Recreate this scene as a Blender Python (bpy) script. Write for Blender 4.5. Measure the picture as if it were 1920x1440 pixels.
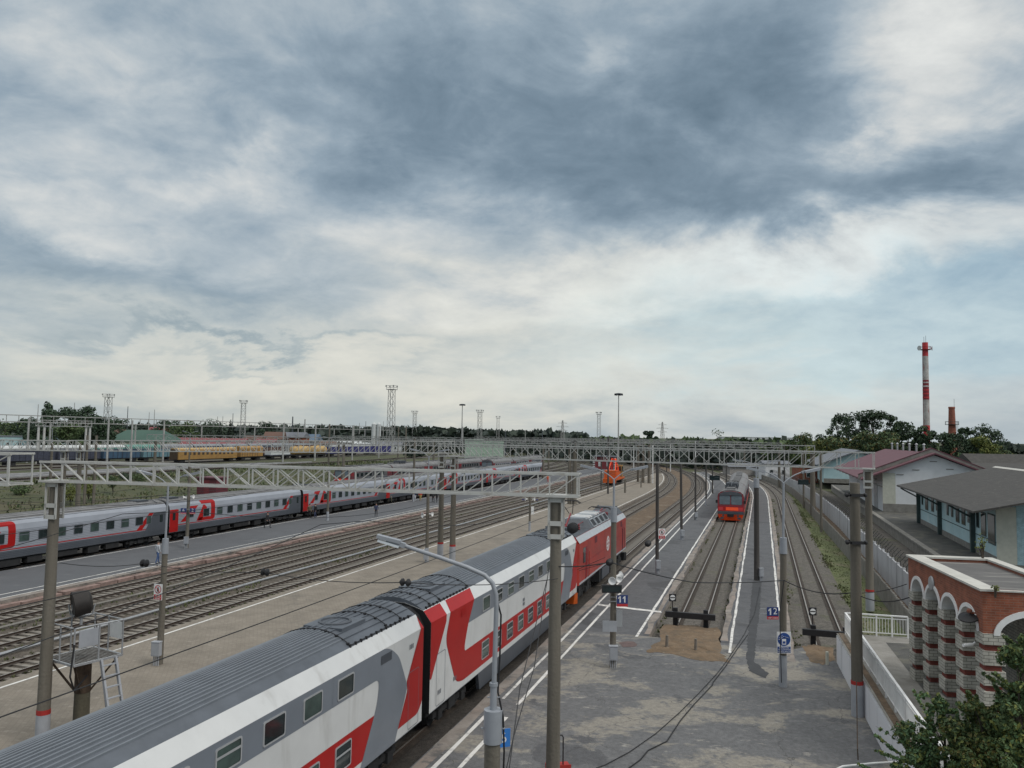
import bpy, math, random
from mathutils import Vector, Matrix, noise
R_ = math.radians
for o in list(bpy.data.objects): bpy.data.objects.remove(o)
S = bpy.context.scene
C = S.collection

# ------------------------------------------------------------------ camera
CAM_H, FPX, HOR, ROLL = 11.0, 1500.0, 816.0, R_(0.85)
_p = math.atan((HOR-720)*math.cos(ROLL)/FPX)
FW = Vector((0, math.cos(_p), math.sin(_p))); _r = Vector((1, 0, 0)); _u = _r.cross(FW)
CR = _r*math.cos(ROLL)+_u*math.sin(ROLL); CU = -_r*math.sin(ROLL)+_u*math.cos(ROLL)
cd = bpy.data.cameras.new('camera'); cam = bpy.data.objects.new('camera', cd); C.objects.link(cam)
cd.sensor_width = 36; cd.lens = FPX*36/1920; cd.clip_start = 0.1; cd.clip_end = 20000
cam.matrix_world = Matrix(((CR.x, CU.x, -FW.x, 0), (CR.y, CU.y, -FW.y, 0), (CR.z, CU.z, -FW.z, CAM_H), (0, 0, 0, 1)))
S.camera = cam

# ------------------------------------------------------------------ sky, sun, exposure
S.view_settings.view_transform = 'Standard'; S.view_settings.look = 'None'
S.view_settings.exposure = 0.0; S.view_settings.gamma = 1.0
SUN_EL, SUN_AZ = R_(44), R_(126)          # azimuth measured from +Y towards +X
W = bpy.data.worlds.new('World'); S.world = W; W.use_nodes = True
NT = W.node_tree; NT.nodes.clear()
def wn(t, **k):
    n = NT.nodes.new(t)
    for a, b in k.items(): setattr(n, a, b)
    return n
def wl(a, b): NT.links.new(a, b)
def wm(op, a, b=None, c=None, clamp=False):
    n = wn('ShaderNodeMath', operation=op); n.use_clamp = clamp
    for i, v in enumerate((a, b, c)):
        if v is None: continue
        if isinstance(v, (int, float)): n.inputs[i].default_value = v
        else: wl(v, n.inputs[i])
    return n.outputs[0]
tc = wn('ShaderNodeTexCoord'); sx = wn('ShaderNodeSeparateXYZ'); wl(tc.outputs['Generated'], sx.inputs[0])
dx, dy, dz = sx.outputs
az = wm('ARCTAN2', dx, dy)
hyp = wm('SQRT', wm('ADD', wm('MULTIPLY', dx, dx), wm('MULTIPLY', dy, dy)))
el = wm('ARCTAN2', dz, hyp)
# cloud-deck plane coordinates give the clouds their perspective
zz = wm('ADD', wm('MAXIMUM', dz, 0.0), 0.30)
cv = wn('ShaderNodeCombineXYZ'); wl(wm('DIVIDE', dx, zz), cv.inputs[0]); wl(wm('DIVIDE', dy, zz), cv.inputs[1])
def wnoise(scale, det, rough, dist=0.0, off=(0, 0, 0), src=None):
    mp = wn('ShaderNodeMapping'); mp.inputs['Location'].default_value = off
    wl(src if src else cv.outputs[0], mp.inputs[0])
    n = wn('ShaderNodeTexNoise'); n.inputs['Scale'].default_value = scale; n.inputs['Detail'].default_value = det
    n.inputs['Roughness'].default_value = rough; n.inputs['Distortion'].default_value = dist
    wl(mp.outputs[0], n.inputs['Vector']); return n.outputs[0]
n1 = wnoise(2.3, 10, 0.58, 0.35); n2 = wnoise(1.8, 8, 0.60, 0.3, (7, 3, 0)); n3 = wnoise(5.6, 10, 0.60, 0.45, (2, 9, 0)); n4 = wnoise(1.8, 8, 0.60, 0.3, (17, 23, 0)); n5 = wnoise(14.0, 8, 0.6, 0.4, (5, 1, 0))
waz = wm('ADD', az, wm('MULTIPLY', wm('SUBTRACT', n2, 0.5), 0.46))
wel = wm('ADD', el, wm('MULTIPLY', wm('SUBTRACT', n4, 0.5), 0.26))
def blob(px, py, rx, ry, w, rot=0.0):
    """soft patch of thicker (w<0) or thinner (w>0) cloud at an azimuth / elevation of the sky"""
    a0 = math.atan((px-960)/FPX); e0 = math.atan((816-py+(px-960)*0.0148)/math.hypot(FPX, px-960))
    a = wm('SUBTRACT', waz, a0); e = wm('SUBTRACT', wel, e0)
    if rot:
        c, s = math.cos(rot), math.sin(rot)
        a, e = wm('ADD', wm('MULTIPLY', a, c), wm('MULTIPLY', e, s)), wm('SUBTRACT', wm('MULTIPLY', e, c), wm('MULTIPLY', a, s))
    a = wm('DIVIDE', a, rx/FPX); e = wm('DIVIDE', e, ry/FPX)
    q = wm('ADD', wm('MULTIPLY', a, a), wm('MULTIPLY', e, e))
    return wm('MULTIPLY', wm('EXPONENT', wm('MULTIPLY', q, -1.0)), w)
BL = [(1080, 250, 560, 150, -.25, 0), (700, 110, 420, 120, -.13, 0), (1420, 120, 300, 130, -.17, 0), (1050, 345, 400, 70, -.12, -.1),
      (1640, 340, 420, 60, -.20, .12), (1840, 70, 150, 120, .36, -.5), (1640, 215, 70, 30, .24, .3), (1130, 110, 70, 45, .20, 0), (1280, 210, 60, 30, .14, 0),
      (60, 400, 150, 50, .24, 0), (280, 530, 480, 46, -.15, 0), (720, 425, 240, 55, .18, .1), (380, 310, 110, 40, .20, .2), (100, 130, 160, 60, .06, 0), (450, 100, 80, 50, .08, 0),
      (1180, 530, 520, 70, .32, 0.06), (1700, 460, 300, 45, .24, .12), (420, 700, 800, 80, .20, 0), (1500, 690, 620, 120, .24, 0),
      (420, 634, 260, 12, -.20, 0), (430, 684, 190, 12, -.15, 0), (1850, 300, 160, 40, -.12, .2), (860, 580, 240, 50, .12, 0)]
bs = 0.55
acc = None
for b in BL:
    g_ = blob(*b); acc = g_ if acc is None else wm('ADD', acc, g_)
bright = wm('ADD', acc, bs)
damp = wn('ShaderNodeMapRange'); wl(el, damp.inputs[0]); damp.inputs[1].default_value = 0.03; damp.inputs[2].default_value = 0.36; damp.inputs[3].default_value = 0.20; damp.inputs[4].default_value = 1.0
tex = wm('ADD', wm('ADD', wm('MULTIPLY', wm('SUBTRACT', n1, 0.5), 0.75), wm('MULTIPLY', wm('SUBTRACT', n3, 0.5), 0.62)), wm('MULTIPLY', wm('SUBTRACT', n5, 0.5), 0.20))
bright = wm('ADD', bright, wm('MULTIPLY', tex, damp.outputs[0]))
# unseen sky overhead brightened to light the ground (overcast skies are brightest towards the zenith)
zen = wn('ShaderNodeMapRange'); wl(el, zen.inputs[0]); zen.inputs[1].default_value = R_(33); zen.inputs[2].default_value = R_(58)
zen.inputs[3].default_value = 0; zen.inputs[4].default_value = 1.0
ramp = wn('ShaderNodeValToRGB'); wl(bright, ramp.inputs[0])
def lin(r, g, b):
    f = lambda c: (c/255/12.92) if c/255 <= 0.04045 else ((c/255+0.055)/1.055)**2.4
    return (f(r), f(g), f(b), 1)
er = ramp.color_ramp; er.elements[0].position = 0.05; er.elements[0].color = lin(100, 120, 135)
er.elements[1].position = 1.0; er.elements[1].color = lin(242, 243, 239)
for pos, c in ((.26, (125, 144, 159)), (.44, (152, 169, 182)), (.60, (183, 194, 201)), (.78, (217, 220, 219))):
    e_ = er.elements.new(pos); e_.color = lin(*c)
# the blue gaps low on the right, the cream light low on the left
blue = wm('MINIMUM', wm('MAXIMUM', wm('ADD', blob(1620, 620, 420, 110, 1.1, 0), blob(1850, 560, 260, 60, .6, 0)), 0.0), 0.8)
warm = wm('MINIMUM', wm('MAXIMUM', wm('ADD', blob(500, 720, 900, 150, .95, 0), blob(1000, 560, 380, 80, .35, 0)), 0.0), 0.8)
def wmix(f, a, b, bt='MIX'):
    n = wn('ShaderNodeMix', data_type='RGBA', blend_type=bt)
    if isinstance(f, (int, float)): n.inputs[0].default_value = f
    else: wl(f, n.inputs[0])
    for i, v in ((6, a), (7, b)):
        if isinstance(v, tuple): n.inputs[i].default_value = v
        else: wl(v, n.inputs[i])
    return n.outputs[2]
SKY_K = 0.10
cc = wmix(warm, ramp.outputs[0], wmix(1.0, ramp.outputs[0], (1.05, 1.0, 0.90, 1), 'MULTIPLY'))
cc = wmix(blue, cc, wmix(1.0, cc, (0.74, 0.925, 1.03, 1), 'MULTIPLY'))
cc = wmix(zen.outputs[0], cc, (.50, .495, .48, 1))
sc = wn('ShaderNodeVectorMath', operation='SCALE'); wl(cc, sc.inputs[0])
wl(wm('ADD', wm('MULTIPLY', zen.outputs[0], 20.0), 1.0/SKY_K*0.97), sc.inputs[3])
sky = wn('ShaderNodeTexSky', sky_type='NISHITA'); sky.sun_disc = False; sky.sun_elevation = SUN_EL; sky.sun_rotation = SUN_AZ
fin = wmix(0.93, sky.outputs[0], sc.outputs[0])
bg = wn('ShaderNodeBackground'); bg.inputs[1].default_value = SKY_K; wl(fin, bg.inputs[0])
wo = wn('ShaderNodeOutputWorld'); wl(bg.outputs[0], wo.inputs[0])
sl = bpy.data.lights.new('sun', 'SUN'); sl.energy = 1.45; sl.angle = R_(18); sl.color = (1, .96, .9)
so = bpy.data.objects.new('sun', sl); C.objects.link(so)
sd = Vector((math.sin(SUN_AZ)*math.cos(SUN_EL), math.cos(SUN_AZ)*math.cos(SUN_EL), math.sin(SUN_EL)))
so.rotation_euler = (-sd).to_track_quat('-Z', 'Y').to_euler(); so.location = (0, 0, 80)

# ------------------------------------------------------------------ placing helpers
ANG = math.atan(.326*1440/1500); SA, CA = math.sin(ANG), math.cos(ANG); TRK = R_(90)-ANG
def ray(px, py): return CR*((px-960)/FPX)+CU*((720-py)/FPX)+FW
def G(px, py, z=0.0):
    d = ray(px, py); k = (z-CAM_H)/d.z; return Vector((d.x*k, d.y*k, z))
def AT(px, py, Y):
    d = ray(px, py); k = Y/d.y; return Vector((d.x*k, Y, CAM_H+d.z*k))
def ST(s, t, z=0.0): return Vector((s*SA+t*CA, s*CA-t*SA, z))
def curve(s0, Rad, tcen):
    def f(s, t, z=0.0):
        if s <= s0: return ST(s, t, z)
        th = (s-s0)/Rad; r = Rad+(t-tcen)
        return ST(s0+r*math.sin(th), tcen-Rad+r*math.cos(th), z)
    f.head = lambda s: TRK+max(0, (s-s0)/Rad)
    return f
RC = curve(150, 585, -16); LC = curve(232, 585, -40)
rnd = random.Random(5)

# ------------------------------------------------------------------ materials
def mat(name, col, rough=.7, metal=0., var=.22, scale=3., col2=None, bump=0., bscale=None, streak=False, spec=None, det=6, thr=None, coat=0.):
    m = bpy.data.materials.new(name); m.use_nodes = True; nt = m.node_tree; p = nt.nodes['Principled BSDF']
    p.inputs['Roughness'].default_value = rough; p.inputs['Metallic'].default_value = metal
    if spec is not None: p.inputs['Specular IOR Level'].default_value = spec
    if coat: p.inputs['Coat Weight'].default_value = coat; p.inputs['Coat Roughness'].default_value = .12
    tcn = nt.nodes.new('ShaderNodeTexCoord'); mp = nt.nodes.new('ShaderNodeMapping'); nt.links.new(tcn.outputs['Object'], mp.inputs[0])
    if streak: mp.inputs['Scale'].default_value = (1, 1, .12)
    nz = nt.nodes.new('ShaderNodeTexNoise'); nz.inputs['Scale'].default_value = scale; nz.inputs['Detail'].default_value = det; nz.inputs['Roughness'].default_value = .62
    nt.links.new(mp.outputs[0], nz.inputs['Vector'])
    rp = nt.nodes.new('ShaderNodeValToRGB'); lo, hi = thr if thr else (.3, .7)
    rp.color_ramp.elements[0].position = lo; rp.color_ramp.elements[1].position = hi
    c2 = col2 if col2 else tuple(c*(1-var) for c in col)
    c1 = col if col2 else tuple(min(1, c*(1+var*.6)) for c in col)
    rp.color_ramp.elements[0].color = (*c2, 1); rp.color_ramp.elements[1].color = (*c1, 1)
    nt.links.new(nz.outputs[0], rp.inputs[0]); nt.links.new(rp.outputs[0], p.inputs['Base Color'])
    if bump:
        b = nt.nodes.new('ShaderNodeBump'); b.inputs['Strength'].default_value = bump; b.inputs['Distance'].default_value = .05
        n2_ = nt.nodes.new('ShaderNodeTexNoise'); n2_.inputs['Scale'].default_value = bscale or scale*6; n2_.inputs['Detail'].default_value = 5
        nt.links.new(tcn.outputs['Object'], n2_.inputs['Vector']); nt.links.new(n2_.outputs[0], b.inputs['Height']); nt.links.new(b.outputs[0], p.inputs['Normal'])
    return m
def overlay(m, col, scale, lo, hi, det=5, rough_=.6, dist=0.4, sx=(1, 1, 1), off=0.):
    """another blotch layer mixed over the base colour of material m"""
    nt = m.node_tree; p = nt.nodes['Principled BSDF']; src = p.inputs['Base Color'].links[0].from_socket
    tcn = nt.nodes.new('ShaderNodeTexCoord'); mp = nt.nodes.new('ShaderNodeMapping'); mp.inputs['Scale'].default_value = sx; mp.inputs['Location'].default_value = (off, off*.7, 0)
    nt.links.new(tcn.outputs['Object'], mp.inputs[0])
    nz = nt.nodes.new('ShaderNodeTexNoise'); nz.inputs['Scale'].default_value = scale; nz.inputs['Detail'].default_value = det; nz.inputs['Roughness'].default_value = rough_; nz.inputs['Distortion'].default_value = dist
    nt.links.new(mp.outputs[0], nz.inputs['Vector'])
    mr = nt.nodes.new('ShaderNodeMapRange'); mr.inputs[1].default_value = lo; mr.inputs[2].default_value = hi; nt.links.new(nz.outputs[0], mr.inputs[0])
    mx = nt.nodes.new('ShaderNodeMix'); mx.data_type = 'RGBA'; nt.links.new(mr.outputs[0], mx.inputs[0]); nt.links.new(src, mx.inputs[6]); mx.inputs[7].default_value = (*col, 1)
    nt.links.new(mx.outputs[2], p.inputs['Base Color']); return m
M = {}
def defm(k, *a, **kw): M[k] = mat(k, *a, **kw); return M[k]
defm('grass_ground', (.066, .070, .028), .95, var=.4, scale=.35, bump=.6, bscale=6, col2=(.038, .046, .018))
overlay(M['grass_ground'], (.080, .068, .038), .09, .48, .68, 8)
overlay(M['grass_ground'], (.030, .050, .016), .8, .55, .70, 6, off=9)
defm('yard', (.092, .083, .072), .95, var=.3, scale=.5, bump=.7, bscale=14)
overlay(M['yard'], (.075, .078, .038), .12, .50, .64, 7)
defm('ballast', (.132, .112, .090), .95, scale=9, col2=(.040, .032, .025), bump=1., bscale=26, det=8)
overlay(M['ballast'], (.085, .070, .052), .35, .45, .65, 6)
overlay(M['ballast'], (.075, .085, .040), .30, .60, .72, 7, off=14)
defm('ballast_dark', (.065, .055, .046), .95, scale=9, col2=(.028, .024, .021), bump=1., bscale=26, det=8)
defm('ballast_weedy', (.155, .142, .122), .95, scale=8, col2=(.050, .044, .038), bump=1., bscale=26, det=8)
overlay(M['ballast_weedy'], (.085, .088, .048), .5, .56, .72, 8)
defm('rust_shade_ballast', (.062, .047, .036), .95, scale=5, col2=(.022, .017, .013), bump=.8, bscale=22, det=9)
defm('verge', (.098, .112, .040), .95, var=.3, scale=.8, bump=.5, bscale=14, col2=(.058, .072, .026)); overlay(M['verge'], (.125, .108, .066), .35, .53, .68, 8)
defm('old_maroon', (.115, .022, .030), .6, var=.25, scale=1.); defm('old_grey', (.10, .10, .105), .7, var=.3, scale=1.)
defm('dirt', (.150, .104, .064), .95, scale=2.2, col2=(.072, .050, .033), bump=.8, bscale=14, det=8)
overlay(M['dirt'], (.19, .155, .115), .35, .55, .72, 6)
defm('sand', (.19, .135, .085), .95, scale=2.5, col2=(.115, .075, .042), bump=1., bscale=9, det=8)
overlay(M['sand'], (.105, .078, .052), 1.6, .46, .62, 9, .7); overlay(M['sand'], (.27, .23, .18), 2.6, .60, .68, 9, .75, off=7)
defm('asphalt', (.100, .102, .107), .9, scale=1.1, col2=(.072, .074, .080), bump=.25, bscale=30)
overlay(M['asphalt'], (.150, .147, .140), 1.5, .58, .70, 9, .7, sx=(.6, 2.2, 1), off=3)
overlay(M['asphalt'], (.062, .063, .067), .22, .58, .62, 4, .55, off=21)
defm('concourse', (.134, .135, .137), .92, scale=2.2, col2=(.092, .093, .096), bump=.4, bscale=30, det=10)
overlay(M['concourse'], (.215, .200, .172), .30, .51, .57, 12, .70, .3, sx=(.9, 1.2, 1), off=5)
overlay(M['concourse'], (.112, .113, .115), 1.3, .55, .62, 12, .74, .3, off=44)
overlay(M['concourse'], (.235, .225, .205), .85, .585, .635, 12, .74, .4, sx=(.8, 1.8, 1), off=31)
overlay(M['concourse'], (.080, .081, .085), .22, .60, .625, 8, .62, .6, off=12)
def cracks(m, scale, col, w, off=0., dist=.5):
    nt = m.node_tree; p = nt.nodes['Principled BSDF']; src = p.inputs['Base Color'].links[0].from_socket
    t = nt.nodes.new('ShaderNodeTexCoord'); nz = nt.nodes.new('ShaderNodeTexNoise'); nz.inputs['Scale'].default_value = 1.4; nz.inputs['Detail'].default_value = 8; nt.links.new(t.outputs['Object'], nz.inputs['Vector'])
    sv = nt.nodes.new('ShaderNodeVectorMath'); sv.operation = 'MULTIPLY_ADD'; nt.links.new(nz.outputs[1], sv.inputs[0]); sv.inputs[1].default_value = (dist, dist, 0); nt.links.new(t.outputs['Object'], sv.inputs[2])
    v = nt.nodes.new('ShaderNodeTexVoronoi'); v.feature = 'DISTANCE_TO_EDGE'; v.inputs['Scale'].default_value = scale; v.voronoi_dimensions = '2D'; nt.links.new(sv.outputs[0], v.inputs['Vector'])
    mr = nt.nodes.new('ShaderNodeMapRange'); mr.inputs[1].default_value = 0; mr.inputs[2].default_value = w; mr.inputs[3].default_value = .8; mr.inputs[4].default_value = 0; nt.links.new(v.outputs['Distance'], mr.inputs[0])
    mx = nt.nodes.new('ShaderNodeMix'); mx.data_type = 'RGBA'; nt.links.new(mr.outputs[0], mx.inputs[0]); nt.links.new(src, mx.inputs[6]); mx.inputs[7].default_value = (*col, 1); nt.links.new(mx.outputs[2], p.inputs['Base Color'])
cracks(M['concourse'], .22, (.045, .044, .044), .006, dist=1.2); cracks(M['asphalt'], .16, (.048, .048, .048), .005, dist=1.0)
def speckle(m, scale, amt):
    nt = m.node_tree; p = nt.nodes['Principled BSDF']; src = p.inputs['Base Color'].links[0].from_socket
    t = nt.nodes.new('ShaderNodeTexCoord'); nz = nt.nodes.new('ShaderNodeTexNoise'); nz.inputs['Scale'].default_value = scale; nz.inputs['Detail'].default_value = 6; nz.inputs['Roughness'].default_value = .8; nt.links.new(t.outputs['Object'], nz.inputs['Vector'])
    mr = nt.nodes.new('ShaderNodeMapRange'); mr.inputs[1].default_value = .32; mr.inputs[2].default_value = .68; mr.inputs[3].default_value = 1-amt; mr.inputs[4].default_value = 1+amt; nt.links.new(nz.outputs[0], mr.inputs[0])
    vs = nt.nodes.new('ShaderNodeVectorMath'); vs.operation = 'SCALE'; nt.links.new(src, vs.inputs[0]); nt.links.new(mr.outputs[0], vs.inputs[3]); nt.links.new(vs.outputs[0], p.inputs['Base Color'])
speckle(M['concourse'], 5., .28); speckle(M['asphalt'], 4., .2)
for k_ in ('ballast', 'ballast_weedy', 'ballast_dark', 'dirt', 'yard'): speckle(M[k_], 3.2, .45)
defm('far_asphalt', (.092, .096, .104), .9, scale=.5, col2=(.076, .079, .086), bump=.2, bscale=30)
overlay(M['far_asphalt'], (.165, .165, .165), .9, .60, .74, 8, .7, sx=(.4, 1.6, 1), off=3)
defm('patch', (.046, .048, .052), .9, scale=2, var=.25, bump=.2)
defm('concrete', (.25, .24, .22), .9, scale=1.5, col2=(.15, .142, .125), bump=.4, bscale=12)
defm('kerb', (.27, .245, .22), .92, scale=1.2, col2=(.15, .125, .105), bump=.6, bscale=10)
overlay(M['kerb'], (.25, .205, .175), .5, .50, .66, 8); overlay(M['kerb'], (.11, .105, .10), 1.1, .52, .62, 10, .7)
defm('white_line', (.62, .61, .58), .85, scale=2.6, col2=(.30, .295, .285), det=9, thr=(.34, .50))
defm('rail_side', (.050, .032, .022), .85, var=.4, scale=6)
defm('rail_top', (.40, .36, .32), .42, metal=.7, var=.2, scale=4)
defm('sleeper', (.25, .23, .20), .9, scale=1.3, col2=(.10, .082, .065), bump=.3)
defm('pole_concrete', (.175, .158, .130), .92, scale=1.6, col2=(.088, .078, .062), bump=.4, bscale=12, streak=True)
defm('pole_mossy', (.120, .108, .074), .95, scale=1.8, col2=(.048, .043, .030), bump=.5, bscale=12, streak=True)
overlay(M['pole_mossy'], (.30, .28, .25), 3., .66, .72, 5)
defm('pole_old', (.085, .078, .072), .95, scale=2, col2=(.045, .042, .04), bump=.3, streak=True)
defm('paint_grey', (.32, .335, .36), .6, var=.15, scale=2)
defm('paint_red', (.36, .024, .020), .6, var=.2)
defm('galv', (.36, .37, .38), .5, metal=.35, var=.2, scale=2)
defm('gantry_paint', (.44, .44, .42), .65, scale=2.2, col2=(.25, .23, .20), thr=(.22, .48))
defm('gantry_far', (.34, .34, .33), .7, var=.3, scale=1.)
defm('lamp_grey', (.265, .282, .31), .45, var=.1)
defm('lamp_glass', (.62, .66, .70), .25, var=.05)
defm('white_paint', (.70, .70, .69), .55, var=.14, scale=1.5)
defm('train_white', (.56, .565, .56), .32, var=.07, scale=.9, coat=.1)
overlay(M['train_white'], (.40, .395, .38), .9, .56, .80, 8, sx=(1.6, 1, .35))
defm('train_grey', (.158, .178, .208), .35, var=.09, scale=.8, coat=.25)
defm('train_dark', (.066, .074, .088), .45, var=.15, scale=.9)
defm('train_red', (.34, .0075, .0065), .38, var=.10, scale=.8, coat=.05, spec=.3)
defm('train_roof', (.088, .100, .118), .52, var=.22, scale=1.3)
defm('roof_rib', (.150, .168, .190), .75, var=.15, scale=1.5)
defm('roof_old', (.175, .175, .178), .75, var=.28, scale=1.)
defm('silver', (.30, .32, .36), .42, var=.10, scale=.7, coat=.15)
defm('silver_line', (.12, .132, .155), .5, var=.1)
defm('black', (.012, .012, .014), .6, var=.3)
defm('underframe', (.022, .022, .023), .8, var=.4, scale=2)
defm('rubber', (.005, .0055, .007), .75, var=.2)
defm('glass', (.018, .028, .030), .08, var=.5, scale=1.1, spec=.6)
defm('glass_green', (.050, .078, .070), .10, var=.5, scale=1.3, spec=.6)
defm('windscreen', (.10, .13, .15), .06, var=.3, scale=1, spec=.9)
defm('frame', (.46, .47, .48), .4, metal=.4, var=.1)
defm('orange_red', (.95, .080, .010), .42, var=.1, coat=.2)
defm('orange', (.52, .095, .012), .45, var=.15)
defm('loco_red', (.34, .026, .015), .42, var=.14, scale=.8, coat=.2)
overlay(M['loco_red'], (.20, .035, .026), .6, .5, .75, 6, sx=(1, 1, 2))
defm('loco_grey', (.36, .385, .41), .45, var=.15)
defm('loco_mid', (.075, .083, .096), .5, var=.2)
defm('loco_dark', (.060, .068, .080), .55, var=.2)
defm('emu_red', (.20, .014, .020), .45, var=.12)
defm('brick_red', (.31, .085, .040), .9, var=.2)
defm('white_wall', (.60, .61, .62), .8, var=.1, scale=.6)
defm('whitewash', (.41, .415, .43), .85, scale=1.4, col2=(.22, .22, .22), thr=(.25, .5), streak=True)
defm('stack_white', (.46, .45, .43), .8, scale=.5, col2=(.27, .25, .24), thr=(.3, .6)); overlay(M['stack_white'], (.26, .10, .09), .6, .56, .7, 6, sx=(3, 3, .5))
defm('white_lime', (.64, .65, .67), .8, scale=1.3, col2=(.46, .47, .48), thr=(.28, .45), streak=True)
defm('trough_grey', (.27, .27, .28), .85, var=.3, scale=.5)
defm('wagon_pale', (.20, .215, .235), .75, var=.2)
defm('teal_wall', (.40, .56, .585), .8, var=.09, scale=.8)
overlay(M['teal_wall'], (.50, .60, .60), .4, .5, .7)
defm('teal_dark', (.042, .068, .066), .7, var=.3)
defm('cream_wall', (.47, .47, .40), .85, var=.12)
defm('maroon', (.118, .042, .054), .65, var=.14, scale=.7)
defm('slate', (.064, .060, .055), .92, scale=1.6, col2=(.040, .038, .036), bump=.5, bscale=7)
overlay(M['slate'], (.125, .116, .104), 1.2, .57, .75, 8, .7, sx=(.5, 3, 1), off=4)
defm('felt', (.120, .116, .112), .9, scale=.9, col2=(.085, .082, .080), bump=.3)
overlay(M['felt'], (.25, .24, .22), .8, .54, .62, 10, .65, sx=(.25, 3, 1))
defm('trim_white', (.47, .46, .42), .8, var=.15, scale=2)
defm('green_roof', (.040, .095, .072), .7, var=.15)
defm('red_roof', (.19, .050, .056), .7, var=.15)
defm('grey_roof', (.15, .16, .18), .8, var=.2)
defm('brown_roof', (.13, .075, .058), .85, var=.2)
defm('blue_roof', (.10, .15, .21), .7, var=.2)
defm('pale_green', (.33, .43, .35), .8, var=.1)
defm('house_wall', (.30, .28, .26), .85, var=.2)
defm('far_white', (.50, .52, .52), .8, var=.15)
defm('sign_white', (.70, .70, .70), .5, var=.05)
defm('sign_blue', (.018, .062, .24), .5, var=.08)
defm('sign_navy', (.022, .045, .16), .5, var=.08)
defm('sign_red', (.45, .030, .035), .5, var=.08)
defm('signal_blue', (.03, .17, .50), .5, var=.1)
defm('wagon_blue', (.045, .10, .165), .7, scale=.8, col2=(.03, .06, .10))
defm('wagon_teal', (.13, .25, .29), .7, scale=.8, col2=(.08, .15, .18))
defm('wagon_dark', (.045, .050, .075), .75, var=.35)
defm('wagon_grey', (.26, .27, .27), .75, var=.25)
defm('wagon_green', (.09, .24, .20), .7, var=.2)
defm('wagon_purple', (.035, .035, .16), .7, var=.3)
defm('yellow', (.34, .20, .055), .65, scale=.9, col2=(.25, .135, .045))
defm('tank_yellow', (.42, .29, .12), .6, scale=.9, col2=(.42, .27, .1))
defm('bark', (.060, .048, .036), .95, var=.35, scale=4, bump=.5)
def leafm(k, c, c2):
    m = defm(k, c, .75, scale=.55, col2=c2, det=3, thr=(.35, .65)); p = m.node_tree.nodes['Principled BSDF']
    return m
leafm('leaf_dark', (.038, .072, .034), (.018, .036, .018))
leafm('leaf_mid', (.082, .122, .040), (.040, .070, .025))
leafm('leaf_yellow', (.160, .170, .034), (.090, .115, .026))
leafm('leaf_grass', (.105, .115, .045), (.065, .078, .028))
leafm('leaf_autumn', (.150, .112, .028), (.085, .085, .024))
leafm('leaf_conifer', (.020, .036, .020), (.012, .022, .013))
leafm('leaf_far', (.034, .050, .038), (.020, .031, .027))  # slight blue of distant haze put into the far leaf colour
leafm('leaf_bush', (.105, .185, .075), (.055, .105, .044))
defm('skin', (.45, .27, .20), .6, var=.05)
defm('hair', (.03, .022, .016), .8, var=.1)
for k, c in (('cloth_black', (.02, .02, .023)), ('cloth_blue', (.05, .09, .20)), ('cloth_light', (.42, .44, .47)), ('cloth_red', (.52, .06, .04)), ('cloth_yellow', (.48, .36, .12)), ('cloth_camo', (.12, .11, .07)), ('cloth_navy', (.04, .05, .10)), ('cloth_orange', (.60, .13, .05))):
    defm(k, c, .9, var=.15, scale=8)

def brickmat(k, c1, c2, mortar, bw, bh, axis_u=None):
    m = bpy.data.materials.new(k); m.use_nodes = True; nt = m.node_tree; p = nt.nodes['Principled BSDF']; p.inputs['Roughness'].default_value = .9
    t = nt.nodes.new('ShaderNodeTexCoord'); sp = nt.nodes.new('ShaderNodeSeparateXYZ'); nt.links.new(t.outputs['Object'], sp.inputs[0])
    ad = nt.nodes.new('ShaderNodeMath'); ad.operation = 'ADD'; nt.links.new(sp.outputs[0], ad.inputs[0]); nt.links.new(sp.outputs[1], ad.inputs[1])
    cb = nt.nodes.new('ShaderNodeCombineXYZ'); nt.links.new(ad.outputs[0], cb.inputs[0]); nt.links.new(sp.outputs[2], cb.inputs[1])
    b = nt.nodes.new('ShaderNodeTexBrick'); nt.links.new(cb.outputs[0], b.inputs['Vector'])
    b.inputs['Color1'].default_value = (*c1, 1); b.inputs['Color2'].default_value = (*c2, 1); b.inputs['Mortar'].default_value = (*mortar, 1)
    b.inputs['Scale'].default_value = 1; b.inputs['Mortar Size'].default_value = .008; b.inputs['Brick Width'].default_value = bw; b.inputs['Row Height'].default_value = bh
    nz = nt.nodes.new('ShaderNodeTexNoise'); nz.inputs['Scale'].default_value = 2.5; nz.inputs['Detail'].default_value = 6; nt.links.new(t.outputs['Object'], nz.inputs['Vector'])
    mr = nt.nodes.new('ShaderNodeMapRange'); mr.inputs[1].default_value = .3; mr.inputs[2].default_value = .7; mr.inputs[3].default_value = .72; mr.inputs[4].default_value = 1.12; nt.links.new(nz.outputs[0], mr.inputs[0])
    sc_ = nt.nodes.new('ShaderNodeVectorMath'); sc_.operation = 'SCALE'; nt.links.new(b.outputs[0], sc_.inputs[0]); nt.links.new(mr.outputs[0], sc_.inputs[3])
    nt.links.new(sc_.outputs[0], p.inputs['Base Color']); M[k] = m
    bp = nt.nodes.new('ShaderNodeBump'); bp.inputs['Strength'].default_value = .5; bp.inputs['Distance'].default_value = .01; bp.invert = True
    nt.links.new(b.outputs['Fac'], bp.inputs['Height']); nt.links.new(bp.outputs[0], p.inputs['Normal'])
brickmat('brick_orange', (.275, .085, .044), (.205, .064, .035), (.23, .13, .095), .26, .078)
brickmat('brick_dkred', (.235, .050, .034), (.19, .040, .030), (.14, .06, .05), .26, .078)
brickmat('brick_white', (.46, .445, .39), (.38, .37, .32), (.11, .105, .095), .28, .107)
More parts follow.
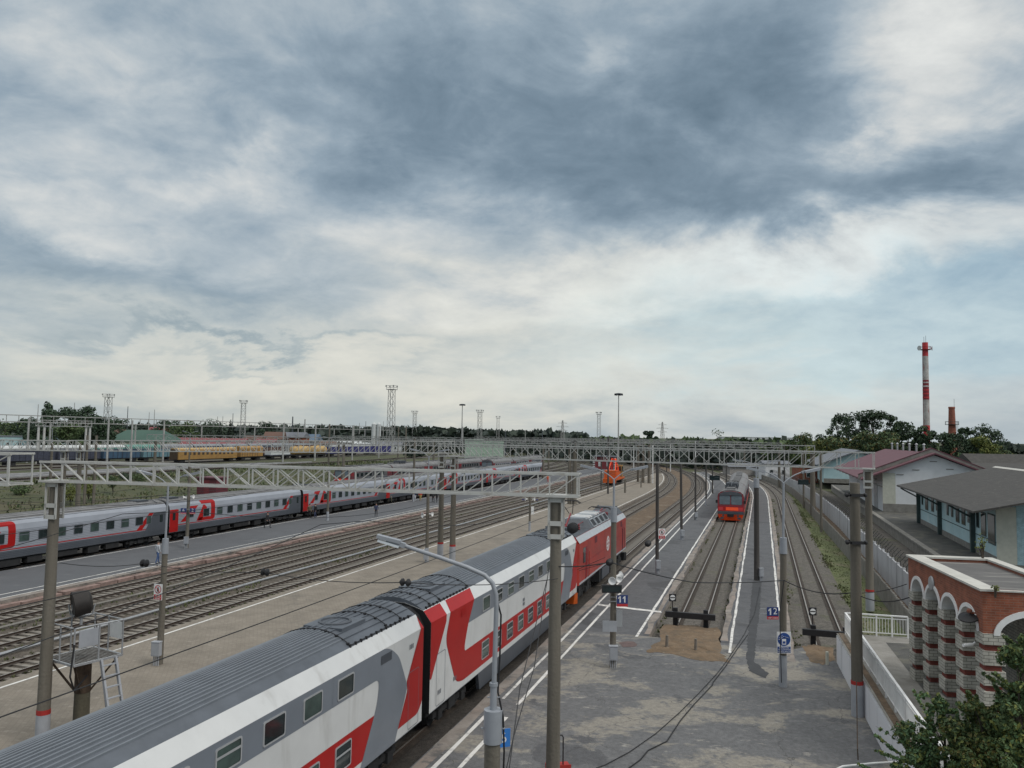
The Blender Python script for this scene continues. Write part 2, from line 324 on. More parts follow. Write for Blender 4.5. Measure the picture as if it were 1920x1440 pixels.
brickmat('brick_teal', (.40, .56, .60), (.34, .50, .54), (.22, .30, .33), .26, .085)
brickmat('brick_chimney', (.29, .10, .065), (.22, .075, .05), (.16, .09, .07), .6, .3)
def pavermat():
    m = defm('tan_paving', (.232, .203, .165), .92, scale=.7, col2=(.165, .143, .115), bump=.3, bscale=14, det=8)
    overlay(m, (.29, .262, .222), 3., .55, .75, 8, sx=(1, 2.5, 1)); overlay(m, (.135, .120, .100), .25, .54, .70, 9, .7)
    nt = m.node_tree; p = nt.nodes['Principled BSDF']; src = p.inputs['Base Color'].links[0].from_socket
    t = nt.nodes.new('ShaderNodeTexCoord'); mp = nt.nodes.new('ShaderNodeMapping'); mp.inputs['Rotation'].default_value = (0, 0, TRK); nt.links.new(t.outputs['Object'], mp.inputs[0])
    b = nt.nodes.new('ShaderNodeTexBrick'); b.inputs['Scale'].default_value = 1; b.inputs['Brick Width'].default_value = .4; b.inputs['Row Height'].default_value = .2; b.inputs['Mortar Size'].default_value = .018
    b.inputs['Color1'].default_value = (1, 1, 1, 1); b.inputs['Color2'].default_value = (.86, .85, .84, 1); b.inputs['Mortar'].default_value = (.72, .71, .70, 1); nt.links.new(mp.outputs[0], b.inputs['Vector'])
    mx = nt.nodes.new('ShaderNodeMix'); mx.data_type = 'RGBA'; mx.blend_type = 'MULTIPLY'; mx.inputs[0].default_value = .45
    nt.links.new(src, mx.inputs[6]); nt.links.new(b.outputs[0], mx.inputs[7]); nt.links.new(mx.outputs[2], p.inputs['Base Color'])
pavermat()

# ------------------------------------------------------------------ mesh builder
class MB:
    def __init__(s): s.v = []; s.f = []; s.m = []
    def _add(s, vs, fs, m=0):
        o = len(s.v); s.v += [tuple(v) for v in vs]; s.f += [tuple(i+o for i in f) for f in fs]; s.m += [m]*len(fs)
    def poly(s, pts, m=0): s._add(pts, [tuple(range(len(pts)))], m)
    def hexa(s, p, m=0): s._add(p, [(3, 2, 1, 0), (4, 5, 6, 7), (0, 1, 5, 4), (1, 2, 6, 5), (2, 3, 7, 6), (3, 0, 4, 7)], m)
    def box(s, x0, x1, y0, y1, z0, z1, m=0):
        s.hexa([(x0, y0, z0), (x1, y0, z0), (x1, y1, z0), (x0, y1, z0), (x0, y0, z1), (x1, y0, z1), (x1, y1, z1), (x0, y1, z1)], m)
    def beam(s, a, b, w, h=None, m=0, up=(0, 0, 1)):
        a = Vector(a); b = Vector(b); d = (b-a).normalized(); h = h or w; u = Vector(up)
        if abs(d.dot(u)) > .98: u = Vector((0, 1, 0)) if abs(d.y) < .9 else Vector((1, 0, 0))
        r = d.cross(u).normalized(); u = r.cross(d)
        r *= w/2; u *= h/2
        s.hexa([a-r-u, a+r-u, b+r-u, b-r-u, a-r+u, a+r+u, b+r+u, b-r+u], m)
    def tube(s, a, b, r0, r1=None, n=8, m=0, caps=True):
        s.path([a, b], r0, n, m, r1=r1, caps=caps)
    def path(s, pts, r, n=6, m=0, r1=None, caps=True):
        P = [Vector(p) for p in pts]; r1 = r if r1 is None else r1; k = len(P); vs = []
        d0 = (P[1]-P[0]).normalized(); u = Vector((0, 0, 1)) if abs(d0.z) < .9 else Vector((1, 0, 0))
        for i, p in enumerate(P):
            d = (P[min(i+1, k-1)]-P[max(i-1, 0)])
            d = d.normalized() if d.length > 1e-9 else d0
            x = d.cross(u)
            if x.length < 1e-4: x = d.orthogonal()
            x.normalize(); u = x.cross(d); rr = r+(r1-r)*i/(k-1)
            for j in range(n):
                a = 2*math.pi*j/n; vs.append(p+x*math.cos(a)*rr+u*math.sin(a)*rr)
        fs = [(i*n+j, i*n+(j+1) % n, (i+1)*n+(j+1) % n, (i+1)*n+j) for i in range(k-1) for j in range(n)]
        if caps: fs += [tuple(range(n))[::-1], tuple((k-1)*n+j for j in range(n))]
        s._add(vs, fs, m)
    def lathe(s, prof, c=(0, 0, 0), n=12, m=0, axis=None):
        c = Vector(c); q = Vector((0, 0, 1)).rotation_difference(Vector(axis)) if axis else None; vs = []
        for r, z in prof:
            for j in range(n):
                a = 2*math.pi*j/n; p = Vector((r*math.cos(a), r*math.sin(a), z)); vs.append(c+(q @ p if q else p))
        k = len(prof)
        fs = [(i*n+j, i*n+(j+1) % n, (i+1)*n+(j+1) % n, (i+1)*n+j) for i in range(k-1) for j in range(n)]
        fs += [tuple(range(n))[::-1], tuple((k-1)*n+j for j in range(n))]; s._add(vs, fs, m)
    def ball(s, c, r, n=8, m=0, sc=(1, 1, 1)):
        pr = [(max(1e-3, math.sin(math.pi*i/6))*r, -math.cos(math.pi*i/6)*r) for i in range(7)]
        o = len(s.v); s.lathe(pr, (0, 0, 0), n, m)
        for i in range(o, len(s.v)): v = s.v[i]; s.v[i] = (c[0]+v[0]*sc[0], c[1]+v[1]*sc[1], c[2]+v[2]*sc[2])
    def prism(s, poly, f0, f1, m=0):
        """poly: 2D points; f0 / f1 map them to the two 3D caps"""
        n = len(poly); a = [f0(*p) for p in poly]; b = [f1(*p) for p in poly]
        s._add(a+b, [tuple(range(n))[::-1], tuple(range(n, 2*n))]+[(i, (i+1) % n, n+(i+1) % n, n+i) for i in range(n)], m)
    def strip(s, A, B, m=0):
        n = len(A); s._add(list(A)+list(B), [(i, i+1, n+i+1, n+i) for i in range(n-1)], m)
    def build(s, name, mats, parent=None, smooth=False, loc=None, rz=0):
        me = bpy.data.meshes.new(name); me.from_pydata(s.v, [], s.f)
        for k in (mats if isinstance(mats, (list, tuple)) else [mats]): me.materials.append(M[k])
        me.polygons.foreach_set('material_index', s.m)
        if smooth: me.polygons.foreach_set('use_smooth', [True]*len(s.f)); me.update(); me.set_sharp_from_angle(angle=R_(40))
        me.update(); o = bpy.data.objects.new(name, me); C.objects.link(o)
        if parent: o.parent = parent
        if loc is not None: o.location = loc; o.rotation_euler = (0, 0, rz)
        return o
def tag(o, label, cat, group=None):
    o['label'] = label; o['category'] = cat
    if group: o['group'] = group
    return o
def struct(o): o['kind'] = 'structure'; return o
def thing(name, label, cat, loc=(0, 0, 0), rz=0, group=None):
    o = bpy.data.objects.new(name, None); C.objects.link(o); o.location = loc; o.rotation_euler = (0, 0, rz); o.empty_display_size = .3
    return tag(o, label, cat, group)
def kids(o): return o.children
def dup(o, loc=None, rz=None, label=None, parent=None, _top=True):
    c = o.copy(); C.objects.link(c)
    if parent: c.parent = parent
    if loc is not None: c.location = loc
    if rz is not None: c.rotation_euler = (0, 0, rz)
    if label: c['label'] = label
    for k in kids(o): dup(k, parent=c, _top=False)
    return c
def text(body, size, mname, parent, loc, rot, name='lettering', align='CENTER', ext=.004, scale=(1, 1, 1)):
    cu = bpy.data.curves.new(name, 'FONT'); cu.body = body; cu.size = size; cu.extrude = ext; cu.align_x = align; cu.align_y = 'CENTER'; cu.resolution_u = 3
    t = bpy.data.objects.new(name, cu); C.objects.link(t); bpy.context.view_layer.update()
    me = bpy.data.meshes.new_from_object(t); me.name = name; bpy.data.objects.remove(t)
    me.materials.clear(); me.materials.append(M[mname])
    o = bpy.data.objects.new(name, me); C.objects.link(o); o.parent = parent; o.location = loc; o.rotation_euler = rot; o.scale = scale
    return o

# ================================================================== GROUND, PLATFORMS, TRACKS
def srange(a, b, step=6.):
    n = max(1, int(math.ceil((b-a)/step))); return [a+(b-a)*i/n for i in range(n+1)]
def sheet(name, crv, s0, s1, t0, t1, z, m, step=6., wob=0., kind=True, seed=0):
    r = random.Random(seed); f = lambda q, s: q(s) if callable(q) else q; mb = MB(); ss = srange(s0, s1, step)
    mb.strip([crv(s, f(t0, s)+r.uniform(-wob, wob), z) for s in ss], [crv(s, f(t1, s)+r.uniform(-wob, wob), z) for s in ss])
    o = mb.build(name, m); return struct(o) if kind else o
def slab(name, crv, s0, s1, t0, t1, z, m, step=6., zb=-.24):
    f = lambda q, s: q(s) if callable(q) else q; mb = MB(); ss = srange(s0, s1, step)
    A = [crv(s, f(t0, s), z) for s in ss]; B = [crv(s, f(t1, s), z) for s in ss]
    a = [p+Vector((0, 0, zb-z)) for p in A]; b = [p+Vector((0, 0, zb-z)) for p in B]
    mb.strip(A, B); mb.strip(a, A, 1); mb.strip(B, b, 1); mb.poly([a[0], A[0], B[0], b[0]], 1); mb.poly([A[-1], a[-1], b[-1], B[-1]], 1)
    return struct(mb.build(name, [m, 'kerb']))
# one big sheet: flat to the right, a grassy bank up to a higher yard on the left
mb = MB(); prof = [(-6000, 1.9), (-400, 1.9), (-150, 1.9), (-112, 1.9), (-106, 1.7), (-100, 1.2), (-94, .55), (-89, .0), (-86, -.25), (60, -.25), (400, -.25), (6000, -.25)]
sv = [-120, 0, 40, 80, 120, 160, 200, 260, 400, 900, 3000, 9000]
rows = [[ST(s, t, z) for t, z in prof] for s in sv]
for i in range(len(rows)-1): mb.strip(rows[i], rows[i+1])
struct(mb.build('ground', 'grass_ground', smooth=True))
sheet('ballast', ST, 60, 420, -86, -46, -.20, 'yard')
sheet('upper_yard', ST, 60, 420, -176, -151, 1.93, 'yard'); sheet('upper_yard', ST, 60, 420, -130, -121, 1.93, 'yard')
sheet('ballast', LC, -10, 420, -60.3, -55.2, -.165, 'ballast_dark')
sheet('ballast', LC, -10, 420, -45.6, -30.7, -.160, 'ballast')
sheet('ballast', RC, -10, 480, -21.2, -17.6, -.150, 'ballast'); sheet('dirt_strip', RC, -10, 480, -17.6, -14.4, -.145, 'dirt'); sheet('ballast', RC, -10, 480, -14.4, -10.9, -.150, 'ballast_dark')
sheet('ballast', RC, 44, 480, -6.2, -1.9, -.135, 'ballast_weedy'); sheet('ballast', RC, 42, 480, 1.4, 5.7, -.130, 'ballast_weedy')
sheet('grass_verge', RC, 40, 480, 5.5, 9.3, -.125, 'verge')
sheet('service_path', RC, 50, 300, 7.95, 9.3, -.10, 'dirt')
sheet('goods_road', RC, 45, 300, 9.3, 14.5, -.12, 'yard')

tan_r = lambda s: RC(s, -21.0)
def tanT(s):                                     # right edge of the tan island platform, bending over to meet its left edge
    d = max(0, s-150); return max(-30.2, -20.95-(d*d)/1170.0)
slab('paved_platform', ST, -8, 244, -30.95, tanT, .20, 'tan_paving')
slab('platform', LC, -8, 262, -54.9, -45.35, .20, 'far_asphalt')
slab('platform', RC, 44.5, 262, -10.95, -5.95, .20, 'asphalt'); slab('platform', RC, 44.5, 262, -2.15, 1.5, .20, 'asphalt')
WALL_A, WALL_B = Vector((16.0, 39.7, 0)), Vector((10.6, 19.0, 0))      # line of the white retaining wall
mb = MB(); pts = [ST(-8, -10.95, .196), ST(44.5, -10.95, .196), ST(44.5, -2.6, .196), ST(44.5, 1.5, .196), WALL_A+Vector((0, 3.2, .196)), WALL_A+Vector((0, 0, .196)), WALL_B+Vector((0, 0, .196)), Vector((7.5, 6, .196))]
mb.poly(pts); mb.strip([p-Vector((0, 0, .44)) for p in pts[:3]], pts[:3], 1)
struct(mb.build('concourse', ['concourse', 'kerb']))
sheet('platform_kerb', RC, -8, 262, -10.95, -10.45, .2045, 'kerb', wob=.06, step=2)
sheet('platform_kerb', RC, 45, 262, -6.35, -5.95, .2045, 'kerb', wob=.12, step=1.5, seed=2); sheet('platform_kerb', RC, 45, 262, -2.15, -1.83, .2045, 'kerb', wob=.10, step=1.5, seed=3)
sheet('platform_kerb', RC, 42, 262, 1.12, 1.5, .2045, 'kerb', wob=.06, step=2, seed=4); sheet('platform_kerb', LC, -8, 262, -46.0, -45.35, .2045, 'kerb', wob=.08, step=2, seed=5)
# broken pinkish kerb face beside the far platform
mb = MB(); r = random.Random(9)
for s in srange(0, 230, 1.6)[:-1]:
    a, b = s, s+1.5; z = .05+r.uniform(-.08, .10); w = r.uniform(-.10, .10)
    P = [LC(a, -45.34, -.2), LC(a, -44.75+w, -.2), LC(b, -44.75+w, -.2), LC(b, -45.34, -.2)]
    mb.hexa(P+[p+Vector((0, 0, .2+z)) for p in P], 0)
defm('pink_concrete', (.30, .205, .18), .9, scale=1.5, col2=(.14, .10, .085), bump=.5, bscale=9); 
struct(mb.build('platform_edge_blocks', 'pink_concrete'))
def line(crv, s0, s1, t, w=.14, z=.2085, seed=0, wob=.012): sheet('white_line', crv, s0, s1, lambda s: t-w/2, lambda s: t+w/2, z, 'white_line', 1.3, wob, seed=seed)
line(ST, 0, 30, -10.22, .15, seed=1); line(RC, 32, 262, -10.2, .14, seed=2)
line(ST, 0, 30, -9.42, .15, seed=3); line(RC, 31.5, 262, -9.42, .14, seed=4)
line(RC, 44.2, 262, -6.56, .15, seed=5, wob=.02); line(RC, 42.6, 262, -1.63, .135, seed=6, wob=.03); line(RC, 54, 262, .95, .13, seed=7, wob=.03)
line(ST, -5, 236, -30.28, .15, seed=8)
sheet('white_line', ST, 60, 243, lambda s: tanT(s)-.42, lambda s: tanT(s)-.28, .2085, 'white_line', 2)
line(LC, -5, 262, -46.1, .13, seed=9, wob=.006); line(LC, -5, 262, -47.1, .13, seed=10, wob=.006); line(LC, 48, 262, -54.4, .12, seed=11, wob=.006)
# thin pale joint across platform 11, tar patch, worn dark spots
def gpoly(name, pix, z, m):
    P = [G(x, y, z) for x, y in pix][::-1]; Q = []; r = random.Random(len(pix)*7+pix[0][0])
    for a, b in zip(P, P[1:]+P[:1]):
        n = max(1, int((b-a).length/.25))
        for k in range(n): q = a.lerp(b, k/n); Q.append(q+Vector((r.uniform(-.05, .05), r.uniform(-.05, .05), 0)))
    mb = MB(); mb.poly(Q); return struct(mb.build(name, m))
gpoly('asphalt_patch', [(1411, 1092), (1428, 1092), (1424, 1150), (1416, 1205), (1414, 1240), (1440, 1262), (1436, 1272), (1404, 1258), (1400, 1235), (1404, 1180)], .2075, 'patch')
gpoly('asphalt_joint', [(1122, 1132), (1240, 1146), (1240, 1149), (1122, 1135)], .2079, 'white_line')
defm('red_stain', (.115, .080, .076), .9, var=.3); gpoly('asphalt_patch', [(1160, 1205), (1172, 1202), (1190, 1203), (1196, 1209), (1186, 1213), (1168, 1213)], .2076, 'red_stain')
# sand and gravel apron round the first buffer stop
def apron(name, pix, zc, m, seed):
    r = random.Random(seed); P = [G(x, y, .21) for x, y in pix]; c = sum(P, Vector())/len(P); mb = MB(); rings = []
    for k, q in enumerate((1., .8, .55, .28)):
        ring = []
        for i in range(48):
            f = i/48*len(P); a = P[int(f) % len(P)]; b = P[(int(f)+1) % len(P)]; p = a.lerp(b, f-int(f)); p = c+(p-c)*q*(1+r.uniform(-.07, .07))
            p.z = .212+zc*(1-q)*r.uniform(.5, 1.2) if k else .2065; ring.append(p)
        rings.append(ring)
    for a, b in zip(rings, rings[1:]): mb._add(a+b, [(i, (i+1) % 48, 48+(i+1) % 48, 48+i) for i in range(48)])
    mb.poly(rings[-1]); return struct(mb.build(name, m, smooth=True))
apron('sand', [(1240, 1172), (1290, 1172), (1350, 1178), (1352, 1225), (1370, 1240), (1320, 1241), (1255, 1226), (1210, 1222), (1238, 1200)], .10, 'sand', 1)
apron('sand', [(1505, 1212), (1525, 1208), (1562, 1215), (1566, 1236), (1545, 1246), (1520, 1240)], .08, 'sand', 2)

# ---- railway tracks
sl_mesh = MB(); sl_mesh.box(-.14, .14, -1.32, 1.32, -.26, -.10)
for sgn in (-1, 1): sl_mesh.box(-.12, .12, sgn*.78-.16, sgn*.78+.16, -.10, -.095, 0)
SLEEPER = None
def track(label, crv, t, s0, s1, near=None, step=5., buried=.0):
    global SLEEPER
    base = crv(s0, t, 0); root = thing('railway_track', label, 'railway track', base, 0, 'railway tracks')
    for sg in (-1, 1):
        mb = MB(); ss = srange(s0, s1, step); tt = t+sg*.76
        pr = [(-.07, -.18), (-.012, -.15), (-.012, -.045), (-.037, -.035), (-.037, 0), (.037, 0), (.037, -.035), (.012, -.045), (.012, -.15), (.07, -.18)]
        R0 = [[crv(s, tt+a, z)-base for a, z in pr] for s in ss]; n = len(pr)
        for A, B in zip(R0, R0[1:]):
            mb._add(A+B, [(i, (i+1) % n, n+(i+1) % n, n+i) for i in range(n) if i != 4], 0); mb._add([A[4], A[5], B[5], B[4]], [(0, 1, 2, 3)], 1)
        mb.poly(R0[0], 0); mb.build('rail', ['rail_side', 'rail_top'], root)
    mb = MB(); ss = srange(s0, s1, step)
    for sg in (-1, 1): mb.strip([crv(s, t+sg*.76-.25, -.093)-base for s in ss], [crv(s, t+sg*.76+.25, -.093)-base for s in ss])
    mb.build('rust_and_shade', 'rust_shade_ballast', root)  # dark strips along the rails: rust stain with the rail's shadow painted in
    if near is None: return root
    ns = near
    for i in range(100):
        s = ns+i*.6
        if s > s1: break
        if SLEEPER is None: SLEEPER = sl_mesh.build('sleeper', 'sleeper', root); o = SLEEPER
        else: o = SLEEPER.copy(); C.objects.link(o); o.parent = root
        o.location = crv(s, t, -buried)-base; o.rotation_euler = (0, 0, crv.head(s) if hasattr(crv, 'head') else TRK)
    mb = MB(); s = ns+60
    while s < min(s1, 300):
        P = [crv(s-.14, t+1.32, 0), crv(s-.14, t-1.32, 0), crv(s+.14, t-1.32, 0), crv(s+.14, t+1.32, 0)]
        mb.poly([p-base+Vector((0, 0, -.11-buried)) for p in P]); s += .6
    if mb.v: o = mb.build('far_sleepers', 'sleeper', root); o['kind'] = 'stuff'
    return root
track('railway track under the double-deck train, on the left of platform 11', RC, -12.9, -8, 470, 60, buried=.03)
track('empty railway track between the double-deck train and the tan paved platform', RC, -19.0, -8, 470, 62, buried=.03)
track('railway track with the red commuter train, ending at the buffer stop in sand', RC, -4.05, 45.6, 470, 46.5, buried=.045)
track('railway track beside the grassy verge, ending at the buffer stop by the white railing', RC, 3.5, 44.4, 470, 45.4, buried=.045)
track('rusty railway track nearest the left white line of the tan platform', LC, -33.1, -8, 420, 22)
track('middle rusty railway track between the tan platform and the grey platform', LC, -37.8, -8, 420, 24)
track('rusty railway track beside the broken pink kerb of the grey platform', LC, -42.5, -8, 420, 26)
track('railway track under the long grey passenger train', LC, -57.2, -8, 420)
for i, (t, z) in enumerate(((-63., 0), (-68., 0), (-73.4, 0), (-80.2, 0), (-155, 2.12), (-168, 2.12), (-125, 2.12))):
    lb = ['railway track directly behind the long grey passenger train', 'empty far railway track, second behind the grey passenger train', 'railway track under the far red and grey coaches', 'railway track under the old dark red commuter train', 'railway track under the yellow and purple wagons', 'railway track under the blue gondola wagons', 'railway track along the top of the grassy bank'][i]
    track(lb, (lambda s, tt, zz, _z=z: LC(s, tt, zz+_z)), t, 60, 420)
# pale pipes laid between the tracks
def pipe(label, pts, r, m, name='pipe', cat='pipe', group=None, n=6):
    P = [Vector(p) for p in pts]; mb = MB(); mb.path([p-P[0] for p in P], r, n); o = mb.build(name, m, smooth=True, loc=P[0]); return tag(o, label, cat, group)
pipe('pale grey pipe lying between the kerbside track and the middle track', [LC(s, -40.1+.1*math.sin(s*.3), -.02) for s in srange(4, 180, 4)], .07, 'concrete')
pipe('pale grey pipe lying between the middle track and the platform-side track', [LC(s, -35.5+.1*math.sin(s*.21), -.02) for s in srange(4, 190, 4)], .08, 'galv')
# long pale concrete troughs on the upper yard
for i, t in enumerate((-131., -133.4, -136.5, -139.)):
    mb = MB(); b0 = ST(60, t, 1.9); A = []; 
    for s in srange(60, 215 - 8*i, 5.2)[:-1]:
        P = [ST(s, t-.45, 1.9)-b0, ST(s, t+.45, 1.9)-b0, ST(s+5.05, t+.45, 1.9)-b0, ST(s+5.05, t-.45, 1.9)-b0]; mb.hexa(P+[p+Vector((0, 0, .24)) for p in P])
    tag(mb.build('cable_trough', 'trough_grey', loc=b0), 'long pale concrete cable trough on the upper yard, %s row from the bank' % ('first', 'second', 'third', 'last')[i], 'cable trough', 'pale cable troughs on the upper yard')
# ---- buffer stops
def buffer_stop(label, s, t, w=1.0, signal=None):
    th = thing('buffer_stop', label, 'buffer stop', ST(s, t, -.15), TRK)
    for sg in (-1, 1):
        mb = MB(); mb.box(-.11, .11, sg*w-.13, sg*w+.13, 0, 1.28); mb.beam((.05, sg*w, 1.0), (1.35, sg*w, .05), .14, .14); mb.build('post', 'black', th)
    mb = MB(); mb.box(-.36, -.112, -w-.55, w+.55, .78, 1.10); mb.box(-.40, -.37, -w-.2, -w+.15, .80, 1.08); mb.build('buffer_beam', 'black', th)
    return th
buffer_stop('black timber buffer stop standing in the brown sand', 48.0, -4.0, .86)
buffer_stop('black buffer stop on the weedy track by the white railing', 46.3, 3.35, .80)
def dead_end_signal(label, x, y, z, hgt):
    p = G(x, y, z); th = thing('dead_end_sign', label, 'track signal', p, 0)
    mb = MB(); mb.tube((0, .03, 0), (0, .03, hgt), .03); mb.build('stem', 'black', th)
    mb = MB(); mb.box(-.22, .22, -.03, .03, hgt-.25, hgt+.2); mb.build('back_plate', 'black', th)
    mb = MB(); mb.lathe([(.165, 0), (.165, .012)], (0, -.031, hgt-.02), 24, 0, (0, -1, 0)); mb.build('white_disc', 'sign_white', th)
    mb = MB(); mb.box(-.15, .15, -.052, -.044, hgt-.05, hgt+.01); mb.build('dash', 'black', th)
dead_end_signal('round white sign with a black dash, left of the buffer stop in sand', 1261, 1150, 0, 1.0)
dead_end_signal('round white sign with a black dash, left of the buffer stop by the railing', 1524, 1180, 0, 1.05)
for i, (x, y) in enumerate(((1250, 1214), (1304, 1221))):
    mb = MB(); mb.tube((0, 0, -.05), (.02, 0, .62), .08, .07, 8); tag(mb.build('stake', 'sleeper', loc=G(x, y, .2)), '%s short wooden stake standing in the sand' % ('left', 'right')[i], 'stake', 'stakes in the sand')
mb = MB(); mb.tube((0, 0, -.05), (0, 0, .6), .08, .08, 8); tag(mb.build('stake', 'cream_wall', loc=G(1551, 1246, .2)), 'short pale stake below the black buffer stop by the railing', 'stake')

# ================================================================== TRAINS
def clipz(poly, zc, keep_above):
    out = []
    for i in range(len(poly)):
        a, b = poly[i], poly[(i+1) % len(poly)]; ia = (a[1] >= zc) == keep_above; ib = (b[1] >= zc) == keep_above
        if ia: out.append(a)
        if ia != ib: k = (zc-a[1])/(b[1]-a[1]); out.append((a[0]+(b[0]-a[0])*k, zc))
    return out
class Skin:
    """wall of a vehicle: (u along, z up) mapped onto its profile, for flat livery shapes and windows"""
    def __init__(s, prof): s.p = prof                # [(z, halfwidth)] rising
    def half(s, z):
        P = s.p
        if z <= P[0][0]: return P[0][1]
        for (z0, h0), (z1, h1) in zip(P, P[1:]):
            if z <= z1: return h0+(h1-h0)*(z-z0)/(z1-z0)
        return P[-1][1]
    def pt(s, u, z, off, side): return (u, side*(s.half(z)+off), z+off*.3)
    def paint(s, mb, poly, off, m, side=-1):
        cuts = [z for z, _ in s.p[1:-1]]; parts = [poly]
        for zc in cuts:
            nxt = []
            for q in parts:
                for kb in (False, True):
                    r = clipz(q, zc, kb)
                    if len(r) > 2 and max(a[1] for a in r)-min(a[1] for a in r) > 1e-4: nxt.append(r)
            parts = nxt
        for q in parts:
            pts = [s.pt(u, z, off, side) for u, z in q]; mb.poly(pts if side < 0 else pts[::-1], m)
def rrect(u0, u1, z0, z1, r, n=3):
    pts = []
    for cx, cz, a0 in ((u1-r, z0+r, -90), (u1-r, z1-r, 0), (u0+r, z1-r, 90), (u0+r, z0+r, 180)):
        for k in range(n+1): a = R_(a0+90*k/n); pts.append((cx+r*math.cos(a), cz+r*math.sin(a)))
    return pts
def rounded(poly, rad):
    """round the corners of a polygon; rad: one radius per corner"""
    out = []; n = len(poly)
    for i in range(n):
        p = Vector(poly[i]); a = Vector(poly[i-1]); b = Vector(poly[(i+1) % n]); r = rad[i]
        if r <= 0: out.append(tuple(p)); continue
        da = (a-p); db = (b-p); r1 = min(r, da.length*.48, db.length*.48); A = p+da.normalized()*r1; B = p+db.normalized()*r1
        for k in range(6): t = k/5; q = A*(1-t)**2+p*2*t*(1-t)+B*t*t; out.append((q.x, q.y))
    return out
def car_window(parent, sk, u0, u1, z0, z1, side=-1, bar=None, pane='glass', fr='frame', r=.07, fw=.045, off=.016, pane_part=True):
    o = rrect(u0, u1, z0, z1, r); i = rrect(u0+fw, u1-fw, z0+fw, z1-fw, max(.01, r-fw*.5)); n = len(o); mb = MB()
    P = lambda q, f: [sk.pt(u, z, f, side) for u, z in q]
    fs = [(a, (a+1) % n, n+(a+1) % n, n+a) for a in range(n)]; fs = fs if side < 0 else [f[::-1] for f in fs]
    mb._add(P(o, off+.014)+P(i, off+.014), fs); mb._add(P(o, 0)+P(o, off+.014), fs)
    if bar:
        for b in bar:
            zb = z0+(z1-z0)*b; q = [(u0+fw, zb-.03), (u1-fw, zb-.03), (u1-fw, zb+.03), (u0+fw, zb+.03)]; pp = P(q, off+.012); mb.poly(pp if side < 0 else pp[::-1])
    w = mb.build('window', fr, parent)
    m2 = MB(); pp = P(i, off); m2.poly(pp if side < 0 else pp[::-1]); m2.build('pane', pane, w)
    return w
def bogie(parent, u, wb=2.4, z=.46, m='underframe', r=.46):
    mb = MB()
    for sd_ in (-1, 1):
        mb.box(u-wb/2-.55, u+wb/2+.55, sd_*1.08-.09, sd_*1.08+.09, .42, .62)
        for k in (-1, 1):
            mb.box(u+k*wb/2-.2, u+k*wb/2+.2, sd_*1.16-.1, sd_*1.16+.1, .30, .66)
            for e in (-.38, .38): mb.lathe([(.10, .60), (.10, .95)], (u+k*wb/2+e, sd_*1.08, 0), 8)
        mb.box(u-.35, u+.35, sd_*1.0-.25, sd_*1.0+.25, .35, .95)
    mb.box(u-.4, u+.4, -1, 1, .45, .75)
    b = mb.build('bogie', m, parent)
    for k in (-1, 1):
        w = MB()
        for sd_ in (-1, 1): w.lathe([(.1, -.07), (r, -.07), (r, .05), (r+.03, .06), (.1, .07)], (u+k*wb/2, sd_*.78, r+.0), 16, 0, (0, -sd_, 0))
        w.tube((u+k*wb/2, -.8, r), (u+k*wb/2, .8, r), .08); w.build('wheelset', 'underframe', b)
    return b
def hull(mb, prof, u0, u1, m=0, closed=True, cap=None):
    """extrude a cross-section [(y,z)] along u"""
    n = len(prof); A = [(u0, y, z) for y, z in prof]; B = [(u1, y, z) for y, z in prof]
    mb._add(A+B, [(i, n+i, n+(i+1) % n, (i+1) % n) for i in range(n)]+([tuple(range(n)), tuple(range(2*n-1, n-1, -1))] if closed else []), m)
    if cap is not None: mb.m[-1] = mb.m[-2] = cap
def sym(half): return [(-y, z) for z, y in half]+[(y, z) for z, y in reversed(half)]

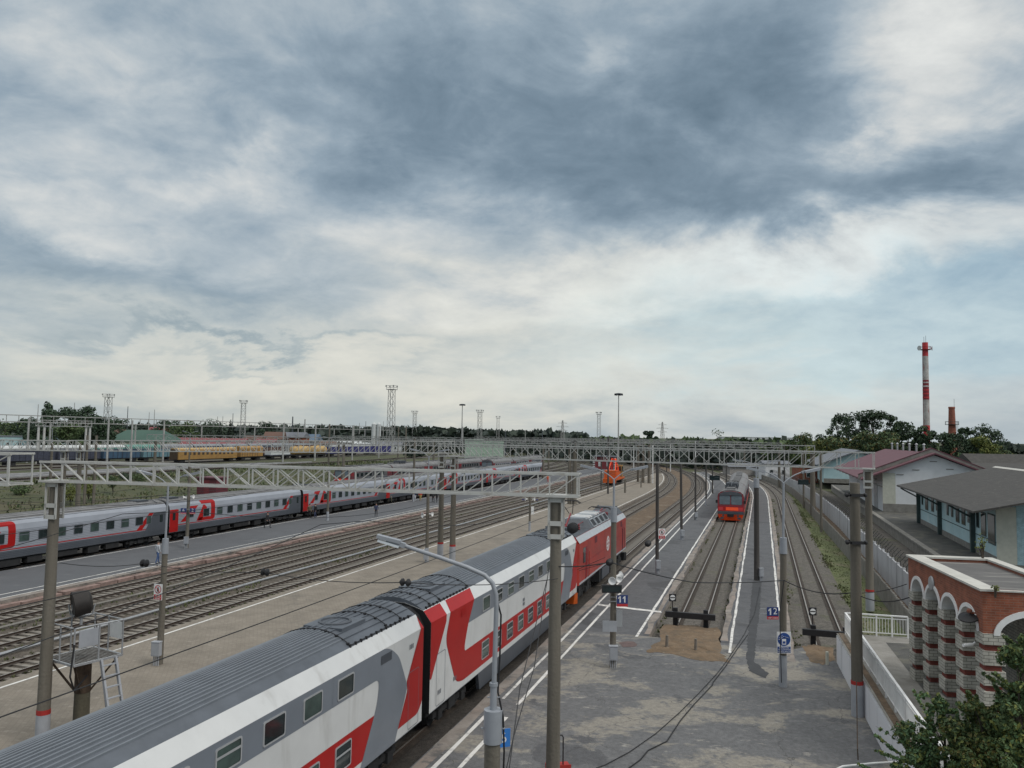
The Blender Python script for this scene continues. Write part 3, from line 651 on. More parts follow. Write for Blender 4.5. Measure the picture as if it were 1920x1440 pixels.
# ---- double-deck carriage
DL = 23.75
def double_deck(label):
    th = thing('double_deck_carriage', label, 'train carriage', (0, 0, 0), 0, 'double-deck carriages')
    sk = Skin([(1.06, 1.55), (4.25, 1.56), (4.66, 1.24)]); H = [(1.06, 1.55), (4.25, 1.56), (4.66, 1.24), (4.86, .92), (4.99, .5), (5.04, 0.001)]
    mb = MB(); hull(mb, sym([(1.06, 1.55), (4.25, 1.56), (4.66, 1.24), (4.76, .92), (4.88, .5)]), 0, DL, 0, cap=4)
    for sd_ in (-1, 1):
        f = lambda pts, off, m: sk.paint(mb, pts, off, m, sd_)
        f([(3.8, 3.42), (DL-3.9, 3.42), (DL-3.0, 4.249), (3.9, 4.249)], .004, 1)                       # upper grey belt
        f([(3.7, 1.30), (DL-3.55, 1.30), (DL-3.55, 2.40), (3.4, 2.40)], .004, 2)                       # lower red belt
        # first end: red wedge, white sweep, big red hook
        f([(0.0, 4.64), (1.5, 4.64), (1.46, 4.0), (.12, 2.25), (0.0, 2.25)], .008, 2)
        f(rounded([(2.05, 4.64), (4.75, 4.64), (4.5, 4.25), (3.85, 3.42), (3.30, 2.32), (6.5, 2.36), (6.5, 1.30), (3.3, 1.30), (2.55, 1.45), (1.42, 3.3)], [0, 0, 0, .2, .55, 0, 0, .3, .45, .35]), .008, 2)
        # second end: grey sweep and red wedge
        f(rounded([(DL-6.2, 4.249), (DL-2.75, 4.249), (DL-1.95, 3.74), (DL-1.25, 2.6), (DL-2.13, 1.06), (DL-4.5, 1.06), (DL-3.45, 2.7), (DL-3.35, 3.42), (DL-6.2, 3.42)], [0, .5, .3, .2, 0, 0, .3, .28, 0]), .009, 1)
        f(rounded([(DL-.02, 4.60), (DL-.25, 4.24), (DL-1.32, 2.75), (DL-1.24, 2.45), (DL-1.93, 1.41), (DL-.35, 1.42), (DL-.02, 1.75)], [0, .1, .1, .1, 0, .3, .1]), .013, 2)
        f([(.05, 1.06), (DL-.05, 1.06), (DL-.05, 1.075), (.05, 1.075)], .010, 1)
    # small stencilled lettering blocks on the side
    for u, z in ((DL-1.15, 3.75), (2.3, 1.55), (.75, 1.5), (11.6, 2.78), (11.6, 2.58)):
        for k in range(3): sk.paint(mb, [(u+k*.12, z), (u+k*.12+.07, z), (u+k*.12+.07, z+.16), (u+k*.12, z+.16)], .010, 3)
    mb.build('body', ['train_white', 'train_grey', 'train_red', 'silver_line', 'rubber'], th)
    # ribbed roof
    rb = MB(); arc = [(-1.24+2.48*k/26) for k in range(27)]
    rz_ = lambda y: 4.66+.40*(1-(abs(y)/1.24)**2.2)
    hull(rb, [(y, rz_(y)) for y in arc], 0.02, DL-.02, 0)
    for k in range(21):
        y = -1.17+2.34*k/20; z = rz_(y); abs(y) < .95 and rb.box(4.7, DL-4.7, y-.022, y+.022, z-.02, z+.030, 1)
        if k % 2 == 0:
            for a, b in ((.06, 4.62), (DL-4.62, DL-.06)): abs(y) < 1. and rb.box(a, b, y-.03, y+.03, z-.02, z+.028, 0)
    roof = rb.build('roof', ['train_roof', 'roof_rib'], th)
    for us, (a, b) in (((.75, 1.7, 4.65), (.3, 4.65)), ((DL-4.65, DL-2.15, DL-1.05), (DL-4.65, DL-.3))):
        cb = MB()
        for u in us:
            cb.path([(u, y, rz_(y)+.045) for y in arc], .016, 5)
            for k in range(1, 26, 4): y = arc[k]; cb.box(u-.05, u+.05, y-.03, y+.03, rz_(y), rz_(y)+.06)
        for sd_ in (-1, 1):
            cb.tube((a, sd_*1.22, 4.71), (b, sd_*1.22, 4.71), .018, n=5); u = a
            while u < b: cb.box(u-.03, u+.03, sd_*1.22-.03, sd_*1.22+.03, 4.64, 4.75); u += .34
        cb.build('roof_cable', 'black', roof)
    for u in (2.6, DL-3.5):
        v = MB(); v.lathe([(.52, 4.98), (.52, 5.10), (.44, 5.12), (.42, 5.06), (.05, 5.06)], (u, -.05, 0), 20, 0); v.build('roof_vent', 'loco_dark', th)
        v = MB(); v.box(u-.75, u+.75, -.72, .62, 4.96, 5.068); v.build('vent_plinth', 'train_roof', th)
    # underside, skirts, bogies, gangways
    mb = MB(); mb.box(.15, DL-.15, -1.35, 1.35, .86, 1.05); mb.box(6.2, DL-6.2, -1.2, 1.2, .34, .9); mb.build('underframe', 'underframe', th)
    for sd_ in (-1, 1):
        mb = MB(); mb.prism([(5.15, 1.058), (5.35, .36), (DL-5.35, .36), (DL-5.15, 1.058)], lambda u, z: (u, sd_*1.42, z), lambda u, z: (u, sd_*1.552, z)); mb.build('skirt', 'train_dark', th)
    bogie(th, 3.0); bogie(th, DL-3.0)
    for u0, u1 in ((-.33, 0), (DL, DL+.33)):
        mb = MB(); hull(mb, sym([(1.1, 1.26), (4.1, 1.30), (4.5, 1.10), (4.76, .75), (4.84, .01)]), u0, u1); mb.build('gangway', 'rubber', th)
    for sd_ in (-1, 1):
        q = 0
        for u in [5.55+1.75*k for k in range(8)]:
            car_window(th, sk, u, u+.93, 3.50, 4.10, sd_, [.62] if q < 5 and q % 3 else None, 'glass' if q % 2 else 'glass_green')
            car_window(th, sk, u-.03, u+.88, 1.50, 2.25, sd_, [.60], 'glass_green' if q % 3 == 0 else 'glass'); q += 1
        for u0, z0, w, h in ((DL-3.28, 3.80, .74, .27), (3.0, 3.82, .62, .28)):
            mb = MB(); pts = [sk.pt(a, b, .017, sd_) for a, b in ((u0, z0), (u0+w, z0), (u0+w, z0+h), (u0, z0+h))]; mb.poly(pts if sd_ < 0 else pts[::-1])
            for k in range(4): pts = [sk.pt(a, b, .030, sd_) for a, b in ((u0, z0+.02+k*h/4), (u0+w, z0+.02+k*h/4), (u0+w, z0+.05+k*h/4), (u0, z0+.05+k*h/4))]; mb.poly(pts if sd_ < 0 else pts[::-1])
            mb.build('vent_grille', 'train_dark' if u0 > 9 else 'train_red', th)
        for u in (1.0, DL-.75):
            mb = MB(); pts = rrect(u-.42, u+.42, 1.12, 3.0, .08)
            n = len(pts); i2 = rrect(u-.40, u+.40, 1.14, 2.98, .07)
            fs = [(a, (a+1) % n, n+(a+1) % n, n+a) for a in range(n)]; mb._add([sk.pt(a, b, .0155, sd_) for a, b in pts]+[sk.pt(a, b, .0155, sd_) for a, b in i2], fs if sd_ < 0 else [f[::-1] for f in fs]); mb.build('door_seam', 'silver_line', th)
    return th
DD = double_deck('nearest double-deck carriage, red, white and grey, cut by the left edge of the photo')
DD.location = ST(26.3-DL, -12.9, 0); DD.rotation_euler = (0, 0, TRK)
dup(DD, ST(26.97, -12.9, 0), TRK, 'second red, white and grey double-deck carriage, coupled behind the red locomotive')

# ---- electric locomotive
def pantograph(parent, u, z, rise, m1='emu_red', m2='black', y=0):
    mb = MB()
    for sd_ in (-1, 1): mb.beam((u-.8, sd_*.45, z+.25), (u+.8, sd_*.45, z+.25), .07)
    for k in (-.8, .8): mb.beam((u+k, -.5, z+.25), (u+k, .5, z+.25), .07); 
    for k in (-.8, .8):
        for sd_ in (-1, 1): mb.lathe([(.06, 0), (.10, .06), (.06, .1), (.10, .16), (.06, .22)], (u+k, sd_*.45, z), 8)
    b = mb.build('pantograph', m1, parent)
    mb = MB(); kn = (u+1.1, 0, z+.35+rise*.45)
    mb.beam((u-.6, 0, z+.3), kn, .09)
    b2 = mb.build('lower_arm', m1, b)
    mb = MB(); top = (u-.1, 0, z+.35+rise)
    for sd_ in (-1, 1): mb.tube((kn[0], sd_*.12, kn[2]), (top[0], sd_*.45, top[2]), .025)
    for k in (-.18, .18): mb.path([(top[0]+k, -.95, top[2]-.12), (top[0]+k, -.7, top[2]+.04), (top[0]+k, .7, top[2]+.04), (top[0]+k, .95, top[2]-.12)], .03)
    mb.beam((top[0]-.18, -.5, top[2]), (top[0]+.18, -.5, top[2]), .04); mb.beam((top[0]-.18, .5, top[2]), (top[0]+.18, .5, top[2]), .04)
    mb.build('collector_head', m2, b)
def locomotive():
    L = 19.2; th = thing('electric_locomotive', 'red electric locomotive with grey louvred roof, heading the double-deck train', 'locomotive', ST(51.15, -12.9, 0), TRK)
    sk = Skin([(1.35, 1.55), (4.02, 1.55), (4.40, 1.27)]); mb = MB()
    side = [(1.35, 1.55), (4.02, 1.55), (4.40, 1.27)]
    hull(mb, sym(side), .35, L-.35, 0)
    # raked cab fronts
    for u0, u1, up in ((.35, -.05, .55), (L-.35, L+.05, L-.55)):
        P = [(u0, -1.55, 1.35), (u0, 1.55, 1.35), (u1, 1.45, 1.35), (u1, -1.45, 1.35), (u0, -1.55, 4.0), (u0, 1.55, 4.0), (u0+(u1-u0)*.2, 1.4, 4.0), (u0+(u1-u0)*.2, -1.4, 4.0)]
        mb.hexa(P if u1 < u0 else [P[i] for i in (3, 2, 1, 0, 7, 6, 5, 4)], 0)
    for sd_ in (-1, 1):
        sk.paint(mb, [(.35, 4.021), (L-.35, 4.021), (L-.35, 4.395), (.35, 4.395)], .005, 1, sd_)
        sk.paint(mb, [(.35, 1.36), (L-.35, 1.36), (L-.35, 1.50), (.35, 1.50)], .005, 2, sd_)
        sk.paint(mb, [(3.0, 2.55), (8.8, 2.55), (8.8, 2.59), (3.0, 2.59)], .006, 3, sd_); sk.paint(mb, [(11.9, 2.75), (16, 2.75), (16, 2.79), (11.9, 2.79)], .006, 3, sd_)
        for k in range(5): sk.paint(mb, [(3.2+k*2.9, 1.6), (3.23+k*2.9, 1.6), (3.23+k*2.9, 3.9), (3.2+k*2.9, 3.9)], .006, 3, sd_)
    mb.build('body', ['loco_red', 'loco_grey', 'loco_grey', 'emu_red'], th)
    mb = MB(); mb.box(.5, L-.5, -1.25, 1.25, 4.36, 4.42); mb.build('roof_deck', 'loco_dark', th)
    def trap(u0, u1, y0, y1, z0, z1, cut0=0, cut1=0):
        return [(u0, -y0, z0), (u1, -y0, z0), (u1, y0, z0), (u0, y0, z0), (u0+cut0, -y1, z1), (u1-cut1, -y1, z1), (u1-cut1, y1, z1), (u0+cut0, y1, z1)]
    mb = MB(); mb.hexa(trap(5.6, 12.9, 1.24, .84, 4.422, 4.98, .5, .25)); mon = mb.build('roof_monitor', 'loco_mid', th)
    for sd_ in (-1, 1):
        for k in range(4):
            u = 6.5+k*1.55; mb = MB(); nrm = Vector((0, sd_*.56, .40)).normalized()*.012
            f = lambda uu, q: Vector((uu, sd_*(1.24-.40*q), 4.422+.558*q))
            P = [f(u, .08), f(u+1.25, .08), f(u+1.25, .92), f(u, .92)]; P = [p+nrm for p in P]; mb.poly(P if sd_ < 0 else P[::-1])
            for i_ in range(4): mb.beam(P[i_]+nrm, P[(i_+1) % 4]+nrm, .09, .05, 2)
            for j in range(6):
                q = .15+j*.13; a = f(u+.04, q)+nrm*1.5; b = f(u+1.21, q)+nrm*1.5; mb.beam(a, b, .03, .025, 1)
            mb.build('louvre', ['black', 'loco_dark', 'loco_grey'], mon)
    for k in range(7):
        mb = MB(); u = 6.35+k*.88; mb.box(u, u+.45, -.60, .60, 4.981, 5.10); mb.box(u-.04, u+.5, -.70, -.63, 4.981, 5.06); mb.build('roof_hatch', 'white_paint' if k % 3 else 'loco_grey', th)
    for u0, u1, c0, c1 in ((.40, 2.2, .15, .9), (L-2.2, L-.40, .9, .15)):
        mb = MB(); mb.hexa(trap(u0, u1, 1.24, .78, 4.421, 4.96, c0, c1)); mb.build('cab_roof', 'loco_dark', th)
        mb = MB()
        for sd_ in (-1, 1): mb.beam((u0+c0, sd_*.80, 4.98), (u1-c1, sd_*.80, 4.98), .06)
        ue = u1 if c1 > .5 else u0; ui = ue-c1 if c1 > .5 else ue+c0
        mb.hexa([(ue+(.03 if c1 > .5 else -.03), -1.2, 4.44), (ue, -1.2, 4.43), (ue, 1.2, 4.43), (ue+(.03 if c1 > .5 else -.03), 1.2, 4.44), (ui+.03, -.76, 4.975), (ui, -.76, 4.97), (ui, .76, 4.97), (ui+.03, .76, 4.975)]); mb.build('cab_roof_shield', 'loco_dark', th)
    pantograph(th, 3.3, 4.42, 1.75); pantograph(th, 15.0, 4.42, .35)
    mb = MB()
    for u in (4.6, 13.6, 14.0): mb.lathe([(.10, 0), (.16, .08), (.09, .14), (.15, .22), (.08, .28), (.12, .36)], (u, .5, 4.42), 8); mb.lathe([(.10, 0), (.16, .08), (.09, .14), (.15, .22), (.08, .28), (.12, .36)], (u, -.5, 4.42), 8)
    mb.tube((4.6, -.5, 4.8), (13.6, -.75, 5.1), .025); mb.tube((13.6, .5, 4.8), (16, .4, 4.8), .025); mb.build('roof_insulator', 'emu_red', th)
    for sd_ in (-1, 1):
        for u, z, w, h in ((5.3, 3.45, .85, .45), (L-3.1, 3.45, .7, .45), (1.45, 2.6, .75, 1.0)):
            mb = MB(); pts = [sk.pt(a, b, .012, sd_) for a, b in rrect(u, u+w, z, z+h, .05)]; mb.poly(pts if sd_ < 0 else pts[::-1]); mb.build('side_window', 'old_maroon' if u > 2 else 'glass', th)
        mb = MB(); c = 10.4; pts = []
        for k in range(28): a = 2*math.pi*k/28; pts.append((c+.62*math.cos(a), 2.82+.56*math.sin(a)))
        q = [sk.pt(a, b, .010, sd_) for a, b in pts]; mb.poly(q if sd_ < 0 else q[::-1], 0)
        for k in range(8):
            a = 2*math.pi*k/8; cx, cz = c+.42*math.cos(a), 2.82+.38*math.sin(a); q = [sk.pt(cx+.10*math.cos(b), cz+.10*math.sin(b), .014, sd_) for b in [2*math.pi*j/8 for j in range(8)]]; mb.poly(q if sd_ < 0 else q[::-1], 1)
        q = [sk.pt(c+.17*math.cos(b), 2.82+.17*math.sin(b), .014, sd_) for b in [2*math.pi*j/10 for j in range(10)]]; mb.poly(q if sd_ < 0 else q[::-1], 1)
        mb.build('emblem', ['sign_white', 'loco_red'], th)
        for u in (2.5, L-2.0):
            mb = MB(); q = [sk.pt(a, b, .009, sd_) for a, b in rrect(u-.36, u+.36, 1.5, 3.6, .06)]; mb.poly(q if sd_ < 0 else q[::-1], 0)
            d = mb.build('cab_door', 'emu_red', th); mb = MB()
            for e in (-.48, .48): mb.path([sk.pt(u+e, 1.5, .02, sd_), sk.pt(u+e, 1.55, .10, sd_), sk.pt(u+e, 3.2, .10, sd_), sk.pt(u+e, 3.25, .02, sd_)], .02, 5)
            mb.build('handrail', 'black' if u > 5 else 'loco_red', d)
    mb = MB(); mb.box(.4, L-.4, -1.2, 1.2, .95, 1.34); mb.box(7.6, 11.6, -1.45, 1.45, .35, 1.3); mb.build('underframe', 'underframe', th)
    mb = MB(); mb.box(8.1, 11.0, -1.56, -1.46, .5, 1.25); mb.box(8.1, 11.0, 1.46, 1.56, .5, 1.25); mb.build('battery_box', 'train_dark', th)
    for u in (1.9, 4.6, 14.6, 17.3): bogie(th, u, 1.3, r=.5)
    for u, q in ((-.08, -1), (L+.08, 1)):
        mb = MB(); mb.hexa([(u-.15, -1.3, .25), (u+.15, -1.5, .25), (u+.15, 1.5, .25), (u-.15, 1.3, .25), (u-.2, -1.4, .95), (u+.1, -1.52, .95), (u+.1, 1.52, .95), (u-.2, 1.4, .95)]); mb.build('plough', 'orange' if q < 0 else 'black', th)
    mb = MB()
    for sd_ in (-1, 1):
        for u in (-.35, L+.1): mb.lathe([(.1, 0), (.1, .2), (.22, .22), (.22, .26)], (u, sd_*.9, 1.05), 10, 0, (1, 0, 0))
    mb.build('buffer', 'black', th)
    for u, q in ((-.03, -1), (L+.03, 1)):
        for yy in (-.68, .68):
            mb = MB(); q2 = [(u+q*.03-q*.1*(z-2.7), yy+a, z) for a, z in rrect(-.5, .5, 2.7, 3.55, .1)]; mb.poly(q2 if q < 0 else q2[::-1]); mb.poly(q2[::-1] if q < 0 else q2); mb.build('windscreen', 'windscreen', th)
locomotive()

# ---- grey single-deck coaches with red emblem letters
GL = 23.5
def grey_coach(label):
    th = thing('passenger_coach', label, 'train coach', (0, 0, 0), 0, 'grey coaches of the long passenger train')
    P = [(.92, 1.52), (1.35, 1.55), (3.02, 1.55), (3.50, 1.47), (3.86, 1.22)]; sk = Skin(P); mb = MB()
    hull(mb, sym(P), 0, GL, 0, cap=4)
    for sd_ in (-1, 1):
        f = lambda pts, off, m: sk.paint(mb, pts, off, m, sd_)
        f([(0, .93), (GL, .93), (GL, 1.50), (0, 1.50)], .004, 1); f([(.2, 1.56), (GL, 1.56), (GL, 1.64), (.2, 1.64)], .004, 2)
        z = 1.0
        while z < 3.05:
            if not 1.95 < z < 2.92 or True: f([(.3, z), (GL-.3, z), (GL-.3, z+.022), (.3, z+.022)], .006, 3)
            z += .135
        # red entrance block and letters
        f([(0.02, .95), (1.25, .95), (1.25, 3.15), (0.02, 3.15)], .008, 2)
        f(rounded([(1.55, 1.82), (2.45, 1.82), (3.0, 2.5), (3.4, 2.5), (3.75, 2.95), (4.2, 3.3), (2.75, 3.3), (2.55, 3.0), (3.1, 3.0)], [0, 0, .1, .1, 0, 0, 0, 0, 0]), .008, 2)
        for q in ([(3.95, 1.72), (4.75, 1.72), (5.55, 3.0), (5.2, 3.3), (4.95, 3.3)], [(4.2, 1.70), (6.3, 1.70), (6.3, 2.02), (4.3, 2.02)], [(4.7, 3.40), (6.25, 3.40), (6.25, 3.74), (4.5, 3.74)]): f(q, .008, 2)
        f(rounded([(6.05, 1.70), (6.85, 1.70), (6.85, 3.74), (6.0, 3.74), (6.2, 3.3), (6.2, 2.1)], [0, .55, .45, 0, .05, .05]), .009, 2)
        # grey end with a slanted red band
        f([(GL-3.2, .93), (GL, .93), (GL, 3.1), (GL-1.75, 3.1)], .008, 1); f([(GL-4.0, 1.55), (GL-3.3, 1.55), (GL-1.75, 3.1), (GL-2.35, 3.1)], .010, 2)
    mb.build('body', ['silver', 'train_dark', 'train_red', 'silver_line', 'rubber'], th)
    rb = MB(); H = [(3.861, 1.215), (4.02, .9), (4.13, .5), (4.17, .01)]; hull(rb, sym(H), .02, GL-.02)
    for k in range(7): y = -1.05+k*.35; zr = 4.17-.24*(abs(y)/1.2)**2; rb.box(.1, GL-.1, y-.02, y+.02, zr-.03, zr+.03)
    roof = rb.build('roof', 'roof_old', th)
    for u in (1.6, GL-2.2):
        v = MB(); v.box(u-.7, u+.7, -.6, .6, 4.1, 4.28); v.path([(u+1.2, -1.2, 3.95), (u+1.2, -.6, 4.2), (u+1.2, .6, 4.2), (u+1.2, 1.2, 3.95)], .03, 5); v.build('roof_unit', 'loco_dark', roof)
    mb = MB(); mb.box(.2, GL-.2, -1.3, 1.3, .75, .92)
    for u, w, h in ((5.4, 2.2, .5), (8.2, 1.4, .45), (10.5, 2.6, .4), (14.2, 1.2, .52), (16.2, 1.5, .42)):
        for sd_ in (-1, 1): mb.box(u, u+w, min(sd_*.75, sd_*1.35), max(sd_*.75, sd_*1.35), .76-h, .76)
    mb.build('underframe', 'underframe', th)
    bogie(th, 3.0); bogie(th, GL-3.0)
    for u0, u1 in ((-.28, 0), (GL, GL+.28)):
        mb = MB(); hull(mb, sym([(.95, 1.1), (3.4, 1.15), (3.9, .9), (4.1, .4)]), u0, u1); mb.build('gangway', 'rubber', th)
    sd_ = -1
    for k, u in enumerate([4.95]+[7.15+1.75*j for j in range(8)]+[GL-2.7]): car_window(th, sk, u, u+(.95 if k != 9 else .6), 2.06, 2.86, sd_, [.68] if k % 3 == 1 else None, 'glass_green' if k % 2 else 'glass', 'silver_line', .08)
    car_window(th, sk, 2.75, 3.5, 2.15, 2.86, sd_, None, 'glass', 'silver_line')
    for u, m in ((.62, 'train_red'), (GL-.75, 'train_dark')):
        mb = MB(); q = [sk.pt(a, b, .012, sd_) for a, b in rrect(u-.38, u+.38, .95, 3.0, .06)]; mb.poly(q)
        d = mb.build('door', m, th); mb = MB(); mb.poly([sk.pt(a, b, .018, sd_) for a, b in rrect(u-.2, u+.2, 2.1, 2.85, .06)]); mb.build('door_window', 'glass', d)
    return th
GC = grey_coach('grey coach cut by the left edge, only the end of its red emblem in view')
gs_ = [17.6, 41.85, 65.75, 89.8, 113.4, 137.0, 160.6, 184.2]
glab = ['first grey coach, outside the left edge of the photo', 'grey coach behind the tall gantry post, the end of a red emblem at its left', 'grey coach with red letters behind the pole carrying the 6 and 2 signs', 'grey coach with red letters behind the globe lamp pole of the grey platform', 'grey coach beside the man in camouflage and the red jacket', 'grey coach seen between the two brown gantry posts', 'grey coach second from the far end of the long train', 'grey coach at the far end of the long train']
for i, s in enumerate(gs_):
    if i == 0: continue
    if i == 1: GC.location = ST(s, -57.2, 0); GC.rotation_euler = (0, 0, TRK); GC['label'] = glab[1]
    else: dup(GC, ST(s, -57.2, 0), TRK, glab[i])

# ---- red commuter train on the right
EL = 19.6
def emu_car(label, loc, rz, head, tint='emu_red', grp='cars of the red commuter train', panto=False, wall2='loco_dark'):
    th = thing('commuter_train_car', label, 'train car', loc, rz, grp)
    P = [(.95, 1.68), (1.3, 1.72), (3.1, 1.72), (3.55, 1.6), (3.85, 1.25)]; sk = Skin(P); mb = MB(); u0 = .5 if head else 0
    hull(mb, sym(P), u0, EL, 0)
    for sd_ in (-1, 1):
        sk.paint(mb, [(u0, .96), (EL, .96), (EL, 1.35), (u0, 1.35)], .004, 1, sd_); sk.paint(mb, [(2.4, 1.75), (EL-2.4, 1.75), (EL-2.4, 3.0), (2.4, 3.0)], .004, 2, sd_); sk.paint(mb, [(u0, 3.08), (EL, 3.08), (EL, 3.849), (u0, 3.849)], .005, 3, sd_)
    mb.build('body', [tint, 'orange_red' if tint == 'emu_red' else 'train_dark', wall2, 'roof_old'], th)
    rb = MB(); hull(rb, sym([(3.851, 1.245), (4.0, .95), (4.12, .45), (4.15, .01)]), u0+.02, EL-.02)
    for k in range(6): rb.box(1.5+k*3, 2.8+k*3, -.55, .55, 4.08, 4.36)
    rb.build('roof', 'roof_old', th)
    for sd_ in (-1, 1):
        for k in range(7): car_window(th, sk, 3.0+k*1.9, 4.2+k*1.9, 2.0, 2.85, sd_, None, 'glass', 'silver_line')
        for u in (1.5, EL-1.5):
            mb = MB(); q = [sk.pt(a, b, .012, sd_) for a, b in rrect(u-.6, u+.6, .97, 3.0, .05)]; mb.poly(q if sd_ < 0 else q[::-1]); mb.build('door', 'emu_red', th)
    mb = MB(); mb.box(.6, EL-.3, -1.4, 1.4, .55, .95); mb.box(6, 13, -1.45, 1.45, .3, .6); mb.build('underframe', 'underframe', th); bogie(th, 3.2); bogie(th, EL-3.2)
    if panto:
        pantograph(th, 4.0, 4.2, .55, 'loco_dark', 'black'); mb = MB()
        for k in range(3): mb.box(5.4+k*1.2, 6.2+k*1.2, -.8, .8, 4.15, 4.75)
        for y in (-.8, .8): mb.tube((2.6, y, 4.62), (9, y, 4.62), .03); [mb.tube((2.6+k*1.6, y, 4.1), (2.6+k*1.6, y, 4.62), .03) for k in range(5)]
        mb.build('roof_equipment', 'loco_dark', th)
    if head:
        nose = [(.95, 1.66), (3.0, 1.66), (3.5, 1.45), (3.80, 1.0), (3.92, .5), (3.94, .01)]
        mb = MB(); full = sym(nose); f = lambda k: [(-.0+ (z-.95)*.09*k, y*.985, z) for y, z in full]
        A = [((z-.95)*.11, y, z) for y, z in full]; B = [(.55, y*1.03, z) for y, z in full]; n = len(A)
        mb._add(A+B, [tuple(range(n))]+[(i, n+i, n+(i+1) % n, (i+1) % n) for i in range(n)], 0); mb.build('cab_front', tint, th)
        fx = lambda z: (z-.95)*.11
        def face(name, pts, off, m):
            mb = MB(); mb.poly([(fx(z)-off, y, z) for y, z in pts][::-1]); mb.poly([(fx(z)-off, y, z) for y, z in pts]) if False else None; return mb.build(name, m, th)
        mb = MB(); mb.prism([(-1.5, 3.42), (1.5, 3.42), (1.38, 3.62), (.9, 3.84), (0, 3.93), (-.9, 3.84), (-1.38, 3.62)], lambda y, z: (fx(z)-.14, y, z), lambda y, z: (fx(z)+.1, y, z)); mb.build('brow', 'loco_dark', th)
        for c in (-.76, .76): face('windscreen', [(c+a, z) for a, z in rrect(-.66, .66, 2.22, 3.36, .16)], .012, 'windscreen'); face('windscreen_rim', [(c+a, z) for a, z in rrect(-.72, .72, 2.16, 3.42, .18)], .006, 'loco_dark')
        face('orange_band', [(-1.0, 1.42), (.62, 1.42), (.62, 1.84), (-1.0, 1.84)], .012, 'orange_red')
        face('number_band', [(-1.64, 1.33), (1.64, 1.33), (1.64, 1.9), (-1.64, 1.9)], .006, 'train_red')
        for sd_ in (-1, 1): face('headlamp', [(sd_*1.28+a, z) for a, z in rrect(-.3, .3, 1.42, 1.84, .08)], .016, 'sign_red')
        mb = MB(); mb.box(-.28, .4, -1.68, 1.68, .93, 1.30); mb.build('bumper_beam', 'loco_dark', th)
        mb = MB(); mb.prism([(-1.66, .93), (-1.5, .45), (-1.2, .12), (1.2, .12), (1.5, .45), (1.66, .93)], lambda y, z: (-.24+(.93-z)*.25, y, z), lambda y, z: (.5, y, z)); pl = mb.build('plough', 'orange_red', th)
        mb = MB(); mb.box(-.5, -.25, -.42, .42, .62, .98); mb.lathe([(.12, 0), (.12, .3)], (-.62, 0, .8), 8, 0, (1, 0, 0)); mb.build('coupler', 'black', th)
        mb = MB()
        for sd_ in (-1, 1): mb.box(-.30, -.2, sd_*1.1-.22, sd_*1.1+.22, .3, .55); mb.lathe([(.14, 0), (.14, .06)], (-.34, sd_*.95, .75), 10, 0, (1, 0, 0))
        mb.build('plough_step', 'loco_dark', pl)
        mb = MB()
        for sd_ in (-1, 1): mb.box(.1, .25, min(sd_*1.7, sd_*1.95), max(sd_*1.7, sd_*1.95), 2.35, 2.75)
        mb.build('mirror', 'black', th)
    return th
def chord(crv, s, t, L): a = crv(s, t); b = crv(s+L, t); d = b-a; return a, math.atan2(d.y, d.x)
for i, s in enumerate((111.3, 131.4, 151.5)):
    a, z = chord(RC, s, -4.05, 20)
    emu_car(['leading car of the red commuter train with orange bumper, facing the viewer', 'second car of the red commuter train, behind the leading car', 'third car of the red commuter train, farthest round the bend'][i], a, z, i == 0, panto=(i == 0))
# old commuter train and coaches far left
for i in range(5):
    s = 143+i*20.1; emu_car(['dark red nosed commuter car at the near end of the far train', 'second car of the far dark red commuter train', 'third car of the far dark red commuter train', 'fourth car of the far dark red commuter train', 'last car of the far dark red commuter train'][i], ST(s, -80.2, 0), TRK, i == 0, grp='cars of the far commuter train', panto=i == 1, wall2='old_grey', tint='old_maroon')
for i in range(3):
    s = 212+i*20.1; a, z = chord(LC, s, -73.4, 20)
    emu_car(['red ended grey car, nearest of the far set beyond the grey coaches', 'middle red ended grey car of the far set beyond the grey coaches', 'blue roofed red and grey car at the far end of the set'][i], a, z, i == 0, grp='cars of the far red and grey set', wall2='silver', tint='old_maroon')

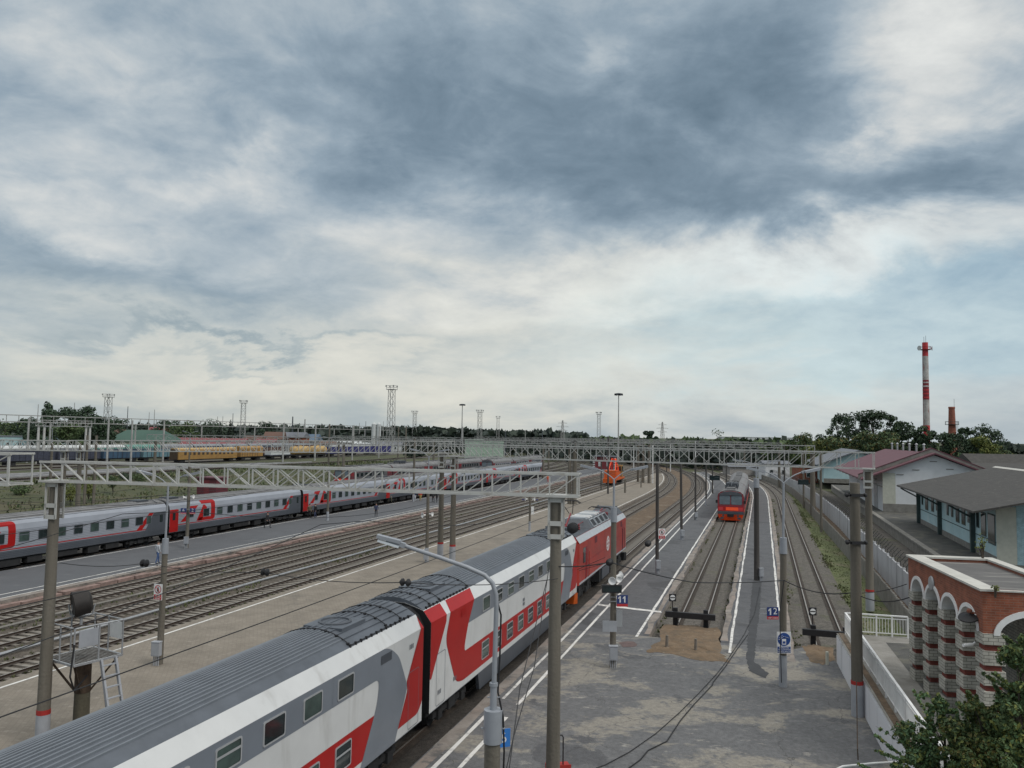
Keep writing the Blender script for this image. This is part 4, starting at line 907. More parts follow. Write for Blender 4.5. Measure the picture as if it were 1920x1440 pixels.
# ================================================================== GANTRIES, POLES, LAMPS, WIRES
def gantry(label, a, b, h=.68, depth=.55, posts=(), period=.95, style='out', m='gantry_paint', bw=.042, mid_=(.38, .56), roff=.5, grp='overhead line gantries', brackets=True, pr=.20, post_m='pole_concrete', painted=True):
    """lattice crossbar from a to b (underside heights in z); posts: list of (fraction along, post top z, ground z)"""
    a = Vector(a); b = Vector(b); d = b-a; L = math.hypot(d.x, d.y); rz = math.atan2(d.y, d.x)
    th = thing('line_gantry', label, 'overhead gantry', (a.x, a.y, 0), rz, grp)
    zf = lambda u: a.z+(b.z-a.z)*u/L
    P = lambda u, y, k: (u, y, zf(u)+k)
    mb = MB()
    for y in (-depth/2, depth/2):
        for k in (0, h): mb.beam(P(0, y, k), P(L, y, k), bw*1.5, bw*1.7)
    mb.build('chord', m, th)
    for name, y in (('front_lattice', -depth/2), ('rear_lattice', depth/2)):
        mb = MB(); n = max(3, int(L/period)); off = 0 if y < 0 else roff
        for i in range(n+1):
            u = min(L-.05, max(.05, (i+off)*L/n))
            mb.beam(P(u, y, 0), P(u, y, h), bw, bw*.8)
            u2 = u+L/n
            if u2 > L: continue
            f = u/L
            if style == 'out': up = f > .5
            else: up = y < 0
            mid = style == 'out' and mid_[0] < f < mid_[1]
            if mid and roff < .3: up = y < 0; mid = False
            if up or mid: mb.beam(P(u, y, 0), P(u2, y, h), bw*.8, bw*.7)
            if not up or mid: mb.beam(P(u, y, h), P(u2, y, 0), bw*.8, bw*.7)
        mb.build(name, m, th)
    mb = MB(); n = max(3, int(L/(period*2)))
    for i in range(n+1):
        u = min(L-.03, i*L/n+.03)
        for k in (0, h): mb.beam(P(u, -depth/2, k), P(u, depth/2, k), bw*.7)
        if i < n: mb.beam(P(u, -depth/2, h), P(u+L/n, depth/2, h), bw*.6); mb.beam(P(u, depth/2, 0), P(u+L/n, -depth/2, 0), bw*.6)
    mb.build('cross_bracing', m, th)
    for fr, zt, zg, lean in posts:
        u = fr*L; mb = MB(); mb.tube((u+lean, 0, zg), (u, 0, zt), pr*1.10, pr*.80, 14); po = mb.build('post', post_m, th, True)
        if painted:
            f = lambda z: u+lean*(1-(z-zg)/(zt-zg))
            mb = MB(); mb.tube((f(zg), 0, zg), (f(zg+1.2), 0, zg+1.2), pr*1.13, pr*1.10, 14); mb.build('grey_base', 'paint_grey', po, True)
            mb = MB(); mb.tube((f(zg+1.2), 0, zg+1.2), (f(zg+1.36), 0, zg+1.36), pr*1.115, pr*1.10, 14); mb.build('red_band', 'paint_red', po, True)
        if brackets:
            mb = MB(); z1 = zf(u)-.02; z0 = z1-1.25
            for sx_ in (-1, 1):
                for sy_ in (-1, 1): mb.beam((u+sx_*pr*1.0, sy_*pr*.9, z0), (u+sx_*pr*1.0, sy_*pr*.9, z1), .06, .05)
            for z in (z0+.06, z0+.45, z1-.1):
                for sy_ in (-1, 1): mb.box(u-pr*1.1, u+pr*1.1, sy_*pr*.95-.015, sy_*pr*.95+.015, z-.07, z+.07)
            mb.box(u-pr*1.5, u+pr*1.5, -depth/2, depth/2, z1-.03, z1+.06); mb.build('head_bracket', 'gantry_paint', po)
    return th
A1 = AT(84, 903, 27.7); B1 = AT(1087, 930, 24.2); B1.z = A1.z = 9.2
L1 = (B1-A1).length; fl = lambda px, Y: ((px-960)/FPX*Y-A1.x)/(B1.x-A1.x)
g1 = gantry('near white lattice gantry crossing above the double-deck train', A1, B1, .66, .55, [(fl(112, 27.6), 9.15, .2, -.02), (fl(1046, 24.3), 9.15, -.5, -.02)], .86, 'out')
e0 = AT(40, 903, 26.0); e0.z = 9.18; e1 = e0+Vector((-22, 5.5, 0))
gantry('stub end of another white lattice gantry at the left edge of the photo', e1, e0, .98, .9, [(.05, 9.1, .2, 0)], 1.9, 'alt', bw=.045)
B2 = AT(1640, 879, 52.5); B2.z = 9.15; A2 = AT(826, 858, 70.2); A2.z = 9.1
f2 = lambda X: (X-A2.x)/(B2.x-A2.x)
gantry('wide white lattice gantry with cross braces spanning from the tan platform to the white fence', A2, B2, 1.05, .8, [(f2(-4.9), 9.1, .2, 0), (f2(23.44), 9.1, .0, 0)], 1.12, 'out', pr=.24, bw=.05, mid_=(.17, .72), roff=.1)
A3 = AT(132, 844, 82); A3.z = 8.75; B3 = AT(850, 851, 70.6); B3.z = 9.35
gantry('long white lattice gantry reaching left from the twin brown posts on the tan platform', A3, B3, 1.05, .8, [(.975, 9.3, .2, 0), (.03, 8.7, 0, 0)], 1.12, 'out', pr=.24, bw=.05, roff=.15)
A4 = AT(-160, 842, 86); A4.z = 8.7; B4 = AT(131, 843, 81.4); B4.z = 8.75
gantry('white lattice gantry beyond the grass bank, meeting the left end of the long one', A4, B4, 1.0, .8, [(.97, 8.7, 0, 0)], 1.12, 'alt', pr=.24, bw=.06)
for i, (s, t0, t1, ps) in enumerate(((125.7, -29.2, 7.4, (.015, .99)), (125.7, -112, -28.2, (.02, .5, .985)), (193, -26.5, 6, (.03, .98)), (195, -112, -27, (.02, .35, .7, .98)), (262, -70, -4, (.02, .5, .98)), (330, -120, -30, (.05, .5, .95)))):
    a = (RC if i in (0, 2) else ST)(s, t0, 9.0); b = (RC if i in (0, 2) else ST)(s, t1, 9.0)
    gantry(['far lattice gantry whose thick grey post stands on the tan platform', 'far lattice gantry spanning the left tracks behind the wide one', 'distant lattice gantry over the bend by the tip of the tan platform', 'distant lattice gantry over the commuter cars on the left', 'very distant lattice gantry past the end of the tan platform', 'most distant lattice gantry near the horizon'][i], a, b, 1.1, .9, [(p, 9.0, 0, 0) for p in ps], 2.2, 'alt', m='gantry_far', bw=.07, pr=.38 if i == 0 else .3, post_m='pole_concrete', painted=False, brackets=False)

def horn(parent, p, d, r=.17, L=.30, m='white_paint'):
    p = Vector(p); d = Vector(d).normalized(); mb = MB()
    mb.lathe([(.05, -L), (.06, -L*.6), (r*.45, -L*.45), (r*.6, -L*.2), (r, 0), (r*.92, .005), (r*.35, -L*.25), (.03, -L*.25)], p+d*L*.5, 14, 0, d); mb.beam(p-d*L*.3, p-d*L*.3+Vector((0, 0, -.12)), .04)
    o = mb.build('loudspeaker', m, parent, True); return o
def box_cabinet(parent, x, y, z, w=.38, d=.26, h=.62, legs=True):
    mb = MB(); mb.box(x-w/2, x+w/2, y-d/2, y+d/2, z, z+h); mb.box(x-w/2-.02, x+w/2+.02, y-d/2-.02, y+d/2+.02, z+h, z+h+.03); mb.box(x-w/2+.03, x+w/2-.03, y-d/2-.012, y-d/2, z+.04, z+h-.04)
    if legs:
        for k in range(4): mb.tube((x-w/2+.07+k*(w-.14)/3, y, 0), (x-w/2+.07+k*(w-.14)/3, y, z), .025, n=6)
    return mb.build('junction_box', 'paint_grey', parent)
def double_lamp(label, base, hc, hm, span=1.9, ang=0., post='pole_concrete', r0=.15, box=True, grp='double-armed platform lamps', lean=0., box_z=.45, arm_up=.55, speakers=False):
    """concrete stub hc high, slim steel mast up to hm, two swan-neck arms with flat lamp heads"""
    th = thing('street_lamp', label, 'street lamp', base, ang, grp)
    mb = MB(); mb.tube((0, 0, 0), (lean*hc, 0, hc), r0, r0*.85, 12); mb.build('post', post, th, True)
    mb = MB(); x1 = lean*hc; x2 = lean*hm
    mb.tube((x1, 0, hc-.25), (x1, 0, hc+.45), r0*1.05, r0*.95, 12); mb.tube((x1, 0, hc+.45), (x2, 0, hm), .055, .05, 10); mb.build('mast', 'lamp_grey', th, True)
    for sg in (-1, 1):
        mb = MB(); pts = [(x2+sg*span*q, 0, hm+arm_up*(1-(1-q)**2.2)) for q in (0, .06, .14, .25, .4, .6, .8)]; mb.path(pts, .026, 8); arm = mb.build('arm', 'lamp_grey', th, True)
        mb = MB(); c = Vector(pts[-1]); d = (Vector(pts[-1])-Vector(pts[-2])).normalized(); e = c+d*.62
        mb.beam(c-d*.1, e, .21, .09); mb.beam(c-d*.22, c, .11, .10)
        hd = mb.build('lamp_head', 'lamp_grey', arm); mb = MB(); mb.beam(c+Vector((0, 0, -.055)), e+Vector((0, 0, -.055)), .18, .03); mb.build('lamp_glass', 'lamp_glass', hd)
    if box: box_cabinet(th, 0, -r0-.14, box_z)
    if speakers:
        horn(th, (x1-.3, -.15, hc*.45), (-1, -.6, -.1)); horn(th, (x1+.3, -.1, hc*.45), (1, -.5, .1))
    return th
dl_c = double_lamp('double-armed lamp on the tan platform beside the searchlight stand', G(299, 1245, .2), 5.3, 8.2, 1.25, -.15, lean=.008)
dl_g = double_lamp('double-armed lamp with white horn speakers on the tan platform, left of the twin brown posts', G(800, 1054, .2), 6.6, 8.85, 1.35, -.12, box=False)
horn(dl_g, (-.28, -.2, 3.95), (-.8, -.7, 0), .24); horn(dl_g, (.30, -.1, 4.05), (1, -.3, 0), .2)
mb = MB(); mb.box(-.2, .1, -.35, -.16, .25, 1.1); mb.tube((0, 0, 0), (0, 0, 1.2), .165, .165, 12); mb.build('base_box', 'paint_grey', dl_g)
dl_l = double_lamp('double-armed lamp carrying the 11 sign and the black display board', G(1149, 1250, .2), 7.0, 8.75, 1.25, -.05, box=True, box_z=.40, r0=.15)
horn(dl_l, (-.05, -.28, 4.05), (-.25, -1, 0), .19); horn(dl_l, (.2, -.22, 4.12), (.3, -1, 0), .15); horn(dl_l, (.25, .1, 4.2), (.8, .5, .1), .2)
dl_n = double_lamp('double-armed lamp with the round blue notice on platform 12', G(1468, 1287, .2), 6.0, 8.85, 1.3, .05, box=False, r0=.16, lean=.01)
mb = MB(); mb.tube((0, 0, 0), (.005, 0, 1.35), .178, .172, 12); mb.build('grey_base', 'paint_grey', dl_n, True)
dl_m = double_lamp('old dark double-armed lamp pole standing on the tar strip of platform 12', G(1419, 1088, .2), 7.3, 8.75, 1.5, .02, post='pole_old', r0=.22, box=False, arm_up=.35)
box_cabinet(dl_m, .25, -.32, .35, .32, .22, .6)
# slim steel lamp in the foreground: concrete stub, grey sleeve, long single arm
fl_b = Vector((-.30, 17.2, .2)); th = thing('street_lamp', 'foreground street lamp with a single long curved arm over the double-deck train', 'street lamp', fl_b, 0, 'single-armed lamps')
mb = MB(); mb.tube((0, 0, -.2), (0, 0, 4.42), .195, .165, 16); mb.build('post', 'pole_concrete', th, True)
mb = MB(); mb.tube((.01, 0, 4.38), (.01, 0, 5.05), .20, .20, 18); mb.tube((.01, 0, 5.05), (.01, 0, 5.56), .075, .07, 12); mb.tube((.01, 0, 5.53), (.01, 0, 5.60), .09, .09, 12); 
for sg in (-1, 1): mb.tube((.01+sg*.2, -.05, 4.68), (.01+sg*.25, -.05, 4.68), .02); mb.tube((.01+sg*.07, 0, 5.30), (.01+sg*.13, 0, 5.30), .015)
mb.build('sleeve', 'lamp_grey', th, True)
mb = MB(); arm = [(.015, 0, 5.5), (.03, 0, 6.4), (.04, 0, 7.15), (.03, 0, 7.42), (-.05, 0, 7.66), (-.22, 0, 7.83), (-.6, 0, 7.99), (-1.2, 0, 8.19), (-1.75, 0, 8.36), (-2.02, 0, 8.45)]
mb.path(arm, .055, 10, r1=.042); a_ = mb.build('arm', 'lamp_grey', th, True)
mb = MB(); mb.beam((-1.92, 0, 8.42), (-2.32, 0, 8.545), .13, .10); mb.beam((-2.02, 0, 8.50), (-2.52, 0, 8.62), .20, .07); hd = mb.build('lamp_head', 'lamp_grey', a_)
mb = MB(); mb.beam((-2.05, 0, 8.40), (-2.50, 0, 8.53), .17, .05); mb.build('lamp_glass', 'lamp_glass', hd)
mb = MB(); mb.path([(.05, .02, 7.3), (.14, .02, 7.0), (.13, .03, 6.2), (.10, .03, 5.4), (.22, -.05, 4.9), (.25, -.03, 4.2), (.20, 0, 2), (.21, 0, 0)], .022, 6); mb.build('cable', 'black', th, True)

def plain_pole(label, base, h, r=.14, m='pole_concrete', name='utility_pole', grp=None, base_paint=False, box=False, lean=0., ang=0., top=None, r1=None):
    th = thing(name, label, 'pole', base, ang, grp); mb = MB(); mb.tube((0, 0, 0), (lean*h, 0, h), r, r1 or r*.8, 10); po = mb.build('shaft', m, th, True)
    if base_paint:
        mb = MB(); mb.tube((0, 0, 0), (lean*1.1, 0, 1.1), r*1.06, r*1.04, 10); mb.build('grey_base', 'paint_grey', po, True)
    if box: box_cabinet(th, 0.05, -r-.15, .4, .36, .24, .6)
    return th
PG = 'plain poles along the platforms'
p_d = plain_pole('pole with the blue 6 and 2 signs in front of the red lettered grey coach', G(350, 1027, .2), 7.4, .16, grp=PG, box=True); horn(p_d, (-.3, -.15, 4.6), (-1, -.4, 0), .2); horn(p_d, (.35, -.1, 4.7), (1, -.2, 0), .2)
p_e = plain_pole('globe lamp pole near the grey coaches', G(614, 976, .2), 6.3, .15, grp=PG, base_paint=True)
mb = MB(); mb.ball((-.25, -.2, 4.2), .18, 10); mb.tube((-.25, -.2, 4.0), (0, 0, 4.0), .03); mb.build('globe_lamp', 'sign_white', p_e, True)
plain_pole('grey base pole next to the man in white shorts', G(775, 940, .2), 10.0, .20, grp=PG, base_paint=True)
p_j = plain_pole('short pole with purple speakers and a white box on the tan platform', G(993, 996, .2), 4.2, .13, grp=PG, base_paint=True)
for sg in (-1, 1): horn(p_j, (sg*.4, -.1, 3.6), (sg, -.4, 0), .2); horn(p_j, (sg*.75, -.1, 3.55), (sg, -.2, 0), .14, .2, 'wagon_purple')
mb = MB(); mb.box(.14, .46, -.14, .1, 1.9, 2.75); mb.build('white_box', 'white_paint', p_j)
p_k4 = plain_pole('slim dark pole carrying the no crossing sign on platform 11', G(1232, 1075, .2), 8.9, .15, 'pole_old', grp=PG, base_paint=True, box=True)
p_k5 = plain_pole('slim dark pole with two grey boxes, second along platform 11', G(1278, 1012, .2), 8.2, .15, 'pole_old', grp=PG, box=True, base_paint=True, lean=-.01)
plain_pole('slim pole third along platform 11, left of the red commuter train', G(1304, 975, .2), 8.3, .14, 'pole_old', grp=PG, box=True)
plain_pole('slim pole fourth along platform 11, by the bend of the white lines', G(1324, 948, .2), 6.6, .14, 'pole_old', grp=PG, base_paint=True)
plain_pole('short post with a white plate on the tan platform near its tip', G(1202, 914, .2), 3.4, .14, grp=PG)
plain_pole('short stout post on the tan platform below the blue lamp head', G(1172, 924, .2), 2.6, .2, grp=PG)
plain_pole('tall dark pole in front of the orange rail crane', G(1140, 928, 0), 11.0, .18, 'pole_old', grp=PG)
plain_pole('dark pole left of the orange rail crane', G(1127, 921, 0), 9, .13, 'pole_old', grp=PG)
pk3 = plain_pole('thick grey gantry post with a white painted pipe beside it', G(1217, 906, .2), 9, .38, grp=PG); mb = MB(); mb.tube((.85, 0, 0), (.85, 0, 9), .13); mb.build('white_pipe', 'white_paint', pk3, True)
P_P = G(1608, 1342, .2); pp = plain_pole('thick concrete pole beside the white railing with a red band and grey base', P_P, 9.1, .225, grp='thick concrete poles', r1=.19)
mb = MB(); mb.tube((0, 0, 0), (0, 0, 1.22), .24, .236, 14); mb.build('grey_base', 'paint_grey', pp, True)
mb = MB(); mb.tube((0, 0, 1.22), (0, 0, 1.36), .238, .236, 14); mb.build('red_band', 'paint_red', pp, True)
for z in (8.62, 6.75):
    mb = MB(); mb.box(-.30, .30, -.25, -.19, z-.06, z+.06); mb.box(-.30, .30, .19, .25, z-.06, z+.06)
    for sg in (-1, 1): mb.tube((sg*.28, -.25, z), (sg*.28, .25, z), .04); mb.ball((sg*.36, -.1, z), .09)
    mb.build('clamp', 'black', pp)
# far poles along the right-hand tracks and fences (pixel of foot, height)
k = 0
for x, y, z, h, m, lb in ((1507, 952, 0, 9, 'pole_concrete', 'concrete pole on the grass verge, far side of the picket fence'), (1540, 998, 0, 9.5, 'pole_concrete', 'concrete pole on the grass verge beside the lightning rod cross'),
        (1471, 935, .2, 10, 'pole_old', 'dark leaning pole behind the round blue notice lamp'), (1362, 915, .2, 6, 'pole_old', 'thin dark pole right of the platform 11 display board'), (1336, 925, .2, 5.6, 'pole_old', 'thin dark pole carrying the small far display board'),
        (1357, 882, 0, 7, 'pole_old', 'distant thin pole nearest the red train roof'), (1388, 880, 0, 8, 'pole_old', 'distant thin pole right of the red train pantograph'), (1407, 888, 0, 8, 'pole_old', 'distant thin pole left of the old dark lamp'), (1431, 890, 0, 7, 'pole_concrete', 'distant stub pole by the bend of the white fence'), (1250, 884, 0, 8, 'pole_old', 'distant pole at the tip of the tan platform'), (1188, 880, 0, 8, 'white_paint', 'distant white painted pole right of the orange crane'), (1257, 884, 0, 9, 'white_paint', 'distant white painted post left of the platform 11 bend'), (1304, 890, 0, 10, 'white_paint', 'distant white painted post above the third platform pole')):
    plain_pole(lb, G(x, y, z), h, .16, m, grp='distant poles by the right-hand tracks')
# ---- signs and boards
def plate(mb, w, h, cx=0, cz=0, y=0, m=0, t=.02): mb.box(cx-w/2, cx+w/2, y, y+t, cz-h/2, cz+h/2, m)
def number_sign(label, p, num, ang, s=1.):
    th = thing('platform_sign', label, 'sign', p, ang, 'blue platform number signs'); mb = MB(); plate(mb, .52*s, .40*s); mb.build('board', 'sign_navy', th)
    mb = MB(); plate(mb, .52*s, .13*s, 0, -.27*s); mb.build('red_strip', 'sign_red', th)
    mb = MB(); plate(mb, .5*s, .04, -.3*s, .1, .03, 0, .03); plate(mb, .5*s, .04, -.3*s, -.1, .03, 0, .03); mb.build('bracket', 'galv', th)
    mb = MB(); one = lambda c: mb.prism([(c-.028*s, -.14*s), (c+.034*s, -.14*s), (c+.034*s, .15*s), (c-.02*s, .15*s), (c-.10*s, .07*s), (c-.085*s, .02*s), (c-.028*s, .065*s)], lambda x, z: (x, -.006, z), lambda x, z: (x, -.001, z))
    if num[0] == '1': one(-.11*s)
    if num == '11': one(.11*s)
    if mb.v: mb.build('lettering', 'sign_white', th)
    if num[-1] != '1': text(num[-1], .40*s, 'sign_white', th, (.11*s if len(num) > 1 else 0, -.004, .01), (R_(90), 0, 0)); text('платформа', .085*s, 'sign_white', th, (0, -.004, -.27*s), (R_(90), 0, 0))
number_sign('blue sign reading 11 with a red strip on the platform lamp', AT(1167, 1124, 38.2), '11', .05)
number_sign('blue sign reading 12 with a red strip on the platform 12 lamp', AT(1449, 1147, 35.7), '12', .05, .98)
number_sign('small blue sign reading 6 on the pole of the grey platform', AT(344, 957, 74.3), '6', 0, 1.0)
number_sign('small blue sign reading 2 on the pole of the grey platform', AT(361, 957, 74.3), '2', 0, 1.0)
def board(label, p, w, h, ang):
    th = thing('display_board', label, 'display board', p, ang, 'black train display boards'); mb = MB(); mb.box(-w/2, w/2, -.09, .09, -h/2, h/2); mb.build('case', 'black', th)
    mb = MB(); mb.box(-w/2+.05, w/2-.05, -.098, -.091, -h/2+.05, h/2-.05); mb.build('screen', 'glass', th)
    mb = MB(); mb.box(-.04, .04, .09, .3, -.05, .05); mb.build('bracket', 'black', th)
board('black display board under the white horn speakers on platform 11', AT(1147, 1104, 38.0), .92, .36, .03)
board('small black display board far along platform 11', AT(1340, 896, 118), 1.5, .7, 0)
board('black display board beside the white fence', AT(1506, 904, 128), 1.7, .8, 0)
def no_cross(label, p, ang, s=1.):
    th = thing('warning_sign', label, 'sign', p, ang, 'no crossing signs'); mb = MB(); plate(mb, .48*s, .72*s); mb.build('board', 'sign_white', th)
    mb = MB(); plate(mb, .44*s, .22*s, 0, -.23*s, -.004, 0, .003); mb.build('red_panel', 'sign_red', th)
    mb = MB()
    for i in range(28):
        a0, a1 = 2*math.pi*i/28, 2*math.pi*(i+1)/28; q = lambda r, a: (r*s*math.cos(a), -.005, .12*s+r*s*math.sin(a)); mb.poly([q(.19, a0), q(.19, a1), q(.155, a1), q(.155, a0)])
    mb.beam((-.12*s, -.006, .24*s), (.12*s, -.006, .0), .035*s, .004, 0); mb.build('ring', 'sign_red', th)
    mb = MB(); mb.box(-.05*s, .05*s, -.0045, -.001, .03*s, .17*s); mb.lathe([(.032*s, 0), (.032*s, .003)], (0, -.001, .205*s), 10, 0, (0, -1, 0)); mb.beam((-.03*s, -.003, .03*s), (-.07*s, -.003, -.03*s), .03*s, .003); mb.beam((.03*s, -.003, .03*s), (.06*s, -.003, -.03*s), .03*s, .003); mb.build('walking_figure', 'black', th)
    for k in range(3): text(('ПЕРЕХОД', 'ЧЕРЕЗ ПУТИ', 'ЗАПРЕЩЁН')[k], .055*s, 'sign_white', th, (0, -.008, (-.165-.065*k)*s), (R_(90), 0, 0))
no_cross('red and white no crossing sign on the double-armed lamp beside the searchlight stand', AT(296, 1110, 37.3), -.35, 1.0); no_cross('red and white no crossing sign on the slim dark pole of platform 11', AT(1241, 1001, 64.2), .1, 1.15)
th = thing('notice_sign', 'blue and white round pictogram notice on the platform 12 lamp', 'sign', AT(1470, 1205, 35.5), .05); mb = MB(); plate(mb, .62, .92); mb.build('board', 'sign_white', th)
mb = MB(); mb.lathe([(.285, 0), (.285, .004)], (0, 0, .14), 28, 0, (0, -1, 0)); plate(mb, .58, .26, 0, -.30, -.004, 0, .003); mb.build('blue_disc', 'sign_blue', th)
mb = MB(); mb.box(-.09, .09, -.009, -.005, -.08, .16); mb.beam((-.25, -.007, .12), (-.02, -.007, .27), .05, .003); mb.beam((-.02, -.007, .27), (.23, -.007, .20), .05, .003); mb.beam((-.24, -.007, .2), (-.05, -.007, .33), .025, .003); mb.build('pictogram', 'sign_white', th)
mb = MB(); mb.box(-.06, .06, -.011, -.0095, -.04, .06); mb.build('pictogram_window', 'sign_blue', th)
for k, w in enumerate(('ВНИМАНИЕ', 'ПАССАЖИРАМ', 'НОСИТЬ МАСКУ')): text(w, .075, 'sign_white', th, (0, -.008, -.225-.08*k), (R_(90), 0, 0))
th = thing('number_sign', 'small bright blue sign with a white 6 behind the foreground lamp post', 'sign', AT(944, 1384, 19.5), .3); mb = MB(); plate(mb, .34, .42); mb.build('board', 'signal_blue', th); text('6', .34, 'sign_white', th, (0, -.004, .0), (R_(90), 0, 0))
th = thing('trolley', 'red trolley with an upright black handle at the foot of the mossy gantry post', 'trolley', G(1046, 1466, .2), .2); mb = MB(); mb.box(-.36, .36, -.22, .22, .18, .52); mb.box(-.36, .36, -.24, -.22, .18, .6); mb.build('tray', 'paint_red', th)
mb = MB(); mb.path([(.16, 0, .5), (.16, 0, 1.35), (.12, 0, 1.42), (-.02, 0, 1.43)], .022, 8); mb.build('handle', 'black', th, True)
for sx_ in (-.25, .25): mb = MB(); mb.lathe([(.12, -.03), (.12, .03)], (sx_, -.2, .12), 12, 0, (0, 1, 0)); mb.lathe([(.12, -.03), (.12, .03)], (sx_, .2, .12), 12, 0, (0, 1, 0)); mb.build('wheel', 'rubber', th)
mb = MB(); mb.box(-.33, .33, -.24, -.22, 0, .5); mb.build('leaning_sign', 'paint_grey', dl_l, loc=(-.2, -.35, 1.75)); mb = MB(); mb.box(.15, .42, -.2, -.18, 0, .75); mb.build('info_plate', 'galv', dl_l, loc=(0, 0, 1.9))
# ---- searchlight stand on the tan platform
sb = Vector((-14.75, 28.4, .2)); th = thing('searchlight_stand', 'rusty searchlight stand with a railed platform and ladder, behind the double-deck train', 'searchlight stand', sb, R_(58))
mb = MB(); mb.tube((0, 0, 0), (0, 0, 2.85), .27, .24, 14); mb.build('post', 'pole_mossy', th, True)
defm('lamp_iron', (.022, .018, .016), .7, var=.4, scale=4); defm('deck_grey', (.20, .195, .185), .8, scale=5, col2=(.07, .06, .05)); defm('rust', (.060, .040, .026), .9, var=.4, scale=5)
mb = MB(); mb.tube((0, 0, 1.7), (0, 0, 2.88), .265, .26, 14)
for a in range(4):
    q = (math.cos(a*math.pi/2+.785), math.sin(a*math.pi/2+.785)); mb.beam((q[0]*.25, q[1]*.25, 1.75), (q[0]*1.1, q[1]*1.1, 2.86), .06)
mb.build('strut', 'rust', th)
mb = MB(); w = .86
for k in range(17): mb.box(-w+k*.107, -w+k*.107+.06, -w, w, 2.90, 2.93, 0)
for e in (-w, w): mb.beam((-w, e, 2.9), (w, e, 2.9), .07, .07, 1); mb.beam((e, -w, 2.9), (e, w, 2.9), .07, .07, 1)
mb.build('deck', ['deck_grey', 'galv'], th)
mb = MB(); ht = 4.12
for i in range(3):
    for j in range(3):
        if i == 1 and j == 1: continue
        x, y = -w+i*w, -w+j*w; mb.tube((x, y, 2.9), (x, y, ht+(.45 if (i, j) == (1, 2) else 0)), .028, n=6)
for e in (-w, w): mb.tube((-w, e, ht), (w, e, ht), .028, n=6); mb.tube((e, -w, ht), (e, w, ht), .028, n=6)
mb.build('railing', 'galv', th)
mb = MB(); mb.box(-.72, -.05, -w-.03, -w-.01, 3.45, 4.02); mb.build('rail_panel', 'paint_grey', th); mb = MB(); mb.box(w+.01, w+.03, -.75, -.05, 3.42, 4.0); mb.build('rail_panel', 'white_paint', th)
mb = MB(); dd = Vector((-.88, .34, -.14)).normalized(); c = Vector((.1, .45, 4.66)); mb.lathe([(.30, -.30), (.40, -.22), (.43, .05), (.46, .28), (.44, .30), (.40, .27)], c, 22, 0, dd); lampb = mb.build('searchlight', 'lamp_iron', th, True)
mb = MB(); mb.lathe([(.40, .262), (.02, .268)], c, 22, 0, dd); mb.build('lens', 'leaf_conifer', lampb); 
mb = MB(); mb.path([c+Vector((.3, -.3, -.05)), c+Vector((.25, -.25, -.4)), c+Vector((0, 0, -.52)), c+Vector((-.25, .25, -.4)), c+Vector((-.3, .3, -.05))], .03, 6); mb.tube(c+Vector((0, 0, -.52)), c+Vector((0, 0, -.75)), .05); mb.build('yoke', 'galv', lampb)
mb = MB()
for e in (-.26, .26): mb.beam((e+.35, -w-.02, 2.9), (e+.35, -w-1.0, 0), .07, .11)
for k in range(8): f = (k+.6)/8.4; mb.beam((.05, -w-.02-.98*f, 2.9*(1-f)), (.65, -w-.02-.98*f, 2.9*(1-f)), .12, .03)
mb.build('ladder', 'paint_grey', th); mb = MB(); mb.tube((w, w, 4.1), (w+1.0, w+.6, 0), .02); mb.build('stay', 'rust', th); mb = MB(); mb.path([(-w, -w, 3.6), (-w-.15, -w-.1, 2.6), (-.7, -.7, 2.05), (-.2, -.3, 2.15), (0, -.25, 2.3)], .03, 6); mb.build('cable', 'black', th, True)

# ---- wires
def wire(label, pts, r=.012, m='black', grp='overhead wires', sag=0.):
    P = [Vector(p) for p in pts]; Q = [P[0]]
    for a, b in zip(P, P[1:]):
        n = 8 if sag else 1
        for k in range(1, n+1): t = k/n; q = a.lerp(b, t); q.z -= sag*4*t*(1-t); Q.append(q)
    mb = MB(); mb.path([q-P[0] for q in Q], r, 5, caps=False); return tag(mb.build('overhead_wire', m, smooth=True, loc=P[0]), label, 'wire', grp)
def catenary(desc, crv, t, s0, s1, zc=6.15, sup=(22, 62, 126, 193, 262, 330), r=.011):
    b0 = crv(s0, t, 0); th = thing('catenary_wire', 'pair of overhead wires above '+desc, 'overhead wire', b0, 0, 'catenary wires')
    mb = MB(); P = [crv(s, t+.25*math.sin(s*.07), zc)-b0 for s in srange(s0, s1, 8)]; mb.path(P, r*1.25, 5, caps=False); mb.build('contact_wire', 'black', th)
    nodes = [s0-25]+[s for s in sup]+[s1+40]; mb = MB(); Q = []; dr = MB(); s = s0
    while s <= s1:
        for a, b in zip(nodes, nodes[1:]):
            if a <= s <= b: f = (s-a)/(b-a); z = zc+2.3-1.75*4*f*(1-f); break
        p = crv(s, t, z)-b0; Q.append(p)
        if int(s) % 9 == 0: dr.tube(p, crv(s, t+.25*math.sin(s*.07), zc)-b0, r*.6, n=4, caps=False)
        s += 3
    mb.path(Q, r, 5, caps=False); mb.build('carrier_wire', 'black', th)
catenary('the double-deck train', RC, -12.4, 3, 400); catenary('the empty track by the tan platform', RC, -19.6, 3, 400); catenary('the red commuter train', RC, -4.05, 58, 400, 6.4, (60, 126, 193, 262, 330)); catenary('the railway track by the grassy verge', RC, 3.5, 58, 400, 6.4, (60, 126, 193, 262, 330))
for lb, t in (('the track next to the tan platform', -33.1), ('the middle left track', -37.8), ('the track by the pink kerb', -42.5), ('the long grey coaches', -57.2), ('the track behind the grey coaches', -66.), ('the far dark red commuter train', -80.2)): catenary(lb, LC, t, 25, 400)
